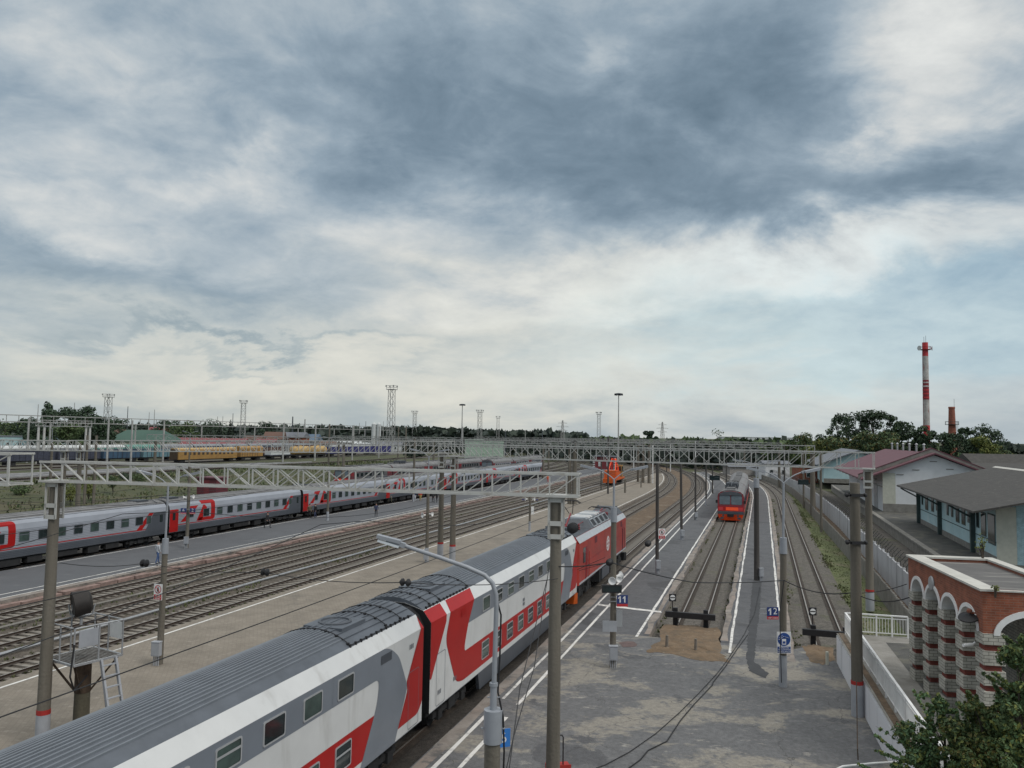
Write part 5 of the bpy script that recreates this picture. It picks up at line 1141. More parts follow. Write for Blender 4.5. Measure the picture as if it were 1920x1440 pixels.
def insulator(label, p, d, r=.13):
    mb = MB(); mb.lathe([(.03, -.16), (r, -.10), (r, -.06), (.04, -.02), (.04, .02), (r, .06), (r, .10), (.03, .16)], (0, 0, 0), 12, 0, Vector(d)); return tag(mb.build('insulator', 'black', smooth=True, loc=p), label, 'insulator', 'black disc insulators on the wires')
cr = Vector((CA, -SA, 0))
insulator('pair of black disc insulators left of the tan platform lamp', AT(271, 1056, 30), cr, .14); insulator('pair of black disc insulators above the tracks left of the tan platform', AT(497, 1073, 27), cr, .12); insulator('pair of black disc insulators over the second carriage roof', AT(760, 1092, 21), cr, .10)
insulator('black insulator beside the white head of the mossy gantry post', AT(1074, 990, 22.5), (-.3, -1, 0), .15); insulator('black insulator hanging in front of the loco bogies', AT(1143, 1054, 24), (-.3, -1, 0), .10); insulator('black insulator above the white lines of platform 11', AT(1215, 1019, 26), (-.3, -1, 0), .10)
pa = AT(1046, 1085, 24.1); pg1 = AT(110, 1055, 27.5)
wire('cross wire from the tall left gantry post past the black insulators', [pg1, AT(271, 1056, 30), AT(497, 1073, 27), AT(760, 1092, 21), pa], .012, sag=.12)
wire('thick feeder wire from the mossy post to the round blue notice lamp', [AT(1046, 1062, 24.2), AT(1143, 1054, 24), AT(1300, 1092, 29), AT(1470, 1088, 35.6)], .018, sag=.05); 
wire('black cable from the notice lamp to the thick pole and the brick pavilion', [AT(1470, 1088, 35.6), AT(1600, 1111, 32.2), AT(1705, 1120, 31)], .022, sag=.25); wire('second black cable from the thick pole to the far pavilion corner', [AT(1603, 1112, 32.2), AT(1700, 1095, 33)], .016, sag=.1)
wire('guy wire slanting down left of the mossy post, upper one', [AT(1026, 1085, 24.2), AT(975, 1290, 19), AT(955, 1440, 17)], .012); wire('guy wire slanting down left of the mossy post, lower one', [AT(1030, 1060, 24.2), AT(1002, 1250, 20.5), AT(962, 1385, 18), AT(950, 1440, 17)], .012)
wire('thin wire along the front of the locomotive', [AT(1085, 1070, 24), AT(1143, 1054, 24)], .008); wire('thin pale wire along the lower side of the locomotive', [AT(1082, 1068, 24), AT(1135, 1045, 24)], .008)
wire('dark cable down the notice lamp post', [AT(1470, 1088, 35.5), AT(1462, 1150, 35.4), AT(1465, 1280, 35.4)], .02)
def ground_cable(label, pix, r=.022): return tag(pipe(label, [G(x, y, .222) for x, y in pix], r, 'black', 'cable', 'cable', 'black cables on the concourse'), label, 'cable', 'black cables on the concourse')
ground_cable('thick black cable snaking over the concourse, right one', [(1165, 1450), (1200, 1425), (1215, 1407), (1250, 1390), (1275, 1352), (1300, 1322), (1335, 1285), (1337, 1279), (1360, 1250), (1380, 1220), (1402, 1190)])
ground_cable('thin black cable snaking over the concourse, left one', [(1118, 1440), (1135, 1434), (1180, 1410), (1230, 1375), (1275, 1335), (1310, 1300), (1345, 1262), (1362, 1240), (1395, 1190), (1415, 1150), (1425, 1100)], .016)
wire('hanging chain with a rusty hook on the thick concrete pole', [AT(1606, 1278, 31.5), AT(1608, 1405, 27), AT(1609, 1425, 27)], .02, 'rust')

# ================================================================== RIGHT SIDE: PAVILION, WALLS, WAREHOUSES
def V(x, y, z=0): return Vector((x, y, z))
# raised walkway behind the white wall
mb = MB(); up = 1.6
fl_ = [WALL_B, WALL_A, V(19.3, 39.15), V(31, 37.1), V(31, 8), V(9, 12)]
mb.poly([V(p.x, p.y, up-.004) for p in fl_][::-1]); mb.strip([V(p.x, p.y, -.3) for p in fl_[1:4]], [V(p.x, p.y, up-.004) for p in fl_[1:4]], 0)
struct(mb.build('raised_walkway', ['concrete']))
wd = (WALL_A-WALL_B).normalized(); wn_ = V(wd.y, -wd.x)
defm('walk_asphalt', (.085, .083, .078), .92, scale=1.2, col2=(.05, .05, .046), bump=.3, bscale=18); overlay(M['walk_asphalt'], (.12, .115, .09), .6, .52, .66, 7)
mb = MB(); a = WALL_A+wn_*2.0-wd*1.2; b = WALL_B+wn_*1.9; mb.poly([V(a.x, a.y, up), V(b.x, b.y, up), V(30, 10, up), V(30, 36.2, up)][::-1]); mb.poly([V(a.x, a.y, up), V(b.x, b.y, up), V(30, 10, up), V(30, 38.5, up)]) if False else None
struct(mb.build('walkway_asphalt', 'walk_asphalt'))
th = thing('retaining_wall', 'whitewashed retaining wall along the right edge of the concourse', 'wall', (0, 0, 0))
mb = MB(); q = wn_*.24; mb.hexa([WALL_A+V(0, 0, -.2), WALL_A+q+V(0, 0, -.2), WALL_B+q+V(0, 0, -.2), WALL_B+V(0, 0, -.2), WALL_A+V(0, 0, 1.5), WALL_A+q+V(0, 0, 1.5), WALL_B+q+V(0, 0, 1.5), WALL_B+V(0, 0, 1.5)]); mb.build('wall', 'white_lime', th)
mb = MB(); a = WALL_A+q*.4; b = WALL_B+q*.4; mb.hexa([a+V(0, 0, 1.502), a+q+V(0, 0, 1.502), b+q+V(0, 0, 1.502), b+V(0, 0, 1.502), a+V(0, 0, 1.62), a+q+V(0, 0, 1.62), b+q+V(0, 0, 1.62), b+V(0, 0, 1.62)]); mb.build('coping', 'dirt', th)
def railing(label, a, b, z, h=1.0, n=8, pick=.13, m='white_paint'):
    a = V(a.x, a.y, z); b = V(b.x, b.y, z); L = (b-a).length; th = thing('railing', label, 'railing', a, math.atan2(b.y-a.y, b.x-a.x), 'white metal railings')
    mb = MB(); mb.beam((0, 0, h), (L, 0, h), .09, .06); mb.build('handrail', m, th)
    mb = MB(); mb.beam((0, 0, .16), (L, 0, .16), .04, .04); mb.beam((0, 0, h-.14), (L, 0, h-.14), .04, .04); mb.build('rail', m, th)
    mb = MB(); u = .1
    while u < L: mb.beam((u, 0, .16), (u, 0, h-.14), .018, .030); u += pick
    mb.build('pickets', m, th)
    for k in range(n+1): mb = MB(); mb.beam((L*k/n, 0, -.08), (L*k/n, 0, h-.03), .07, .07); mb.build('post', m, th)
railing('white railing running down along the concourse wall', WALL_A+wn_*.42, WALL_B+wn_*.42, 1.6, 1.0, 13)
railing('white railing across the end of the walkway, reaching the brick pavilion', WALL_A+wn_*.42, V(19.1, 38.9), 1.6, 1.0, 4)
pipe('white bent handrail at the bottom edge of the photo under the bush', [AT(1562, 1446, 21.5), AT(1580, 1437, 21.5), AT(1640, 1431, 21.6), AT(1725, 1427, 21.8), AT(1770, 1424, 22)], .03, 'white_paint', 'handrail', 'handrail', n=8)
# pavilion
th = thing('brick_pavilion', 'brick pavilion with white arches on striped columns, right of the white railing', 'pavilion', (14.8, 25.4, 1.6), math.atan2(-.176, .984))
PH, CH = 4.75, 3.45; cy = [.30, 2.02, 3.74, 5.46, 7.12]; PWd = 3.1
def column(x, y, tall=CH):
    mb = MB(); z = 0.
    while z < tall-.02:
        z1 = min(tall, z+.43); mb.box(x-.32, x+.32, y-.32, y+.32, z, z1, 0); z2 = min(tall, z1+.19)
        if z1 < tall: mb.box(x-.235, x+.235, y-.235, y+.235, z1-.01, z2+.01, 1)
        z = z2
    return mb.build('column', ['brick_white', 'brick_dkred'], th)
for y in cy: column(.32, y)
column(PWd-.32, .30); column(PWd-.32, 7.12)
def arch_pts(c, w, z0, h, n=16): return [(c+w*math.cos(math.pi*k/n), z0+h*math.sin(math.pi*k/n)) for k in range(n+1)]
def arch_wall(name, f0, f1, lo, hi, arches, z0, zt, m):
    """brick spandrel with arched openings: arches = [(centre, half width, height)]"""
    mb = MB(); pts = [(lo, zt), (hi, zt), (hi, z0)]
    for c, w, h in sorted(arches, reverse=True): pts += arch_pts(c, w, z0, h)
    pts.append((lo, z0)); mb.prism(pts[::-1], f0, f1); return mb.build(name, m, th)
bays = [((cy[i]+cy[i+1])/2, (cy[i+1]-cy[i])/2-.10, .62) for i in range(4)]
arch_wall('side_wall', lambda y, z: (.02, y, z), lambda y, z: (.46, y, z), 0., 7.45, bays, CH, PH-.0, 'brick_orange')
fr = [(1.55, 1.22, .68)]; arch_wall('front_wall', lambda x, z: (x, .0, z), lambda x, z: (x, .42, z), .463, PWd, fr, CH, PH-.003, 'brick_orange')
mb = MB()
for c, w, h in bays:
    o = arch_pts(c, w+.09, CH-.02, h+.10); i = arch_pts(c, w-.04, CH-.02, h-.03); n = len(o)
    mb._add([(-.02, a, b) for a, b in o]+[(-.02, a, b) for a, b in i]+[(.48, a, b) for a, b in i]+[(.02, a, b) for a, b in o], [(k, k+1, n+k+1, n+k) for k in range(n-1)]+[(n+k, n+k+1, 2*n+k+1, 2*n+k) for k in range(n-1)]+[(3*n+k, 3*n+k+1, k+1, k) for k in range(n-1)])
mb.build('side_arch_trim', 'white_paint', th); mb = MB()
for c, w, h in fr:
    o = arch_pts(c, w+.02, CH-.05, h+.14); i = arch_pts(c, w-.16, CH-.05, h-.05); n = len(o)
    mb._add([(a, -.04, b) for a, b in o]+[(a, -.04, b) for a, b in i]+[(a, .44, b) for a, b in i]+[(a, .0, b) for a, b in o], [(n+k, n+k+1, k+1, k) for k in range(n-1)]+[(2*n+k, 2*n+k+1, n+k+1, n+k) for k in range(n-1)]+[(k, k+1, 3*n+k+1, 3*n+k) for k in range(n-1)])
mb.build('front_arch_trim', 'white_paint', th)
mb = MB(); mb.box(.46, PWd, .42, 7.45, PH-.16, PH-.10); rf = mb.build('roof', 'felt', th)
mb = MB(); mb.box(-.06, .50, -.05, 7.5, PH, PH+.07); mb.box(PWd-.32, PWd+.06, -.05, 7.5, PH, PH+.07); mb.box(.502, PWd-.322, 7.02, 7.5, PH, PH+.07); mb.box(.502, PWd-.322, -.05, .10, PH, PH+.045); mb.build('parapet_cap', 'trim_white', rf)
mb = MB(); mb.box(PWd-.30, PWd, .43, 7.44, CH, PH-.002); mb.box(.47, PWd-.31, 7.05, 7.44, CH, PH-.002); mb.build('rear_wall', 'brick_orange', th)
mb = MB(); mb.box(2.35, 2.6, .9, 6.6, 0, CH); mb.box(.9, 2.34, 6.2, 6.4, 0, CH); mb.build('inner_wall', 'brick_white', th)
mb = MB(); mb.lathe([(.25, 0), (.27, .03), (.24, .07), (.1, .09)], (.018, 4.62, CH+.72), 24, 0, (-1, 0, 0)); mb.build('wall_clock', 'galv', th, True)
mb = MB(); mb.lathe([(.05, .12), (.10, .06), (.30, .0), (.31, -.03), (.02, -.035)], (-.20, .55, CH+.38), 20, 0, (-.25, -.35, 1)); l_ = mb.build('flood_lamp', 'black', th, True); mb = MB(); mb.ball((-.16, .58, CH+.55), .09, 8); mb.beam((-.16, .58, CH+.5), (.03, .58, CH+.5), .05); mb.build('lamp_holder', 'brick_orange', l_, True)
mb = MB(); mb.tube((-.42, .42, CH-.50), (-.10, .58, CH-.50), .055, n=10); mb.beam((-.1, .58, CH-.5), (.0, .6, CH-.42), .04); mb.build('camera', 'white_paint', th, True)
mb = MB(); mb.box(.42, .70, -.075, -.062, 1.02, 1.36); mb.build('paper_notice', 'sign_white', th)
# weedy sprout and plants on the pavilion roof come with the trees
# white wall with barbed wire, grey picket fence
def wall_t(s): return 9.35-max(0, s-110)*.022
th = thing('concrete_wall', 'long whitewashed concrete wall topped with barbed wire, between the tracks and the warehouses', 'wall', RC(60, 9.35), 0); b0 = RC(60, 9.35)
mb = MB(); mt = MB(); s = 57.
while s < 250:
    a, b = s, s+2.45; P = [RC(a, wall_t(a)-.06, -.2), RC(a, wall_t(a)+.06, -.2), RC(b, wall_t(b)+.06, -.2), RC(b, wall_t(b)-.06, -.2)]; P = [p-b0 for p in P]; hz = rnd.uniform(2.02, 2.10)
    mb.hexa(P+[p+V(0, 0, hz+.2) for p in P]); p = RC(s-.03, wall_t(s), -.2)-b0; mt.box(p.x-.1, p.x+.1, p.y-.1, p.y+.1, -.2, 2.2); s += 2.5
mb.build('wall_panels', 'whitewash', th); mt.build('wall_posts', 'whitewash', th)
mb = MB()
for zz_, tt in ((2.38, .0), (2.55, .12), (2.72, .28)): mb.path([RC(s, wall_t(s)+tt, zz_+.04*math.sin(s*2.1))-b0 for s in srange(57, 250, 1.1)], .018, 4, caps=False)
s = 57.
while s < 250: a = RC(s, wall_t(s), 2.1)-b0; mb.path([a, a+V(0, 0, .35), RC(s, wall_t(s)+.42, 2.95)-b0], .022, 4); s += 1.25
for k in range(700):
    s = 57+k*.26; a = RC(s, wall_t(s)+rnd.uniform(0, .3), 2.38+rnd.uniform(0, .35))-b0; mb.beam(a, a+V(rnd.uniform(-.1, .1), rnd.uniform(-.1, .1), rnd.uniform(-.12, .12)), .02)
mb.build('barbed_wire', 'black', th)
th = thing('picket_fence', 'grey concrete picket fence between the grass verge and the service path', 'fence', RC(52, 7.9), 0); b0 = RC(52, 7.9); fence_t = lambda s: 7.95-max(0, s-70)*.019
mb = MB(); s = 50.
while s < 230:
    p = RC(s, fence_t(s), -.2)-b0; hz = 1.3+rnd.uniform(-.03, .05); mb.box(p.x-.06, p.x+.06, p.y-.045, p.y+.045, -.2, hz); s += .32
mb.build('pickets', 'concrete', th); mb = MB()
for z in (.35, 1.05): mb.path([RC(s, fence_t(s)+.06, z)-b0 for s in srange(50, 230, 3)], .045, 4)
mb.build('rails', 'concrete', th)
# loading dock
mb = MB()
def stbox(mb, s0, s1, t0, t1, z0, z1, m=0, f=ST): P = [f(s0, t0, z0), f(s1, t0, z0), f(s1, t1, z0), f(s0, t1, z0)]; mb.hexa([P[0], P[3], P[2], P[1]]+[p+V(0, 0, z1-z0) for p in (P[0], P[3], P[2], P[1])], m)
stbox(mb, 58, 190, 14.45, 42, -.3, 1.18); tag(mb.build('loading_dock', 'concrete'), 'long raised concrete loading dock in front of the warehouses', 'loading dock')
mb = MB(); stbox(mb, 58, 190, 14.75, 42, 1.185, 1.192); struct(mb.build('dock_paving', 'walk_asphalt'))
mb = MB(); stbox(mb, 62, 185, 14.25, 14.449, 1.0, 1.16); tag(mb.build('edge_beam', 'concrete'), 'worn concrete edge beam along the lip of the loading dock', 'edge beam')
# near teal building with a big grey roof
th = thing('goods_shed', 'pale teal goods shed with a big overhanging grey roof, at the right edge', 'shed', ST(72, 16, 0), TRK)
Lx = 38.                                    # local x = along the tracks, y = towards the tracks (negative of t)
yw, yr, ye = -2.1, -10.9, .05
mb = MB(); mb.prism([(yw, 1.2), (yw, 5.84), (yr, 7.8), (-19.6, 5.8), (-19.6, 1.2)], lambda y, z: (2.2, y, z), lambda y, z: (Lx-1.0, y, z)); mb.build('wall', 'teal_wall', th)
mb = MB(); mb.prism([(ye, 5.36), (yr, 7.88), (-21.8, 5.3), (-21.8, 5.46), (yr, 8.06), (ye-.02, 5.52)], lambda y, z: (0, y, z), lambda y, z: (Lx, y, z)); rf = mb.build('roof', 'slate', th)
mb = MB(); mb.prism([(yr+.4, 7.99), (yr, 8.14), (yr-.4, 7.99)], lambda y, z: (.1, y, z), lambda y, z: (Lx+.05, y, z)); mb.build('ridge_cap', 'trim_white', rf)
mb = MB(); mb.box(2.18, Lx-.98, yw+.004, yw+.03, 1.2, 1.75); mb.build('plinth', 'concrete', th)
for x in (9.2, 23.2, 35.2):
    mb = MB(); mb.box(x-.22, x+.22, yw+.002, yw+.38, 1.2, 5.5); mb.beam((x, yw+.3, 4.3), (x, .0, 5.3), .14, .16); mb.beam((x, yw, 5.3), (x, .02, 5.3), .12, .14); mb.build('pillar', 'teal_dark', th)
for x0, w, z0, h in ((2.5, 2.2, 2.6, 2.5), (5.3, 1.6, 3.0, 2.0), (7.6, .9, 3.5, 1.4), (11, .7, 3.6, 1.2), (12.6, 1.4, 3.2, 1.6), (15, 1.4, 3.2, 1.6), (17.6, .8, 3.5, 1.2), (19.6, .8, 3.5, 1.2), (25, .7, 3.5, 1.2), (27, 1.3, 3.2, 1.6), (30.2, 1.6, 3.1, 1.7), (33.2, .7, 3.5, 1.2)):
    mb = MB(); mb.box(x0, x0+w, yw+.002, yw+.05, z0, z0+h); w_ = mb.build('window', 'teal_dark', th); mb = MB(); mb.box(x0+.1, x0+w-.1, yw+.051, yw+.058, z0+.1, z0+h-.1); mb.build('pane', 'glass', w_)
mb = MB(); mb.tube((2.3, yw+.05, 2.9), (Lx-1.2, yw+.05, 2.9), .035); mb.build('cable_run', 'teal_dark', th)
mb = MB(); mb.box(2.12, 2.199, -3.5, yw+.03, 1.2, 5.8); mb.build('gable_plaster', 'cream_wall', th)
mb = MB(); mb.prism([(-3.51, 1.2), (-3.51, 5.9), (yr, 7.75), (-19.6, 5.48), (-19.6, 1.2)], lambda y, z: (2.13, y, z), lambda y, z: (2.199, y, z)); mb.build('gable_brickwork', 'brick_teal', th)
# maroon-roofed warehouse
th = thing('warehouse', 'white warehouse with a maroon gabled roof and a fire wall, behind the goods shed', 'warehouse', ST(121.5, 13.2, 0), TRK)
mb = MB(); mb.prism([(-2.8, 1.2), (-2.8, 6.6), (-9.3, 9.1), (-15.8, 6.6), (-15.8, 1.2)], lambda y, z: (.9, y, z), lambda y, z: (46, y, z)); mb.build('wall', 'white_wall', th)
mb = MB(); mb.prism([(-.0, 5.5), (-9.3, 9.25), (-18.6, 5.5), (-18.6, 5.68), (-9.3, 9.45), (-.02, 5.68)], lambda y, z: (0, y, z), lambda y, z: (2.4, y, z)); mb.prism([(-.0, 5.5), (-9.3, 9.25), (-18.6, 5.5), (-18.6, 5.68), (-9.3, 9.45), (-.02, 5.68)], lambda y, z: (3.0, y, z), lambda y, z: (47, y, z)); rf = mb.build('roof', 'maroon', th)
mb = MB(); mb.prism([(.12, 5.4), (-9.3, 9.3), (-18.7, 5.4), (-18.7, 6.15), (-9.3, 10.0), (.12, 6.15)], lambda y, z: (2.41, y, z), lambda y, z: (2.99, y, z)); mb.build('fire_wall', 'concrete', rf)
mb = MB(); mb.prism([(.16, 6.152), (-9.3, 10.02), (-18.74, 6.152), (-18.74, 6.25), (-9.3, 10.12), (.16, 6.25)], lambda y, z: (2.35, y, z), lambda y, z: (3.05, y, z)); mb.build('coping', 'maroon', rf)
mb = MB(); mb.box(.78, .899, -15.8, -2.78, 1.2, 2.3); mb.build('plinth', 'concrete', th); mb = MB(); mb.box(.80, .899, -4.4, -2.78, 2.301, 6.55); mb.build('corner_pier', 'cream_wall', th)
for k in range(9):
    x = 1.2+k*5.4; mb = MB(); mb.beam((x, -2.8, 4.6), (x, -.1, 5.52), .14, .18); mb.beam((x, -2.8, 5.4), (x, .0, 5.45), .12, .14); mb.build('eave_bracket', 'concrete', th)
for x in (6, 17, 29): mb = MB(); mb.box(x, x+3.6, -2.8, -2.74, 1.2, 4.6); mb.build('loading_door', 'galv', th)
for y, z in ((-5, 6.3), (-7, 7.0), (-11.2, 7.2), (-13.2, 6.3), (-9.2, 8.2)): mb = MB(); mb.box(.82, .899, y-.45, y+.45, z, z+.10); mb.build('wall_vent', 'concrete', th)
for k in range(6): mb = MB(); x = 8+k*6; mb.tube((x, -9.3, 9.3), (x, -9.3, 10.5), .14); mb.lathe([(.25, 0), (.05, .2)], (x, -9.3, 10.5), 8); mb.build('roof_vent_pipe', 'galv', rf)
th = thing('goods_shed', 'distant teal gabled shed beyond the maroon warehouse', 'shed', ST(197, 13.4, 0), TRK)
mb = MB(); mb.prism([(0, 1.2), (0, 5.6), (-7.4, 8.4), (-14.8, 5.6), (-14.8, 1.2)], lambda y, z: (0, y, z), lambda y, z: (40, y, z)); mb.build('wall', 'teal_wall', th)
mb = MB(); mb.prism([(1.6, 5.1), (-7.4, 8.55), (-16.4, 5.1), (-16.4, 5.3), (-7.4, 8.8), (1.6, 5.3)], lambda y, z: (-1.2, y, z), lambda y, z: (41, y, z)); mb.build('roof', 'grey_roof', th); mb = MB(); mb.box(-.05, -.001, -14.8, 0, 1.2, 2.2); mb.build('plinth', 'concrete', th)
def house(label, px, py, Y, w, d, h, roof, rh, wall='house_wall', rot=0., z=None, hip=False, wins=4, name='house', cat='house', grp=None, chimney=False):
    """small far building: px,py = foot of the near wall"""
    p = AT(px, py, Y); p.z = z if z is not None else p.z
    th = thing(name, label, cat, p, rot, grp); mb = MB(); mb.box(-w/2, w/2, 0, d, 0, h); wl_ = mb.build('wall', wall, th)
    mb = MB()
    if rh > 0:
        i = w*.22 if hip else 0; e = .5
        A = [(-w/2-e, -e, h), (w/2+e, -e, h), (w/2+e, d+e, h), (-w/2-e, d+e, h)]; a, b = (-w/2-e+i, d/2, h+rh), (w/2+e-i, d/2, h+rh)
        mb._add(A+[a, b], [(0, 1, 5, 4), (2, 3, 4, 5), (1, 2, 5), (3, 0, 4), (3, 2, 1, 0)])
    else: mb.box(-w/2-.2, w/2+.2, -.2, d+.2, h, h+.35)
    r_ = mb.build('roof', roof, th)
    if chimney: mb = MB(); mb.box(w*.2, w*.2+.7, d*.4, d*.4+.7, h+rh*.5, h+rh+1.0); mb.build('chimney', 'brick_chimney', r_)
    for k in range(wins):
        x = -w/2+w*(k+.5)/wins; mb = MB(); mb.box(x-.55, x+.55, -.05, -.001, h*.35, h*.35+1.3); f = mb.build('window', 'far_white', th); mb = MB(); mb.box(x-.42, x+.42, -.06, -.051, h*.35+.12, h*.35+1.18); mb.build('pane', 'glass', f)
    return th
house('dark roofed house behind the bushes at the far right edge', 1898, 872, 175, 14, 12, 3.8, 'slate', 3.4, z=1.2, wins=3)
house('long low grey roofed building behind the maroon warehouse', 1850, 885, 150, 26, 10, 4.9, 'slate', .9, z=1.2, wins=3, name='building', cat='building')
house('small white building with a red door beside the bend of the white wall', 1458, 890, 215, 6.5, 6, 4.4, 'grey_roof', .8, 'white_wall', z=0, wins=2)
house('small orange brick hut between the white wall and the teal shed', 1516, 893, 205, 5, 5, 4.0, 'grey_roof', 0, 'brick_orange', z=0, wins=1)
house('low grey roofed shed left of the small white building', 1400, 884, 240, 10, 8, 2.6, 'grey_roof', 1.0, 'house_wall', z=0, wins=0)
# chimneys
cb_ = AT(1738, 840, 300); cb_.z = 0; th = thing('factory_chimney', 'tall red and white striped chimney standing behind the dark trees', 'chimney', cb_)
ht = 48.2; rr_ = lambda z: 1.28-.0055*z
for z0, z1, m in ((0, 17, 'sign_red'), (17, 26.6, 'stack_white'), (26.6, 34, 'emu_red'), (34, 43.0, 'stack_white'), (43.0, ht, 'sign_red')):
    mb = MB(); mb.tube((0, 0, z0), (0, 0, z1-.01), rr_(z0), rr_(z1), 20); mb.build('shaft_band', m, th, True)
for z in (27.2, 28.6, 30, 31.4, 32.8): mb = MB(); mb.tube((0, 0, z), (0, 0, z+.5), rr_(z)+.03, rr_(z)+.03, 20); mb.build('stripe', 'stack_white' if z > 31 else 'sign_red', th)
mb = MB(); mb.tube((0, 0, 45.4), (0, 0, 45.55), 2.0, 2.0, 20); mb.path([(1.95*math.cos(a), 1.95*math.sin(a), 46.6) for a in [2*math.pi*k/20 for k in range(21)]], .06, 5)
for k in range(10): a = 2*math.pi*k/10; mb.beam((1.95*math.cos(a), 1.95*math.sin(a), 45.5), (1.95*math.cos(a), 1.95*math.sin(a), 46.6), .08)
mb.build('top_gallery', 'emu_red', th); mb = MB(); mb.beam((.3, 0, ht), (.3, 0, ht+2.6), .08); mb.beam((-.4, 0, ht), (-.4, 0, ht+2.2), .08); mb.build('lightning_rod', 'black', th)
mb = MB(); [mb.beam((-1.35+s_*.25, -.4, 1), (-1.15+s_*.25, -.35, 45), .06) for s_ in (0, 1)]; mb.build('ladder', 'emu_red', th)
for k, sg in enumerate((-1, 1)): mb = MB(); mb.lathe([(.1, 0), (.9, .3), (.95, .35)], (sg*2.1, -.3, 46.0), 12, 0, (sg, -.4, 0)); mb.build('dish_antenna', 'far_white', th)
cb_ = AT(1786, 845, 280); cb_.z = 0; th = thing('brick_chimney', 'short brick chimney with a gallery, right of the striped one', 'chimney', cb_)
mb = MB(); mb.tube((0, 0, 0), (0, 0, 22.6), 1.75, .98, 16); mb.tube((0, 0, 22.6), (0, 0, 23.2), 1.12, 1.05, 16); mb.build('shaft', 'brick_chimney', th, True)
mb = MB(); mb.tube((0, 0, 16.9), (0, 0, 17.05), 2.2, 2.2, 16); mb.path([(2.15*math.cos(a), 2.15*math.sin(a), 18.0) for a in [2*math.pi*k/16 for k in range(17)]], .06, 5)
for k in range(8): a = 2*math.pi*k/8; mb.beam((2.15*math.cos(a), 2.15*math.sin(a), 17), (2.15*math.cos(a), 2.15*math.sin(a), 18), .08)
for z in (3, 5.5, 8, 10.5, 13): r0 = 1.75-.77*z/22.6; mb.tube((0, 0, z), (0, 0, z+.15), r0+.04, r0+.04, 16)
mb.build('gallery', 'black', th); mb = MB(); mb.beam((.9, 0, 23), (.9, 0, 26), .07); mb.build('lightning_rod', 'black', th); mb = MB(); [mb.beam((2.0+s_*.4, 0, 0), (1.6+s_*.4, 0, 18), .07) for s_ in (0, 1)]; mb.build('ladder', 'black', th)

# ================================================================== VEGETATION
def leaf_cloud(mb, blobs, n, size, r, m=0, mats=1, shell=.55, flat=0.):
    """leaf-clump faces scattered through a set of ellipsoids (centre, (rx,ry,rz))"""
    vol = [b[1][0]*b[1][1]*b[1][2]**.5 for b in blobs]; tot = sum(vol)
    for (c, R3), v in zip(blobs, vol):
        k = int(n*v/tot)+1
        for _ in range(k):
            d = Vector((r.gauss(0, 1), r.gauss(0, 1), r.gauss(0, 1))).normalized(); q = shell+(1-shell)*r.random()**.7
            p = Vector((c[0]+d.x*R3[0]*q, c[1]+d.y*R3[1]*q, c[2]+d.z*R3[2]*q))
            nrm = (d+Vector((r.uniform(-1, 1), r.uniform(-1, 1), r.uniform(-.6, 1.0)))*.9).normalized(); t = nrm.orthogonal().normalized(); t = Matrix.Rotation(r.uniform(0, 6.28), 3, nrm) @ t; b = nrm.cross(t); s_ = size*r.uniform(.55, 1.25)
            bend = nrm*s_*.25
            mb._add([p-t*s_, p-b*s_*.55+bend, p+t*s_, p+b*s_*.55+bend], [(0, 1, 2, 3)], m if mats == 1 else r.choices(range(mats), [3]+[1]*(mats-1))[0])
def tree(label, loc, h, w, leaf='leaf_dark', seed=1, n=2600, size=.42, kind='round', group='trees', trunk_h=.25, ncl=14, name='tree', extra=None):
    r = random.Random(seed); th = thing(name, label, 'tree', loc, r.uniform(0, 6.28), group); tb = MB()
    lean = V(r.uniform(-.03, .03)*h, r.uniform(-.03, .03)*h, h*.78); tb.path([V(0, 0, -.3), lean*.35, lean*.7, lean], h*.022+.05, 8, r1=.05); blobs = []
    if kind == 'round':
        for i in range(ncl):
            a = r.uniform(0, 6.28); z = h*(trunk_h+.10+(.84-trunk_h)*r.random()); rad = w*.5*math.sqrt(r.random())*(1.0-.5*max(0, (z/h-.6))/.4); c = (math.cos(a)*rad, math.sin(a)*rad, z); s_ = w*r.uniform(.09, .17); blobs.append((c, (s_*1.15, s_*1.15, s_*.9)))
            if i < 9: tb.path([lean*min(.9, z/h*.75), (Vector(c)+lean*(z/h))*.5+V(0, 0, -.3), c], h*.009+.02, 5, r1=.02)
        blobs += [((r.uniform(-.12, .12)*w, r.uniform(-.12, .12)*w, h*r.uniform(.86, .93)), (w*.10, w*.10, h*.06)) for _ in range(3)]
    elif kind == 'conifer':
        for i in range(14): f = i/13; z = h*(.10+.86*f); q = w*.5*(1-f)+.12; blobs.append(((r.uniform(-.1, .1)*q, r.uniform(-.1, .1)*q, z), (q, q, h*.05)))
    elif kind == 'tall':
        for i in range(ncl): z = h*(trunk_h+(.97-trunk_h)*i/ncl); q = w*.5*(.55+.45*math.sin(3.1*i/ncl))*r.uniform(.6, 1.); a = r.uniform(0, 6.28); blobs.append(((math.cos(a)*q*.6, math.sin(a)*q*.6, z), (q*.6, q*.6, h*.07)))
    tb.build('trunk', 'bark', th, True); mb = MB(); ml = [leaf]+(extra or []); leaf_cloud(mb, blobs, n, size, r, 0, len(ml)); mb.build('crown', ml, th); return th
def tree_at(label, px, ytop, Y, w, zb=0., **k):
    p = AT(px, ytop, Y); h = p.z-zb; return tree(label, (p.x, Y, zb), h, w, **k)
GR = 'trees behind the warehouses on the right'
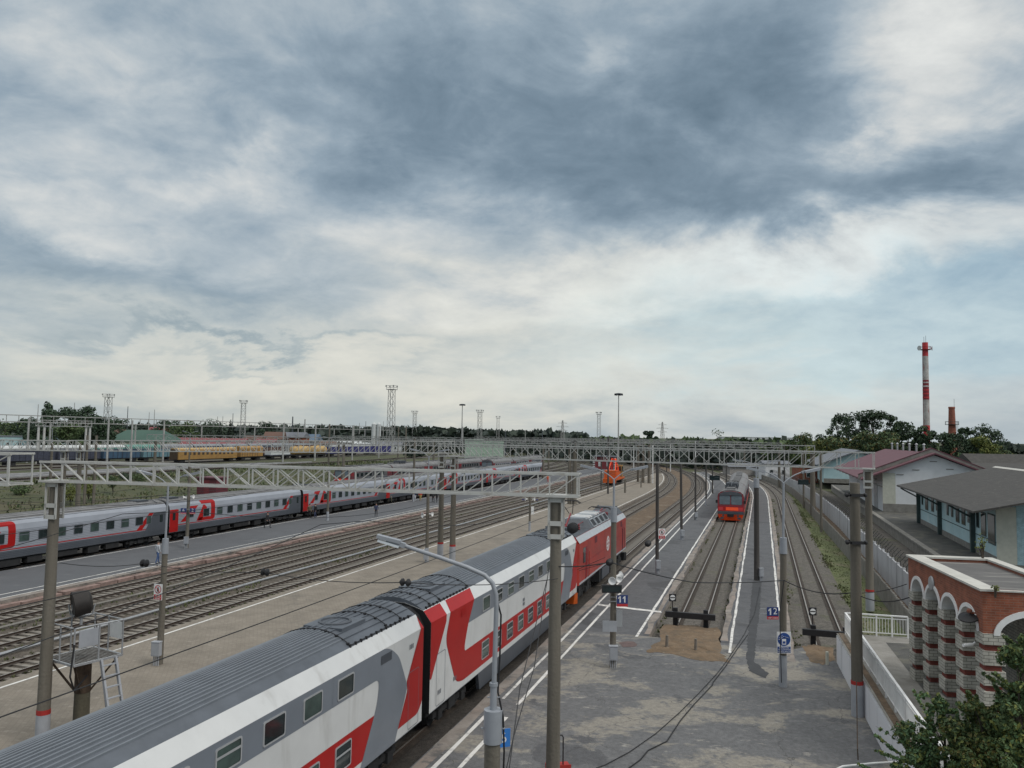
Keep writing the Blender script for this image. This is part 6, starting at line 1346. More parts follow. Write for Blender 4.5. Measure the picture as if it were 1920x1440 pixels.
for i, (px, yt, Y, w, lf, lb) in enumerate(((1570, 771, 250, 10, 'leaf_dark', 'leftmost of the tall dark poplars behind the maroon warehouse, with gaps in its crown'), (1604, 768, 255, 10, 'leaf_dark', 'second tall dark tree from the left of the clump behind the maroon warehouse'), (1640, 765, 252, 10.5, 'leaf_dark', 'tallest tree in the clump behind the maroon warehouse'), (1671, 773, 258, 8.5, 'leaf_dark', 'fourth tree of the clump behind the maroon warehouse, right shoulder'),
        (1704, 789, 240, 10, 'leaf_dark', 'broad dark tree just left of the striped chimney'), (1731, 793, 236, 7.5, 'leaf_dark', 'dark willow like tree covering the foot of the striped chimney'), (1626, 812, 225, 12, 'leaf_mid', 'brownish green lower tree in front of the poplar clump'), (1660, 815, 222, 12, 'leaf_mid', 'lower rounded tree in front of the tallest tree of the clump'), (1580, 822, 228, 14, 'leaf_mid', 'low spreading tree at the left foot of the poplar clump'),
        (1545, 822, 235, 12, 'leaf_yellow', 'low yellowish green tree left of the poplar clump'), (1510, 815, 300, 13, 'leaf_mid', 'low rounded tree farther left along the skyline'), (1772, 812, 230, 8.5, 'leaf_dark', 'dense dark tree between the striped chimney and the brick chimney'), (1795, 810, 232, 11, 'leaf_dark', 'dark tree in front of the brick chimney'), (1814, 798, 250, 6, 'leaf_dark', 'loose leaved tree right of the brick chimney'),
        (1848, 797, 262, 12, 'leaf_dark', 'round dark tree rising above the yellow green one'), (1840, 815, 228, 9, 'leaf_yellow', 'bright yellow green tree right of the brick chimney'), (1870, 832, 240, 11, 'leaf_mid', 'low dark tree at the left of the dark roofed house'))):
    tree_at(lb, px, yt, Y, w, leaf=lf, seed=20+i, group=GR, n=2600, size=.42, trunk_h=.08 if yt > 805 else .2, extra=['leaf_dark', 'leaf_dark', 'leaf_mid'] if lf == 'leaf_dark' else ['leaf_dark', 'leaf_autumn'] if lf == 'leaf_mid' else ['leaf_mid'], ncl=26)
tree_at('tall bare topped tree on the skyline right of the pylons', 1348, 806, 330, 11, leaf='leaf_mid', seed=77, n=260, size=.35, kind='round', group=GR, ncl=10)
tree_at('isolated round tree on the skyline left of the right-hand pylon', 1219, 806, 420, 8, leaf='leaf_dark', seed=78, n=1500, size=.6, group='trees on the skyline', trunk_h=.1, zb=2)
tree_at('dark pointed spruce left of the pale green building', 779, 795, 300, 8, 1.9, leaf='leaf_conifer', seed=79, n=1800, size=.5, kind='conifer', group='trees on the skyline')
GL_ = 'trees at the far left yard'
for i, (px, yt, Y, w, lf, kd, lb) in enumerate(((88, 752, 330, 7, 'leaf_dark', 'tall', 'tall narrow tree at the left of the big dark grove on the far left'), (112, 768, 325, 16, 'leaf_dark', 'round', 'left round tree of the big dark grove on the far left'), (140, 765, 335, 16, 'leaf_dark', 'round', 'middle round tree of the big dark grove on the far left'), (166, 761, 328, 17, 'leaf_dark', 'round', 'highest round tree of the big dark grove on the far left'), (185, 778, 322, 13, 'leaf_dark', 'round', 'right shoulder tree of the big dark grove on the far left'), (75, 790, 318, 12, 'leaf_dark', 'round', 'low tree at the left foot of the big dark grove'), (128, 795, 310, 14, 'leaf_mid', 'round', 'low tree in front of the big dark grove'),
        (225, 787, 400, 20, 'leaf_dark', 'round', 'bushy tree behind the green roofed building'), (320, 788, 420, 20, 'leaf_dark', 'round', 'spreading tree right of the green roofed building'), (345, 793, 410, 18, 'leaf_mid', 'round', 'tree behind the left end of the red roofed building'), (395, 793, 430, 24, 'leaf_dark', 'round', 'broad tree behind the red roofed building'), (433, 783, 420, 6, 'leaf_conifer', 'conifer', 'slim dark poplar beyond the red roofed building'), (413, 789, 420, 4.5, 'leaf_conifer', 'conifer', 'small spruce beyond the red roofed building'), (503, 792, 520, 16, 'leaf_dark', 'round', 'ragged tree on the skyline above the grey houses'), (10, 790, 420, 20, 'leaf_mid', 'round', 'tree behind the white blue building at the left edge'), (45, 785, 430, 14, 'leaf_dark', 'round', 'dark tree between the left edge and the big grove'))):
    tree_at(lb, px, yt, Y, w, 1.9, leaf=lf, seed=50+i, kind=kd, group=GL_, n=1500, size=.62, trunk_h=.06, ncl=20)
# far-off woods: one mass
def woods(name, label, pts, n, size, leaf='leaf_far', seed=3):
    """pts: (pixel x, pixel y of the tree tops, distance)"""
    r = random.Random(seed); mb = MB(); ln = len(pts)-1
    for _ in range(n):
        f = r.random()*ln; i = min(int(f), ln-1); t = f-i; a, b = pts[i], pts[i+1]; px = a[0]+(b[0]-a[0])*t; py = a[1]+(b[1]-a[1])*t; Y = (a[2]+(b[2]-a[2])*t)*r.uniform(1.0, 1.25)
        top = AT(px, py, a[2]+(b[2]-a[2])*t); tz = top.z*(.82+.26*noise.noise(Vector((px*.05, Y*.01, 0))))+r.gauss(0, .5)
        x = top.x*Y/top.y; z = tz*r.random()**.55
        p = Vector((x, Y, z)); s_ = size*r.uniform(.6, 1.3); d = Vector((r.gauss(0, 1), r.gauss(0, 1)-.8, r.gauss(0, 1)+.4)).normalized(); t_ = d.orthogonal().normalized(); t_ = Matrix.Rotation(r.uniform(0, 6.28), 3, d) @ t_; b_ = d.cross(t_)
        mb.poly([p-t_*s_, p-b_*s_*.7, p+t_*s_, p+b_*s_*.7], r.choice((0, 0, 1)))
    o = mb.build(name, [leaf, 'leaf_conifer']); tag(o, label, 'woods'); o['kind'] = 'stuff'; return o
woods('forest', 'long dark forest along the horizon behind the yard', [(-120, 795, 800), (120, 792, 800), (300, 797, 850), (480, 797, 900), (700, 798, 900), (800, 800, 880), (860, 803, 850), (960, 808, 800), (1020, 809, 760), (1100, 813, 720)], 15000, 5.0)
woods('tree_belt', 'mid green belt of scrub and low trees along the skyline on the right', [(1090, 817, 420), (1200, 818, 400), (1300, 818, 380), (1380, 821, 360), (1480, 822, 340), (1560, 824, 320), (1660, 828, 300), (1760, 830, 320)], 9000, 1.8, 'leaf_mid', 4)
woods('tree_belt', 'dark distant wood at the right edge of the skyline', [(1840, 832, 400), (1900, 831, 420), (2000, 830, 420)], 2500, 2.2, 'leaf_far', 5)
woods('shrub_belt', 'dark belt of shrubs below the forest in the middle distance', [(-100, 812, 430), (200, 808, 460), (460, 808, 480), (600, 812, 460), (760, 818, 400), (900, 824, 380), (1100, 828, 330), (1300, 832, 290), (1420, 838, 260)], 9000, 1.7, 'leaf_far', 6)
# shrubs on the grassy bank
def shrub(label, p, w, h, leaf, seed, n=500, size=.16, group='shrubs on the grassy bank', extra=None):
    r = random.Random(seed); th = thing('shrub', label, 'shrub', p, 0, group); tb = MB(); bl = []
    for i in range(7): a = r.uniform(0, 6.28); c = V(math.cos(a)*w*.28*r.random(), math.sin(a)*w*.28*r.random(), h*r.uniform(.35, .8)); bl.append((c, (w*.3, w*.3, h*.3))); tb.path([V(0, 0, -.2), c*.5, c], .035, 5, r1=.01)
    tb.build('stems', 'bark', th); mb = MB(); ml = [leaf]+(extra or []); leaf_cloud(mb, bl, n, size, r, 0, len(ml)); mb.build('foliage', ml, th); return th
for i, (px, py, z, w, h, lf, lb) in enumerate(((132, 940, .8, 3.0, 2.6, 'leaf_yellow', 'bright yellow green shrub on the bank right of the tall gantry post'), (166, 935, .9, 2.4, 2.4, 'leaf_yellow', 'second yellow green shrub farther right on the bank'), (212, 925, 1.0, 2.4, 2.6, 'leaf_mid', 'dark green shrub on the bank below the gantry'), (262, 912, 1.2, 4.0, 3.0, 'leaf_mid', 'wide green shrub on the bank above the first coach joint'), (235, 905, 1.3, 3.4, 2.0, 'leaf_dark', 'low dark shrub near the top of the bank'), (40, 930, 1.2, 3.4, 1.6, 'leaf_mid', 'low shrub on the bank at the far left'))):
    shrub(lb, G(px, py, z), w, h, lf, 90+i)
r = random.Random(31); mb = MB()
for _ in range(9000):
    s = r.uniform(55, 235); t = r.uniform(-122, -85); z = 1.9 if t < -112 else max(-.25, 1.9-(t+112)/26*2.15)
    p = ST(s, t, z-.05); q = V(r.gauss(0, .22), r.gauss(0, .22), r.uniform(.2, .65)); w = V(r.uniform(-.18, .18), r.uniform(-.18, .18), 0); mb._add([p-w, p+w, p+w*.6+q, p-w*.6+q], [(0, 1, 2, 3)], r.choice((0, 0, 1, 2)))
o = mb.build('tall_grass', ['leaf_grass', 'grass_ground', 'leaf_mid']); o['kind'] = 'stuff'; tag(o, 'rough tall grass growing on the bank behind the grey coaches', 'grass')
mb = MB()
for _ in range(5000):
    s = r.uniform(46, 190); t = r.uniform(5.6, 7.6)
    p = RC(s, t, -.14); q = V(r.gauss(0, .07), r.gauss(0, .07), r.uniform(.03, .09)); w = V(r.uniform(-.06, .06), r.uniform(-.06, .06), 0); mb._add([p-w, p+w, p+w*.4+q, p-w*.4+q], [(0, 1, 2, 3)], r.choice((0, 1, 1)))
o = mb.build('verge_grass', ['verge', 'leaf_grass']); o['kind'] = 'stuff'; tag(o, 'short grass on the verge between the track and the picket fence', 'grass')
r = random.Random(41); mb = MB()
for _ in range(5200):
    q_ = r.random()
    if q_ < .55: s = 20+150*r.random()**1.6; t = r.choice((-35.3, -35.4, -40.2, -31.6))+r.gauss(0, .5); f_ = LC
    elif q_ < .65: s = 47+90*r.random(); t = r.choice((-5.75, -2.25))+r.gauss(0, .06); f_ = RC
    else: s = 46+110*r.random(); t = r.choice((1.65, 5.5, 5.7))+r.gauss(0, .2); f_ = RC
    if noise.noise(Vector((s*.12, t*.5, 3))) < -.02: continue
    p = f_(s, t, -.15)
    for _k in range(3): q = V(r.gauss(0, .05), r.gauss(0, .05), r.uniform(.04, .16)); w = V(r.uniform(-.07, .07), r.uniform(-.07, .07), 0); mb._add([p-w, p+w, p+w*.3+q, p-w*.3+q], [(0, 1, 2, 3)], r.choice((0, 0, 1)))
o = mb.build('weeds', ['leaf_grass', 'verge']); o['kind'] = 'stuff'; tag(o, 'low weeds sprouting from the ballast between the tracks', 'weeds')
# foreground bushes at the lower right
def bush(label, loc, spots, n, seed, mats, size=.058, stems=True):
    r = random.Random(seed); th = thing('bush', label, 'bush', loc, 0, 'leafy bushes in the lower right corner'); tb = MB(); bl = []
    for (x, y, z, a) in spots:
        c = V(x, y, z)
        for _ in range(5): bl.append((c+V(r.gauss(0, a*.5), r.gauss(0, a*.5), r.gauss(0, a*.5)), (a*r.uniform(.25, .6), a*r.uniform(.25, .6), a*r.uniform(.22, .5))))
        tb.path([V(0, 0, -1.5), V(x*.4, y*.4, z*.5), c], .045, 6, r1=.008)
        for _ in range(9):
            d = Vector((r.gauss(0, .6), r.gauss(0, .6), r.uniform(.1, 1.1))); e = c+d*a*1.35; tb.path([c, c.lerp(e, .6)+V(0, 0, -.03), e], .008, 4, r1=.003)
            for k in range(9): q = c.lerp(e, .35+.075*k); bl.append((q, (.045, .045, .045)))
    tb.build('branches', 'bark', th); mb = MB(); leaf_cloud(mb, bl, n, size, r, 0, len(mats), shell=.15)
    for j in range(len(bl)):
        if bl[j][1][0] < .05:
            for _ in range(3): leaf_cloud(mb, [bl[j]], 1, size, r, 0, len(mats), shell=.1)
    mb.build('leaves', mats, th); return th
bc = AT(1775, 1420, 20.5); bush('dark green bush with pointed shoots in front of the brick columns', bc, [(-.8, 0, -.2, .62), (-.1, .1, .45, .66), (.0, .2, 1.05, .36), (.55, .0, .35, .6), (-.45, -.1, -.75, .75), (.4, -.3, -.5, .85), (.9, .1, .75, .42), (-1.15, -.1, -.7, .45), (.1, -.5, -1.1, .9), (-.6, .1, .3, .5)], 15000, 201, ['leaf_bush', 'leaf_mid', 'leaf_yellow'])
bc = AT(1850, 1395, 19.8); bush('yellowing bush between the dark one and the tall one', bc, [(-.1, .2, .3, .55), (.2, 0, -.1, .6), (-.45, -.2, -.3, .5), (.0, -.4, -.75, .7), (-.2, .1, .75, .3)], 8000, 202, ['leaf_mid', 'leaf_autumn', 'leaf_yellow'])
bc = AT(1912, 1350, 19.2); bush('tall green bush at the right edge hiding the end of the front arch', bc, [(0, 0, 1.1, .48), (.2, .1, .5, .62), (-.1, 0, .0, .55), (.2, -.1, -.5, .75), (-.1, -.2, -1.0, .7), (.3, .2, 1.5, .35)], 12000, 203, ['leaf_mid', 'leaf_bush', 'leaf_yellow'])
shrub('small leafy sprout growing on the far parapet of the pavilion', AT(1843, 1042, 32.0), .55, .85, 'leaf_yellow', 301, 60, .06, 'sprouts on the pavilion'); shrub('tiny yellow sprout on the near edge of the pavilion roof', AT(1866, 1108, 25.2), .35, .2, 'leaf_yellow', 302, 40, .04, 'sprouts on the pavilion')

# ================================================================== FAR YARD: WAGONS, BUILDINGS, TOWERS
def frame_under(mb, L, m): mb.box(.3, L-.3, -1.3, 1.3, .85, 1.15, m); [mb.box(u-.9, u+.9, -1.1, 1.1, .15, .85, m) for u in (2.2, L-2.2)]
def wagon(label, s, t, z, L, kind, m, m2='wagon_dark', grp='freight wagons'):
    th = thing('freight_wagon', label, 'wagon', ST(s, t, z), TRK, grp); mb = MB(); frame_under(mb, L, 0); mb.build('underframe', 'underframe', th)
    if kind == 'gondola':
        mb = MB(); mb.box(.3, L-.3, -1.5, 1.5, 1.15, 3.4); mb.build('body', m, th); mb = MB()
        for k in range(9): u = .4+(L-.8)*k/8; mb.box(u-.06, u+.06, -1.58, -1.501, 1.15, 3.4); mb.box(u-.06, u+.06, 1.501, 1.58, 1.15, 3.4)
        mb.box(.3, L-.3, -1.56, 1.56, 3.401, 3.52); mb.build('ribs', m2, th)
    elif kind == 'van':
        mb = MB(); mb.box(.3, L-.3, -1.45, 1.45, 1.15, 3.6); mb.build('body', m, th); mb = MB(); hull(mb, sym([(3.601, 1.5), (3.95, 1.3), (4.25, .8), (4.35, .01)]), .25, L-.25); mb.build('roof', m2, th)
        mb = MB(); [mb.box(1+k*1.3, 1.08+k*1.3, -1.5, -1.451, 1.2, 3.6) for k in range(int((L-2)/1.3))]; mb.build('ribs', 'wagon_dark', th)
    elif kind == 'tank':
        mb = MB(); mb.lathe([(.3, 0), (1.1, .15), (1.45, .5), (1.45, L-1.3), (1.1, L-.95), (.3, L-.8)], (.4, 0, 2.55), 18, 0, (1, 0, 0)); mb.build('tank', m, th, True); mb = MB(); mb.tube((L/2, 0, 3.9), (L/2, 0, 4.3), .5, .45, 12); [mb.path([(u, 1.48*math.cos(a), 2.55+1.48*math.sin(a)) for a in [math.pi*2*j/20 for j in range(21)]], .05, 5) for u in (2.5, L-2.5)]; mb.build('dome', m, th, True)
    elif kind == 'flat':
        mb = MB(); mb.box(.2, L-.2, -1.4, 1.4, 1.15, 1.35); mb.build('deck', 'wagon_dark', th); mb = MB(); mb.box(1, L*.55, -1.2, 1.2, 1.36, 2.6); mb.box(L*.6, L-1, -1.2, 1.2, 1.36, 2.3); mb.build('load', m, th)
    return th
UZ = 2.1
for i in range(4): wagon('%s gondola wagon, %s from the left edge of the yard' % (('dark blue', 'dark grey blue', 'bright blue', 'pale teal')[i], ('first', 'second', 'third', 'fourth')[i]), 142+i*14.2, -168, UZ, 13.9, 'gondola', ('wagon_dark', 'wagon_dark', 'wagon_blue', 'wagon_teal')[i], 'wagon_dark')
for i in range(4): wagon('%s gondola wagon seen beyond the yellow coaches, %s along' % (('pale teal', 'blue', 'pale blue', 'rust and blue')[i], ('fifth', 'sixth', 'seventh', 'eighth')[i]), 199+i*14.2, -168, UZ, 13.9, 'gondola', ('wagon_teal', 'wagon_blue', 'wagon_teal', 'brown_roof')[i], 'wagon_dark')
for i in range(10):
    nm = ('first', 'second', 'third', 'fourth', 'fifth', 'sixth', 'seventh', 'eighth', 'ninth', 'tenth')[i]; c = ('wagon_grey', 'wagon_grey', 'wagon_green', 'wagon_green', 'wagon_grey', 'wagon_dark', 'wagon_grey', 'wagon_dark', 'wagon_grey', 'brown_roof')[i]
    wagon('covered wagon with a rounded roof, %s in the row behind the gondolas' % nm, 150+i*15, -183, UZ, 14.6, 'van', c, 'far_white' if i < 3 else 'wagon_green' if i == 3 else 'wagon_pale')
th = thing('yellow_coach', 'derelict yellow passenger coach with dark empty windows in the upper yard', 'train coach', ST(181.5, -153, UZ), TRK); L = 25.5
mb = MB(); hull(mb, sym([(.9, 1.5), (3.3, 1.5), (3.75, 1.25)]), 0, L); mb.build('body', 'yellow', th); mb = MB(); hull(mb, sym([(3.751, 1.24), (3.98, .8), (4.06, .01)]), 0, L); mb.build('roof', 'tank_yellow', th); mb = MB(); frame_under(mb, L, 0); mb.build('underframe', 'underframe', th)
for k in range(12): mb = MB(); u = 2.2+k*1.85; mb.box(u, u+.95, -1.53, -1.501, 2.1, 3.05); mb.build('window', 'rust', th)
mb = MB(); mb.box(-.25, -.001, -1.2, 1.2, .9, 3.7); mb.build('end_wall', 'rust', th)
wagon('short derelict yellow wagon coupled to the yellow coach', 208.5, -153, UZ, 12, 'van', 'yellow', 'yellow'); wagon('flat wagon loaded with pale crates, next to the yellow wagons', 224, -153, UZ, 13, 'flat', 'far_white'); wagon('large yellow tank wagon, left one of the pair', 238.5, -153, UZ, 11, 'tank', 'tank_yellow'); wagon('yellow tank wagon next to the purple wagon, right one of the pair', 250.5, -153, UZ, 10, 'tank', 'tank_yellow')
for i in range(3): wagon('%s purple blue wagon with a pale roof in the upper yard' % ('nearest', 'middle', 'farthest')[i], 262+i*17, -153, UZ, 16.5, 'van', 'wagon_purple', 'wagon_grey')
GB = 'far buildings beyond the yard'
house('long white blue building at the left edge behind the freight wagons', 15, 826, 320, 42, 12, 5.5, 'grey_roof', 0, 'teal_wall', z=1.9, wins=9, grp=GB)
house('building with a broad green hipped roof right of the big dark grove', 256, 824, 330, 26, 16, 4.2, 'green_roof', 4.8, 'cream_wall', z=1.9, hip=True, wins=5, grp=GB)
house('long building with a dull red roof and a white gable', 385, 826, 340, 31, 12, 3.0, 'red_roof', 3.0, 'far_white', z=1.9, wins=4, grp=GB)
for i, (px, Y, w, d, h, rf_, rh, wl2, lb) in enumerate(((470, 400, 9, 8, 4, 'brown_roof', 3, 'house_wall', 'brown gabled house nearest the red roofed building'), (492, 380, 10, 8, 3, 'red_roof', 2.6, 'house_wall', 'low house with a faded pink roof behind the teal gondola'), (512, 430, 10, 9, 5, 'brown_roof', 4, 'house_wall', 'brown house below the ragged skyline tree'), (534, 450, 12, 10, 5, 'grey_roof', 4, 'far_white', 'house with a pale grey roof in the middle of the house group'), (553, 440, 9, 8, 6, 'grey_roof', 3, 'brick_orange', 'orange brick walled house with a grey roof'), (572, 455, 13, 9, 4, 'blue_roof', 4, 'house_wall', 'house with a blue roof at the right of the house group'), (255, 480, 26, 10, 6, 'brown_roof', 3, 'house_wall', 'long brownish house seen over the green roof'), (290, 520, 12, 9, 7, 'red_roof', 4, 'far_white', 'pale house with a dull red roof left of the skyline trees'),
        (640, 430, 20, 8, 4, 'far_white', .8, 'house_wall', 'long low building with a white roof left of the white silo'), (690, 420, 16, 8, 3.4, 'far_white', .8, 'house_wall', 'low white roofed building right of the white silo'), (615, 410, 8, 7, 3, 'brown_roof', 2, 'far_white', 'tiny white house with a brown roof under the forest'), (730, 400, 12, 7, 3.4, 'grey_roof', 1.5, 'far_white', 'small pale building under the big floodlight tower'))):
    house(lb, px, 828, Y, w, d, h, rf_, rh, wl2, rnd.uniform(-.3, .3), z=1.9, wins=2, grp=GB)
house('pale green block of the substation, taller left part', 888, 840, 300, 6.6, 9, 6.9, 'pale_green', 0, 'pale_green', z=1.9, wins=0, grp=GB); house('pale green block of the substation, longer right part', 922, 842, 301, 8.6, 9, 6.2, 'pale_green', 0, 'pale_green', z=1.9, wins=0, grp=GB)
th = thing('silo', 'white twin silo among the low white buildings', 'silo', AT(705, 826, 420)); mb = MB(); [mb.tube((x, 0, -3), (x, 0, 8.5), 1.2, 1.2, 12) for x in (-1.3, 1.3)]; mb.build('bins', 'far_white', th, True); mb = MB(); [mb.lathe([(1.25, 0), (.2, 1.2)], (x, 0, 8.5), 12) for x in (-1.3, 1.3)]; mb.build('cones', 'far_white', th)
for px, Y, h, w, lb in ((1430, 600, 14, 60, 'faint distant block of flats on the horizon at the right'),): house(lb, px, 828, Y, w, 14, h-2, 'far_white', 0, 'far_white', z=0, wins=0, grp=GB)
# small red brick cabin with white quoins at the platform end, red shed on the bank
p = G(1133, 882, 0); th = thing('brick_cabin', 'small dark red brick cabin with white quoins beyond the orange rail crane', 'cabin', p, -.25); mb = MB(); mb.box(-3.4, 3.4, 0, 5, 0, 4.4); defm('brick_cabin_red', (.17, .030, .035), .85, var=.2); mb.build('wall', 'brick_cabin_red', th); mb = MB()
for x in (-3.4, 3.4):
    for k in range(6): mb.box(x-.35, x+.35, -.06, .3, .3+k*.7, .65+k*.7)
mb.box(-3.5, 3.5, -.08, -.005, 0, .3); mb.build('quoins', 'far_white', th); mb = MB(); mb.box(-3.7, 3.7, -.4, 5.4, 4.4, 4.7); mb.build('roof', 'grey_roof', th)
for x in (-1.6, 1.1): mb = MB(); mb.box(x-.35, x+.35, -.06, -.005, 1.3, 2.8); mb.build('window', 'far_white', th)
p = G(387, 920, 1.2); th = thing('shed', 'dark red metal shed on top of the grassy bank behind the near gantry', 'shed', p, TRK-R_(90)); mb = MB(); mb.box(-1.9, 1.9, 0, 3, -.6, 2.0); mb.build('wall', 'old_maroon', th); mb = MB(); mb.box(-2.1, 2.1, -.2, 3.2, 2.0, 2.2); mb.build('roof', 'maroon', th); mb = MB(); mb.box(-.5, .5, -.05, -.005, -.5, 1.7); mb.build('door', 'brick_cabin_red', th)
# orange rail crane on the track by the tan platform
th = thing('rail_crane', 'orange track maintenance rail crane with a yellow cab on the left track', 'rail crane', LC(181, -33.1, 0), TRK); L = 12
mb = MB(); frame_under(mb, L, 0); mb.build('underframe', 'underframe', th); mb = MB(); mb.box(0, L, -1.5, 1.5, 1.1, 1.5); mb.box(-.3, 0, -1.5, 1.5, .5, 1.5); mb.build('chassis', 'orange', th)
mb = MB(); mb.box(.8, 4.2, -1.4, 1.4, 1.51, 3.3); mb.box(5.0, 7.5, -1.2, 1.2, 1.51, 3.0); mb.build('engine_cover', 'orange', th); mb = MB(); mb.box(8.2, 10.2, -1.35, .2, 1.51, 4.3); c_ = mb.build('cab', 'yellow', th); mb = MB(); mb.box(8.16, 8.199, -1.2, .05, 2.8, 4.0); mb.box(8.3, 10.1, -1.40, -1.351, 2.8, 4.0); mb.build('cab_window', 'glass', c_)
mb = MB()
for y in (-.8, .8):
    mb.beam((3.2, y, 3.2), (5.2, y*.5, 5.9), .16); mb.beam((7.2, y, 3.0), (5.3, y*.5, 5.9), .16); mb.beam((5.2, y*.5, 5.9), (11.5, y*.3, 5.0), .14); mb.beam((4.2, y, 4.5), (6.3, y, 4.5), .12)
for k in range(6): mb.beam((5.4+k, -.35, 5.85-k*.14), (5.9+k, .35, 5.78-k*.14), .08)
for x in (.3, 2.0, 3.8): mb.tube((x, -1.4, 1.5), (x, -1.4, 4.2), .04)
mb.tube((.3, -1.4, 4.2), (3.8, -1.4, 4.2), .04); mb.tube((.3, -1.4, 3.4), (3.8, -1.4, 3.4), .04); mb.build('boom', 'orange_red', th)
# floodlight towers, masts and pylons
def lattice_tower(label, px, ytop, Y, w=2.6, zb=1.9, plat=1.25, m='gantry_far', grp='floodlight towers'):
    p = AT(px, ytop, Y); h = p.z-zb; th = thing('floodlight_tower', label, 'floodlight tower', (p.x, Y, zb), rnd.uniform(-.4, .4), grp); mb = MB(); n = max(5, int(h/w/1.1)); hw = lambda f: w/2*(1-.25*f)
    cs = [(-1, -1), (1, -1), (1, 1), (-1, 1)]; b = w*.060
    for i in range(n):
        f0, f1 = i/n*.93, (i+1)/n*.93
        for (x, y), (x2, y2) in zip(cs, cs[1:]+cs[:1]):
            a = V(x*hw(f0), y*hw(f0), h*f0); mb.beam(a, (x*hw(f1), y*hw(f1), h*f1), b); mb.beam(a, (x2*hw(f1), y2*hw(f1), h*f1), b*.6); mb.beam((x*hw(f1), y*hw(f1), h*f1), (x2*hw(f1), y2*hw(f1), h*f1), b*.6)
    mb.build('lattice', m, th); mb = MB(); q = w*.5*plat; mb.box(-q, q, -q, q, h*.93, h*.94)
    for z in (h*.965, h*.99):
        for e in (-q, q): mb.beam((-q, e, z), (q, e, z), b*.6); mb.beam((e, -q, z), (e, q, z), b*.6)
    for x, y in cs: mb.beam((x*q, y*q, h*.93), (x*q, y*q, h*.99), b*.7)
    mb.build('platform', m, th); mb = MB(); [mb.box(x*q-.28, x*q+.28, y*q-.4, y*q-.1, h*.97, h*.995) for x, y in cs]; mb.build('lamp_bank', 'gantry_far', th)
for px, yt, Y, w, lb in ((735, 722, 360, 2.9, 'tallest floodlight tower, rising above the middle of the skyline'), (204, 738, 420, 3.2, 'floodlight tower right of the big dark grove'), (457, 750, 480, 3.0, 'floodlight tower above the red roofed building'), (778, 770, 560, 2.6, 'small floodlight tower above the dark spruce'), (900, 768, 520, 2.8, 'floodlight tower behind the pale green substation'), (934, 780, 560, 2.0, 'thin floodlight tower right of the pale green substation'), (1123, 772, 480, 2.0, 'pale slim floodlight tower left of the tall mast')): lattice_tower(lb, px, yt, Y, w)
def mast(label, px, yt, Y, r=.22, zb=1.9, head=True, m='gantry_far', grp='tall masts'):
    p = AT(px, yt, Y); h = p.z-zb; th = thing('lighting_mast', label, 'mast', (p.x, Y, zb), 0, grp); mb = MB(); mb.tube((0, 0, 0), (0, 0, h), r*1.4, r*.7, 8); mb.build('shaft', m, th, True)
    if head:
        mb = MB(); mb.lathe([(.3, 0), (1.5, .35), (1.6, .6), (.4, .8)], (0, 0, h-.6), 10); [mb.box(1.3*math.cos(a)-.3, 1.3*math.cos(a)+.3, 1.3*math.sin(a)-.3, 1.3*math.sin(a)+.3, h-.7, h-.2) for a in [k*1.05 for k in range(6)]]; mb.build('lamp_crown', 'loco_dark', th)
mast('tall lighting mast with a flat crown above the wide gantry', 1160, 738, 300); mast('lighting mast with a flat crown left of the floodlight towers', 867, 758, 420, .26)
for i, (px, yt, Y) in enumerate(((240, 762, 420), (290, 768, 450), (280, 773, 470), (437, 775, 470), (408, 781, 480), (418, 780, 500), (549, 781, 520), (572, 786, 540), (674, 793, 560), (686, 790, 600), (719, 790, 620), (664, 797, 380), (1017, 808, 380), (985, 806, 520), (868, 800, 330), (948, 806, 360), (72, 758, 400), (140, 755, 420))):
    lbs = ('antenna mast right of the tower by the dark grove', 'forked mast above the pale house with the red roof', 'short mast next to the forked one', 'mast by the slim dark poplar', 'low mast left of the small spruce', 'low mast right of the small spruce', 'stout mast above the ragged skyline tree', 'stub mast right of the stout one', 'thin mast above the white silo, left', 'thin mast above the white silo, middle', 'thin mast left of the tallest tower', 'dark pole in front of the forest', 'dark pole right of the substation, far one', 'pale stub mast right of the substation', 'dark pole left of the substation roof', 'dark pole touching the substation', 'mast with an arm left of the big dark grove', 'thin antenna mast over the big dark grove')
    mast(lbs[i], px, yt, Y, .22 if i not in (6, 7) else .5, head=False, m='gantry_far' if i % 3 else 'loco_dark')
def pylon(label, px, yt, Y):
    p = AT(px, yt, Y); h = p.z; th = thing('power_pylon', label, 'pylon', (p.x, Y, 0), .3, 'power pylons'); mb = MB()
    for sx_ in (-1, 1):
        for sy_ in (-1, 1): mb.beam((sx_*2.2, sy_*2.2, 0), (sx_*.25, sy_*.25, h), .22)
    for k in range(9):
        f0, f1 = k/9, (k+1)/9; w0, w1 = 2.2-1.95*f0, 2.2-1.95*f1
        for y in (-1, 1): mb.beam((-w0, y*w0, h*f0), (w1, y*w1, h*f1), .13); mb.beam((w0, y*w0, h*f0), (-w1, y*w1, h*f1), .13)
    mb.build('lattice', 'gantry_far', th); mb = MB()
    for f, l in ((.66, 4.2), (.78, 5.2), (.90, 3.6)): mb.beam((-l, 0, h*f), (l, 0, h*f), .2); mb.beam((-l, 0, h*f), (0, 0, h*f+1.2), .12); mb.beam((l, 0, h*f), (0, 0, h*f+1.2), .12)
    mb.build('crossarms', 'gantry_far', th)
pylon('power pylon on the skyline left of the slim floodlight tower', 1055, 788, 620); pylon('power pylon on the skyline right of the isolated round tree', 1242, 791, 620)
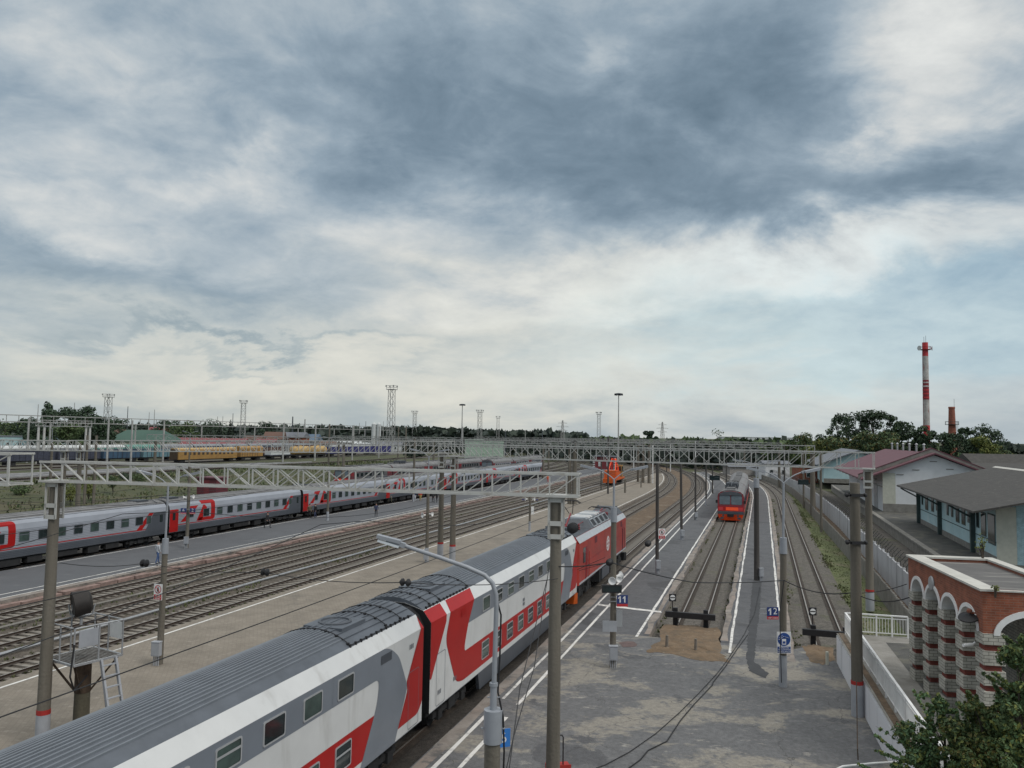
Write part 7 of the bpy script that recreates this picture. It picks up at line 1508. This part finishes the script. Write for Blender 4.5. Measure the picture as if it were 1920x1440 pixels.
# elevated pipe rack running along the far left skyline, portal gantry of the upper yard
P0, P1 = V(-172, 240, 15.2), V(-84, 560, 15.4); d = P1-P0; n = 70; th = thing('pipe_rack', 'long thin elevated pipe rack along the left skyline', 'pipe rack', (P0.x, P0.y, 0)); mb = MB(); b0 = V(P0.x, P0.y)
for z in (0, -2.2): mb.beam(P0-b0+V(0, 0, z), P1-b0+V(0, 0, z), .30)
for k in range(n+1): a = P0.lerp(P1, k/n)-b0; mb.beam(a, a-V(0, 0, 2.2), .17)
mb.build('truss', 'gantry_far', th)
for k in range(0, 9): mb = MB(); a = P0.lerp(P1, k/8)-b0; mb.beam(V(a.x, a.y, 1.9), V(a.x, a.y, 13.2), .45); mb.build('leg', 'gantry_far', th)
a = AT(66, 800, 207); b = AT(172, 800, 215); a.z = b.z = 11.6
gantry('grey portal gantry with twin posts in front of the big dark grove', a, b, 1.5, 1.0, [(.06, 11.6, 1.9, 0), (.16, 11.6, 1.9, 0), (.9, 11.6, 1.9, 0), (.97, 11.6, 1.9, 0)], 1.6, 'alt', m='gantry_far', bw=.09, pr=.35, post_m='gantry_paint', painted=False, brackets=False)
for i, (px, py) in enumerate(((50, 868), (200, 872), (245, 868), (305, 866), (530, 866), (590, 864), (616, 868), (660, 862), (710, 858), (746, 858), (760, 866), (175, 945), (158, 945), (145, 948), (92, 946))):
    z = 2. if i < 11 else .6; h = 11.5 if i < 11 else (8.5 if i in (13, 14) else 9.5)
    plain_pole(('pale yard pole left of the portal gantry', 'pale yard pole right of the portal gantry', 'thick pale yard pole before the green roof', 'pale yard pole right of the green roof', 'white based yard pole beside the pale crates', 'pale yard pole in front of the tank wagons', 'double lamp like yard pole by the purple wagon', 'pale yard pole behind the purple wagons', 'pale yard pole at the end of the purple wagons', 'dark yard pole beyond the purple wagons', 'dark yard pole over the commuter cars', 'slim pale pole on the bank behind the coaches', 'brown pole on the bank behind the coaches', 'second brown pole on the bank behind the coaches', 'brown pole behind the tall gantry post')[i], G(px, py, z), h, .28 if i < 11 else .2, 'gantry_far' if i in (0, 1, 2, 3, 4, 5, 7, 8) else 'pole_concrete', grp='poles of the left yard')
double_lamp('small double-armed lamp of the upper yard over the gondolas', G(95, 876, 2), 6, 8.9, 1.5, .3, box=False, grp='double-armed yard lamps', r0=.2); double_lamp('small double-armed lamp of the upper yard before the purple wagons', G(616, 872, 2), 5, 7.3, 1.5, .1, box=False, grp='double-armed yard lamps', r0=.2); double_lamp('double-armed lamp of the upper yard before the yellow coach', G(354, 880, 2), 6.5, 8.2, 1.4, .1, box=False, grp='double-armed yard lamps', r0=.2)

# ================================================================== PEOPLE
def person(label, p, ang, top='cloth_black', legs='cloth_black', pose=0., h=1.75, skin='skin', hair='hair', bare_legs=False):
    th = thing('person', label, 'person', p, ang, 'people on the grey platform'); k = h/1.75; st = .16+.14*pose
    J = {'pelvis': (0, 0, .95), 'chest': (0, -.02, 1.28), 'neck': (0, -.01, 1.48), 'head': (0, -.03, 1.62), 'htop': (0, -.02, 1.73), 'hl': (.10, 0, .92), 'kl': (.11, -st, .50), 'al': (.12, -st+.02, .09), 'fl': (.13, -st-.16, .03), 'hr': (-.10, 0, .92), 'kr': (-.11, st*.5, .50), 'ar': (-.12, st+.06, .10), 'fr': (-.13, st-.12, .03),
         'sl': (.19, 0, 1.42), 'el': (.25, .05, 1.14), 'wl': (.24, -.08, .90), 'hdl': (.235, -.13, .80), 'sr': (-.19, 0, 1.42), 'er': (-.25, .04, 1.14), 'wr': (-.24, -.10, .90), 'hdr': (-.235, -.15, .80)}
    R3 = dict(pelvis=.145, chest=.165, neck=.06, head=.095, htop=.075, hl=.10, kl=.062, al=.045, fl=.04, hr=.10, kr=.062, ar=.045, fr=.04, sl=.07, el=.046, wl=.034, hdl=.035, sr=.07, er=.046, wr=.034, hdr=.035)
    E_ = [('pelvis', 'chest'), ('chest', 'neck'), ('neck', 'head'), ('head', 'htop'), ('pelvis', 'hl'), ('hl', 'kl'), ('kl', 'al'), ('al', 'fl'), ('pelvis', 'hr'), ('hr', 'kr'), ('kr', 'ar'), ('ar', 'fr'), ('chest', 'sl'), ('sl', 'el'), ('el', 'wl'), ('wl', 'hdl'), ('chest', 'sr'), ('sr', 'er'), ('er', 'wr'), ('wr', 'hdr')]
    N = list(J); me = bpy.data.meshes.new('body'); me.from_pydata([Vector(J[n])*k for n in N], [(N.index(a), N.index(b)) for a, b in E_], []); o = bpy.data.objects.new('body', me); C.objects.link(o)
    m = o.modifiers.new('skin', 'SKIN'); m.use_smooth_shade = True; o.modifiers.new('sub', 'SUBSURF').levels = 1; o.modifiers['sub'].render_levels = 1
    for i, n in enumerate(N): v = me.skin_vertices[0].data[i]; v.radius = (R3[n]*k*(1.15 if n in ('chest', 'pelvis') else 1), R3[n]*k*(.75 if n in ('chest', 'pelvis') else 1)); v.use_root = (n == 'pelvis')
    dg = bpy.context.evaluated_depsgraph_get(); m2 = bpy.data.meshes.new_from_object(o.evaluated_get(dg)); bpy.data.objects.remove(o); m2.name = 'body'
    for x in (top, legs, skin, 'cloth_black'): m2.materials.append(M[x])
    for f in m2.polygons:
        z = f.center.z/k; x = abs(f.center.x)/k; f.use_smooth = True
        f.material_index = 2 if z > 1.47 or (z < .91 and x > .19) else (0 if z > .93 else (3 if z < .10 else (2 if bare_legs and z < .55 else 1)))
    b = bpy.data.objects.new('body', m2); C.objects.link(b); b.parent = th
    mb = MB(); mb.ball((0, -.01*k, 1.70*k), .108*k, 10, 0, (1, 1.1, .75)); mb.build('hair', hair, th, True)
    mb = MB(); [mb.ball((sx_*.037*k, -.125*k, 1.645*k), .012*k, 6) for sx_ in (-1, 1)]; mb.ball((0, -.135*k, 1.61*k), .016*k, 6); mb.build('face', 'hair', th)
    return th
PZ = .2
person('man in a pale shirt and blue trousers standing on the grey platform', G(295, 1057, PZ), R_(150), 'cloth_light', 'cloth_blue', .2, 1.8)
person('person in black walking beside the lettered coach on the grey platform', G(501, 990, PZ), R_(70), 'cloth_black', 'cloth_black', 1.0)
person('left person of the pair by the coach door, in dull green', G(580, 971, PZ), R_(20), 'cloth_camo', 'cloth_black', .2); person('right person of the pair by the coach door, in dark clothes', G(591, 971, PZ), R_(-40), 'cloth_black', 'cloth_navy', .3)
person('lone person in dark clothes in the middle of the grey platform', G(705, 969, PZ), R_(10), 'cloth_navy', 'cloth_black', .1)
person('man in camouflage clothes close to the grey coach', G(731, 942, PZ), R_(60), 'cloth_camo', 'cloth_camo', .5, 1.82)
person('person in a navy top and pale trousers beside the grey base pole', G(777, 940, PZ), R_(30), 'cloth_navy', 'cloth_light', .2); person('person in a red jacket and yellow trousers', G(788, 939, PZ), R_(0), 'cloth_red', 'cloth_yellow', .4)
person('left one of two people in black on the grey platform', G(812, 943, PZ), R_(15), 'cloth_black', 'cloth_black', .3); person('right one of two people in black on the grey platform', G(819, 942, PZ), R_(-20), 'cloth_black', 'cloth_black', .6, 1.82)
person('track worker in an orange red vest far along the grey platform', G(1027, 905, PZ), R_(0), 'cloth_orange', 'cloth_red', .2)
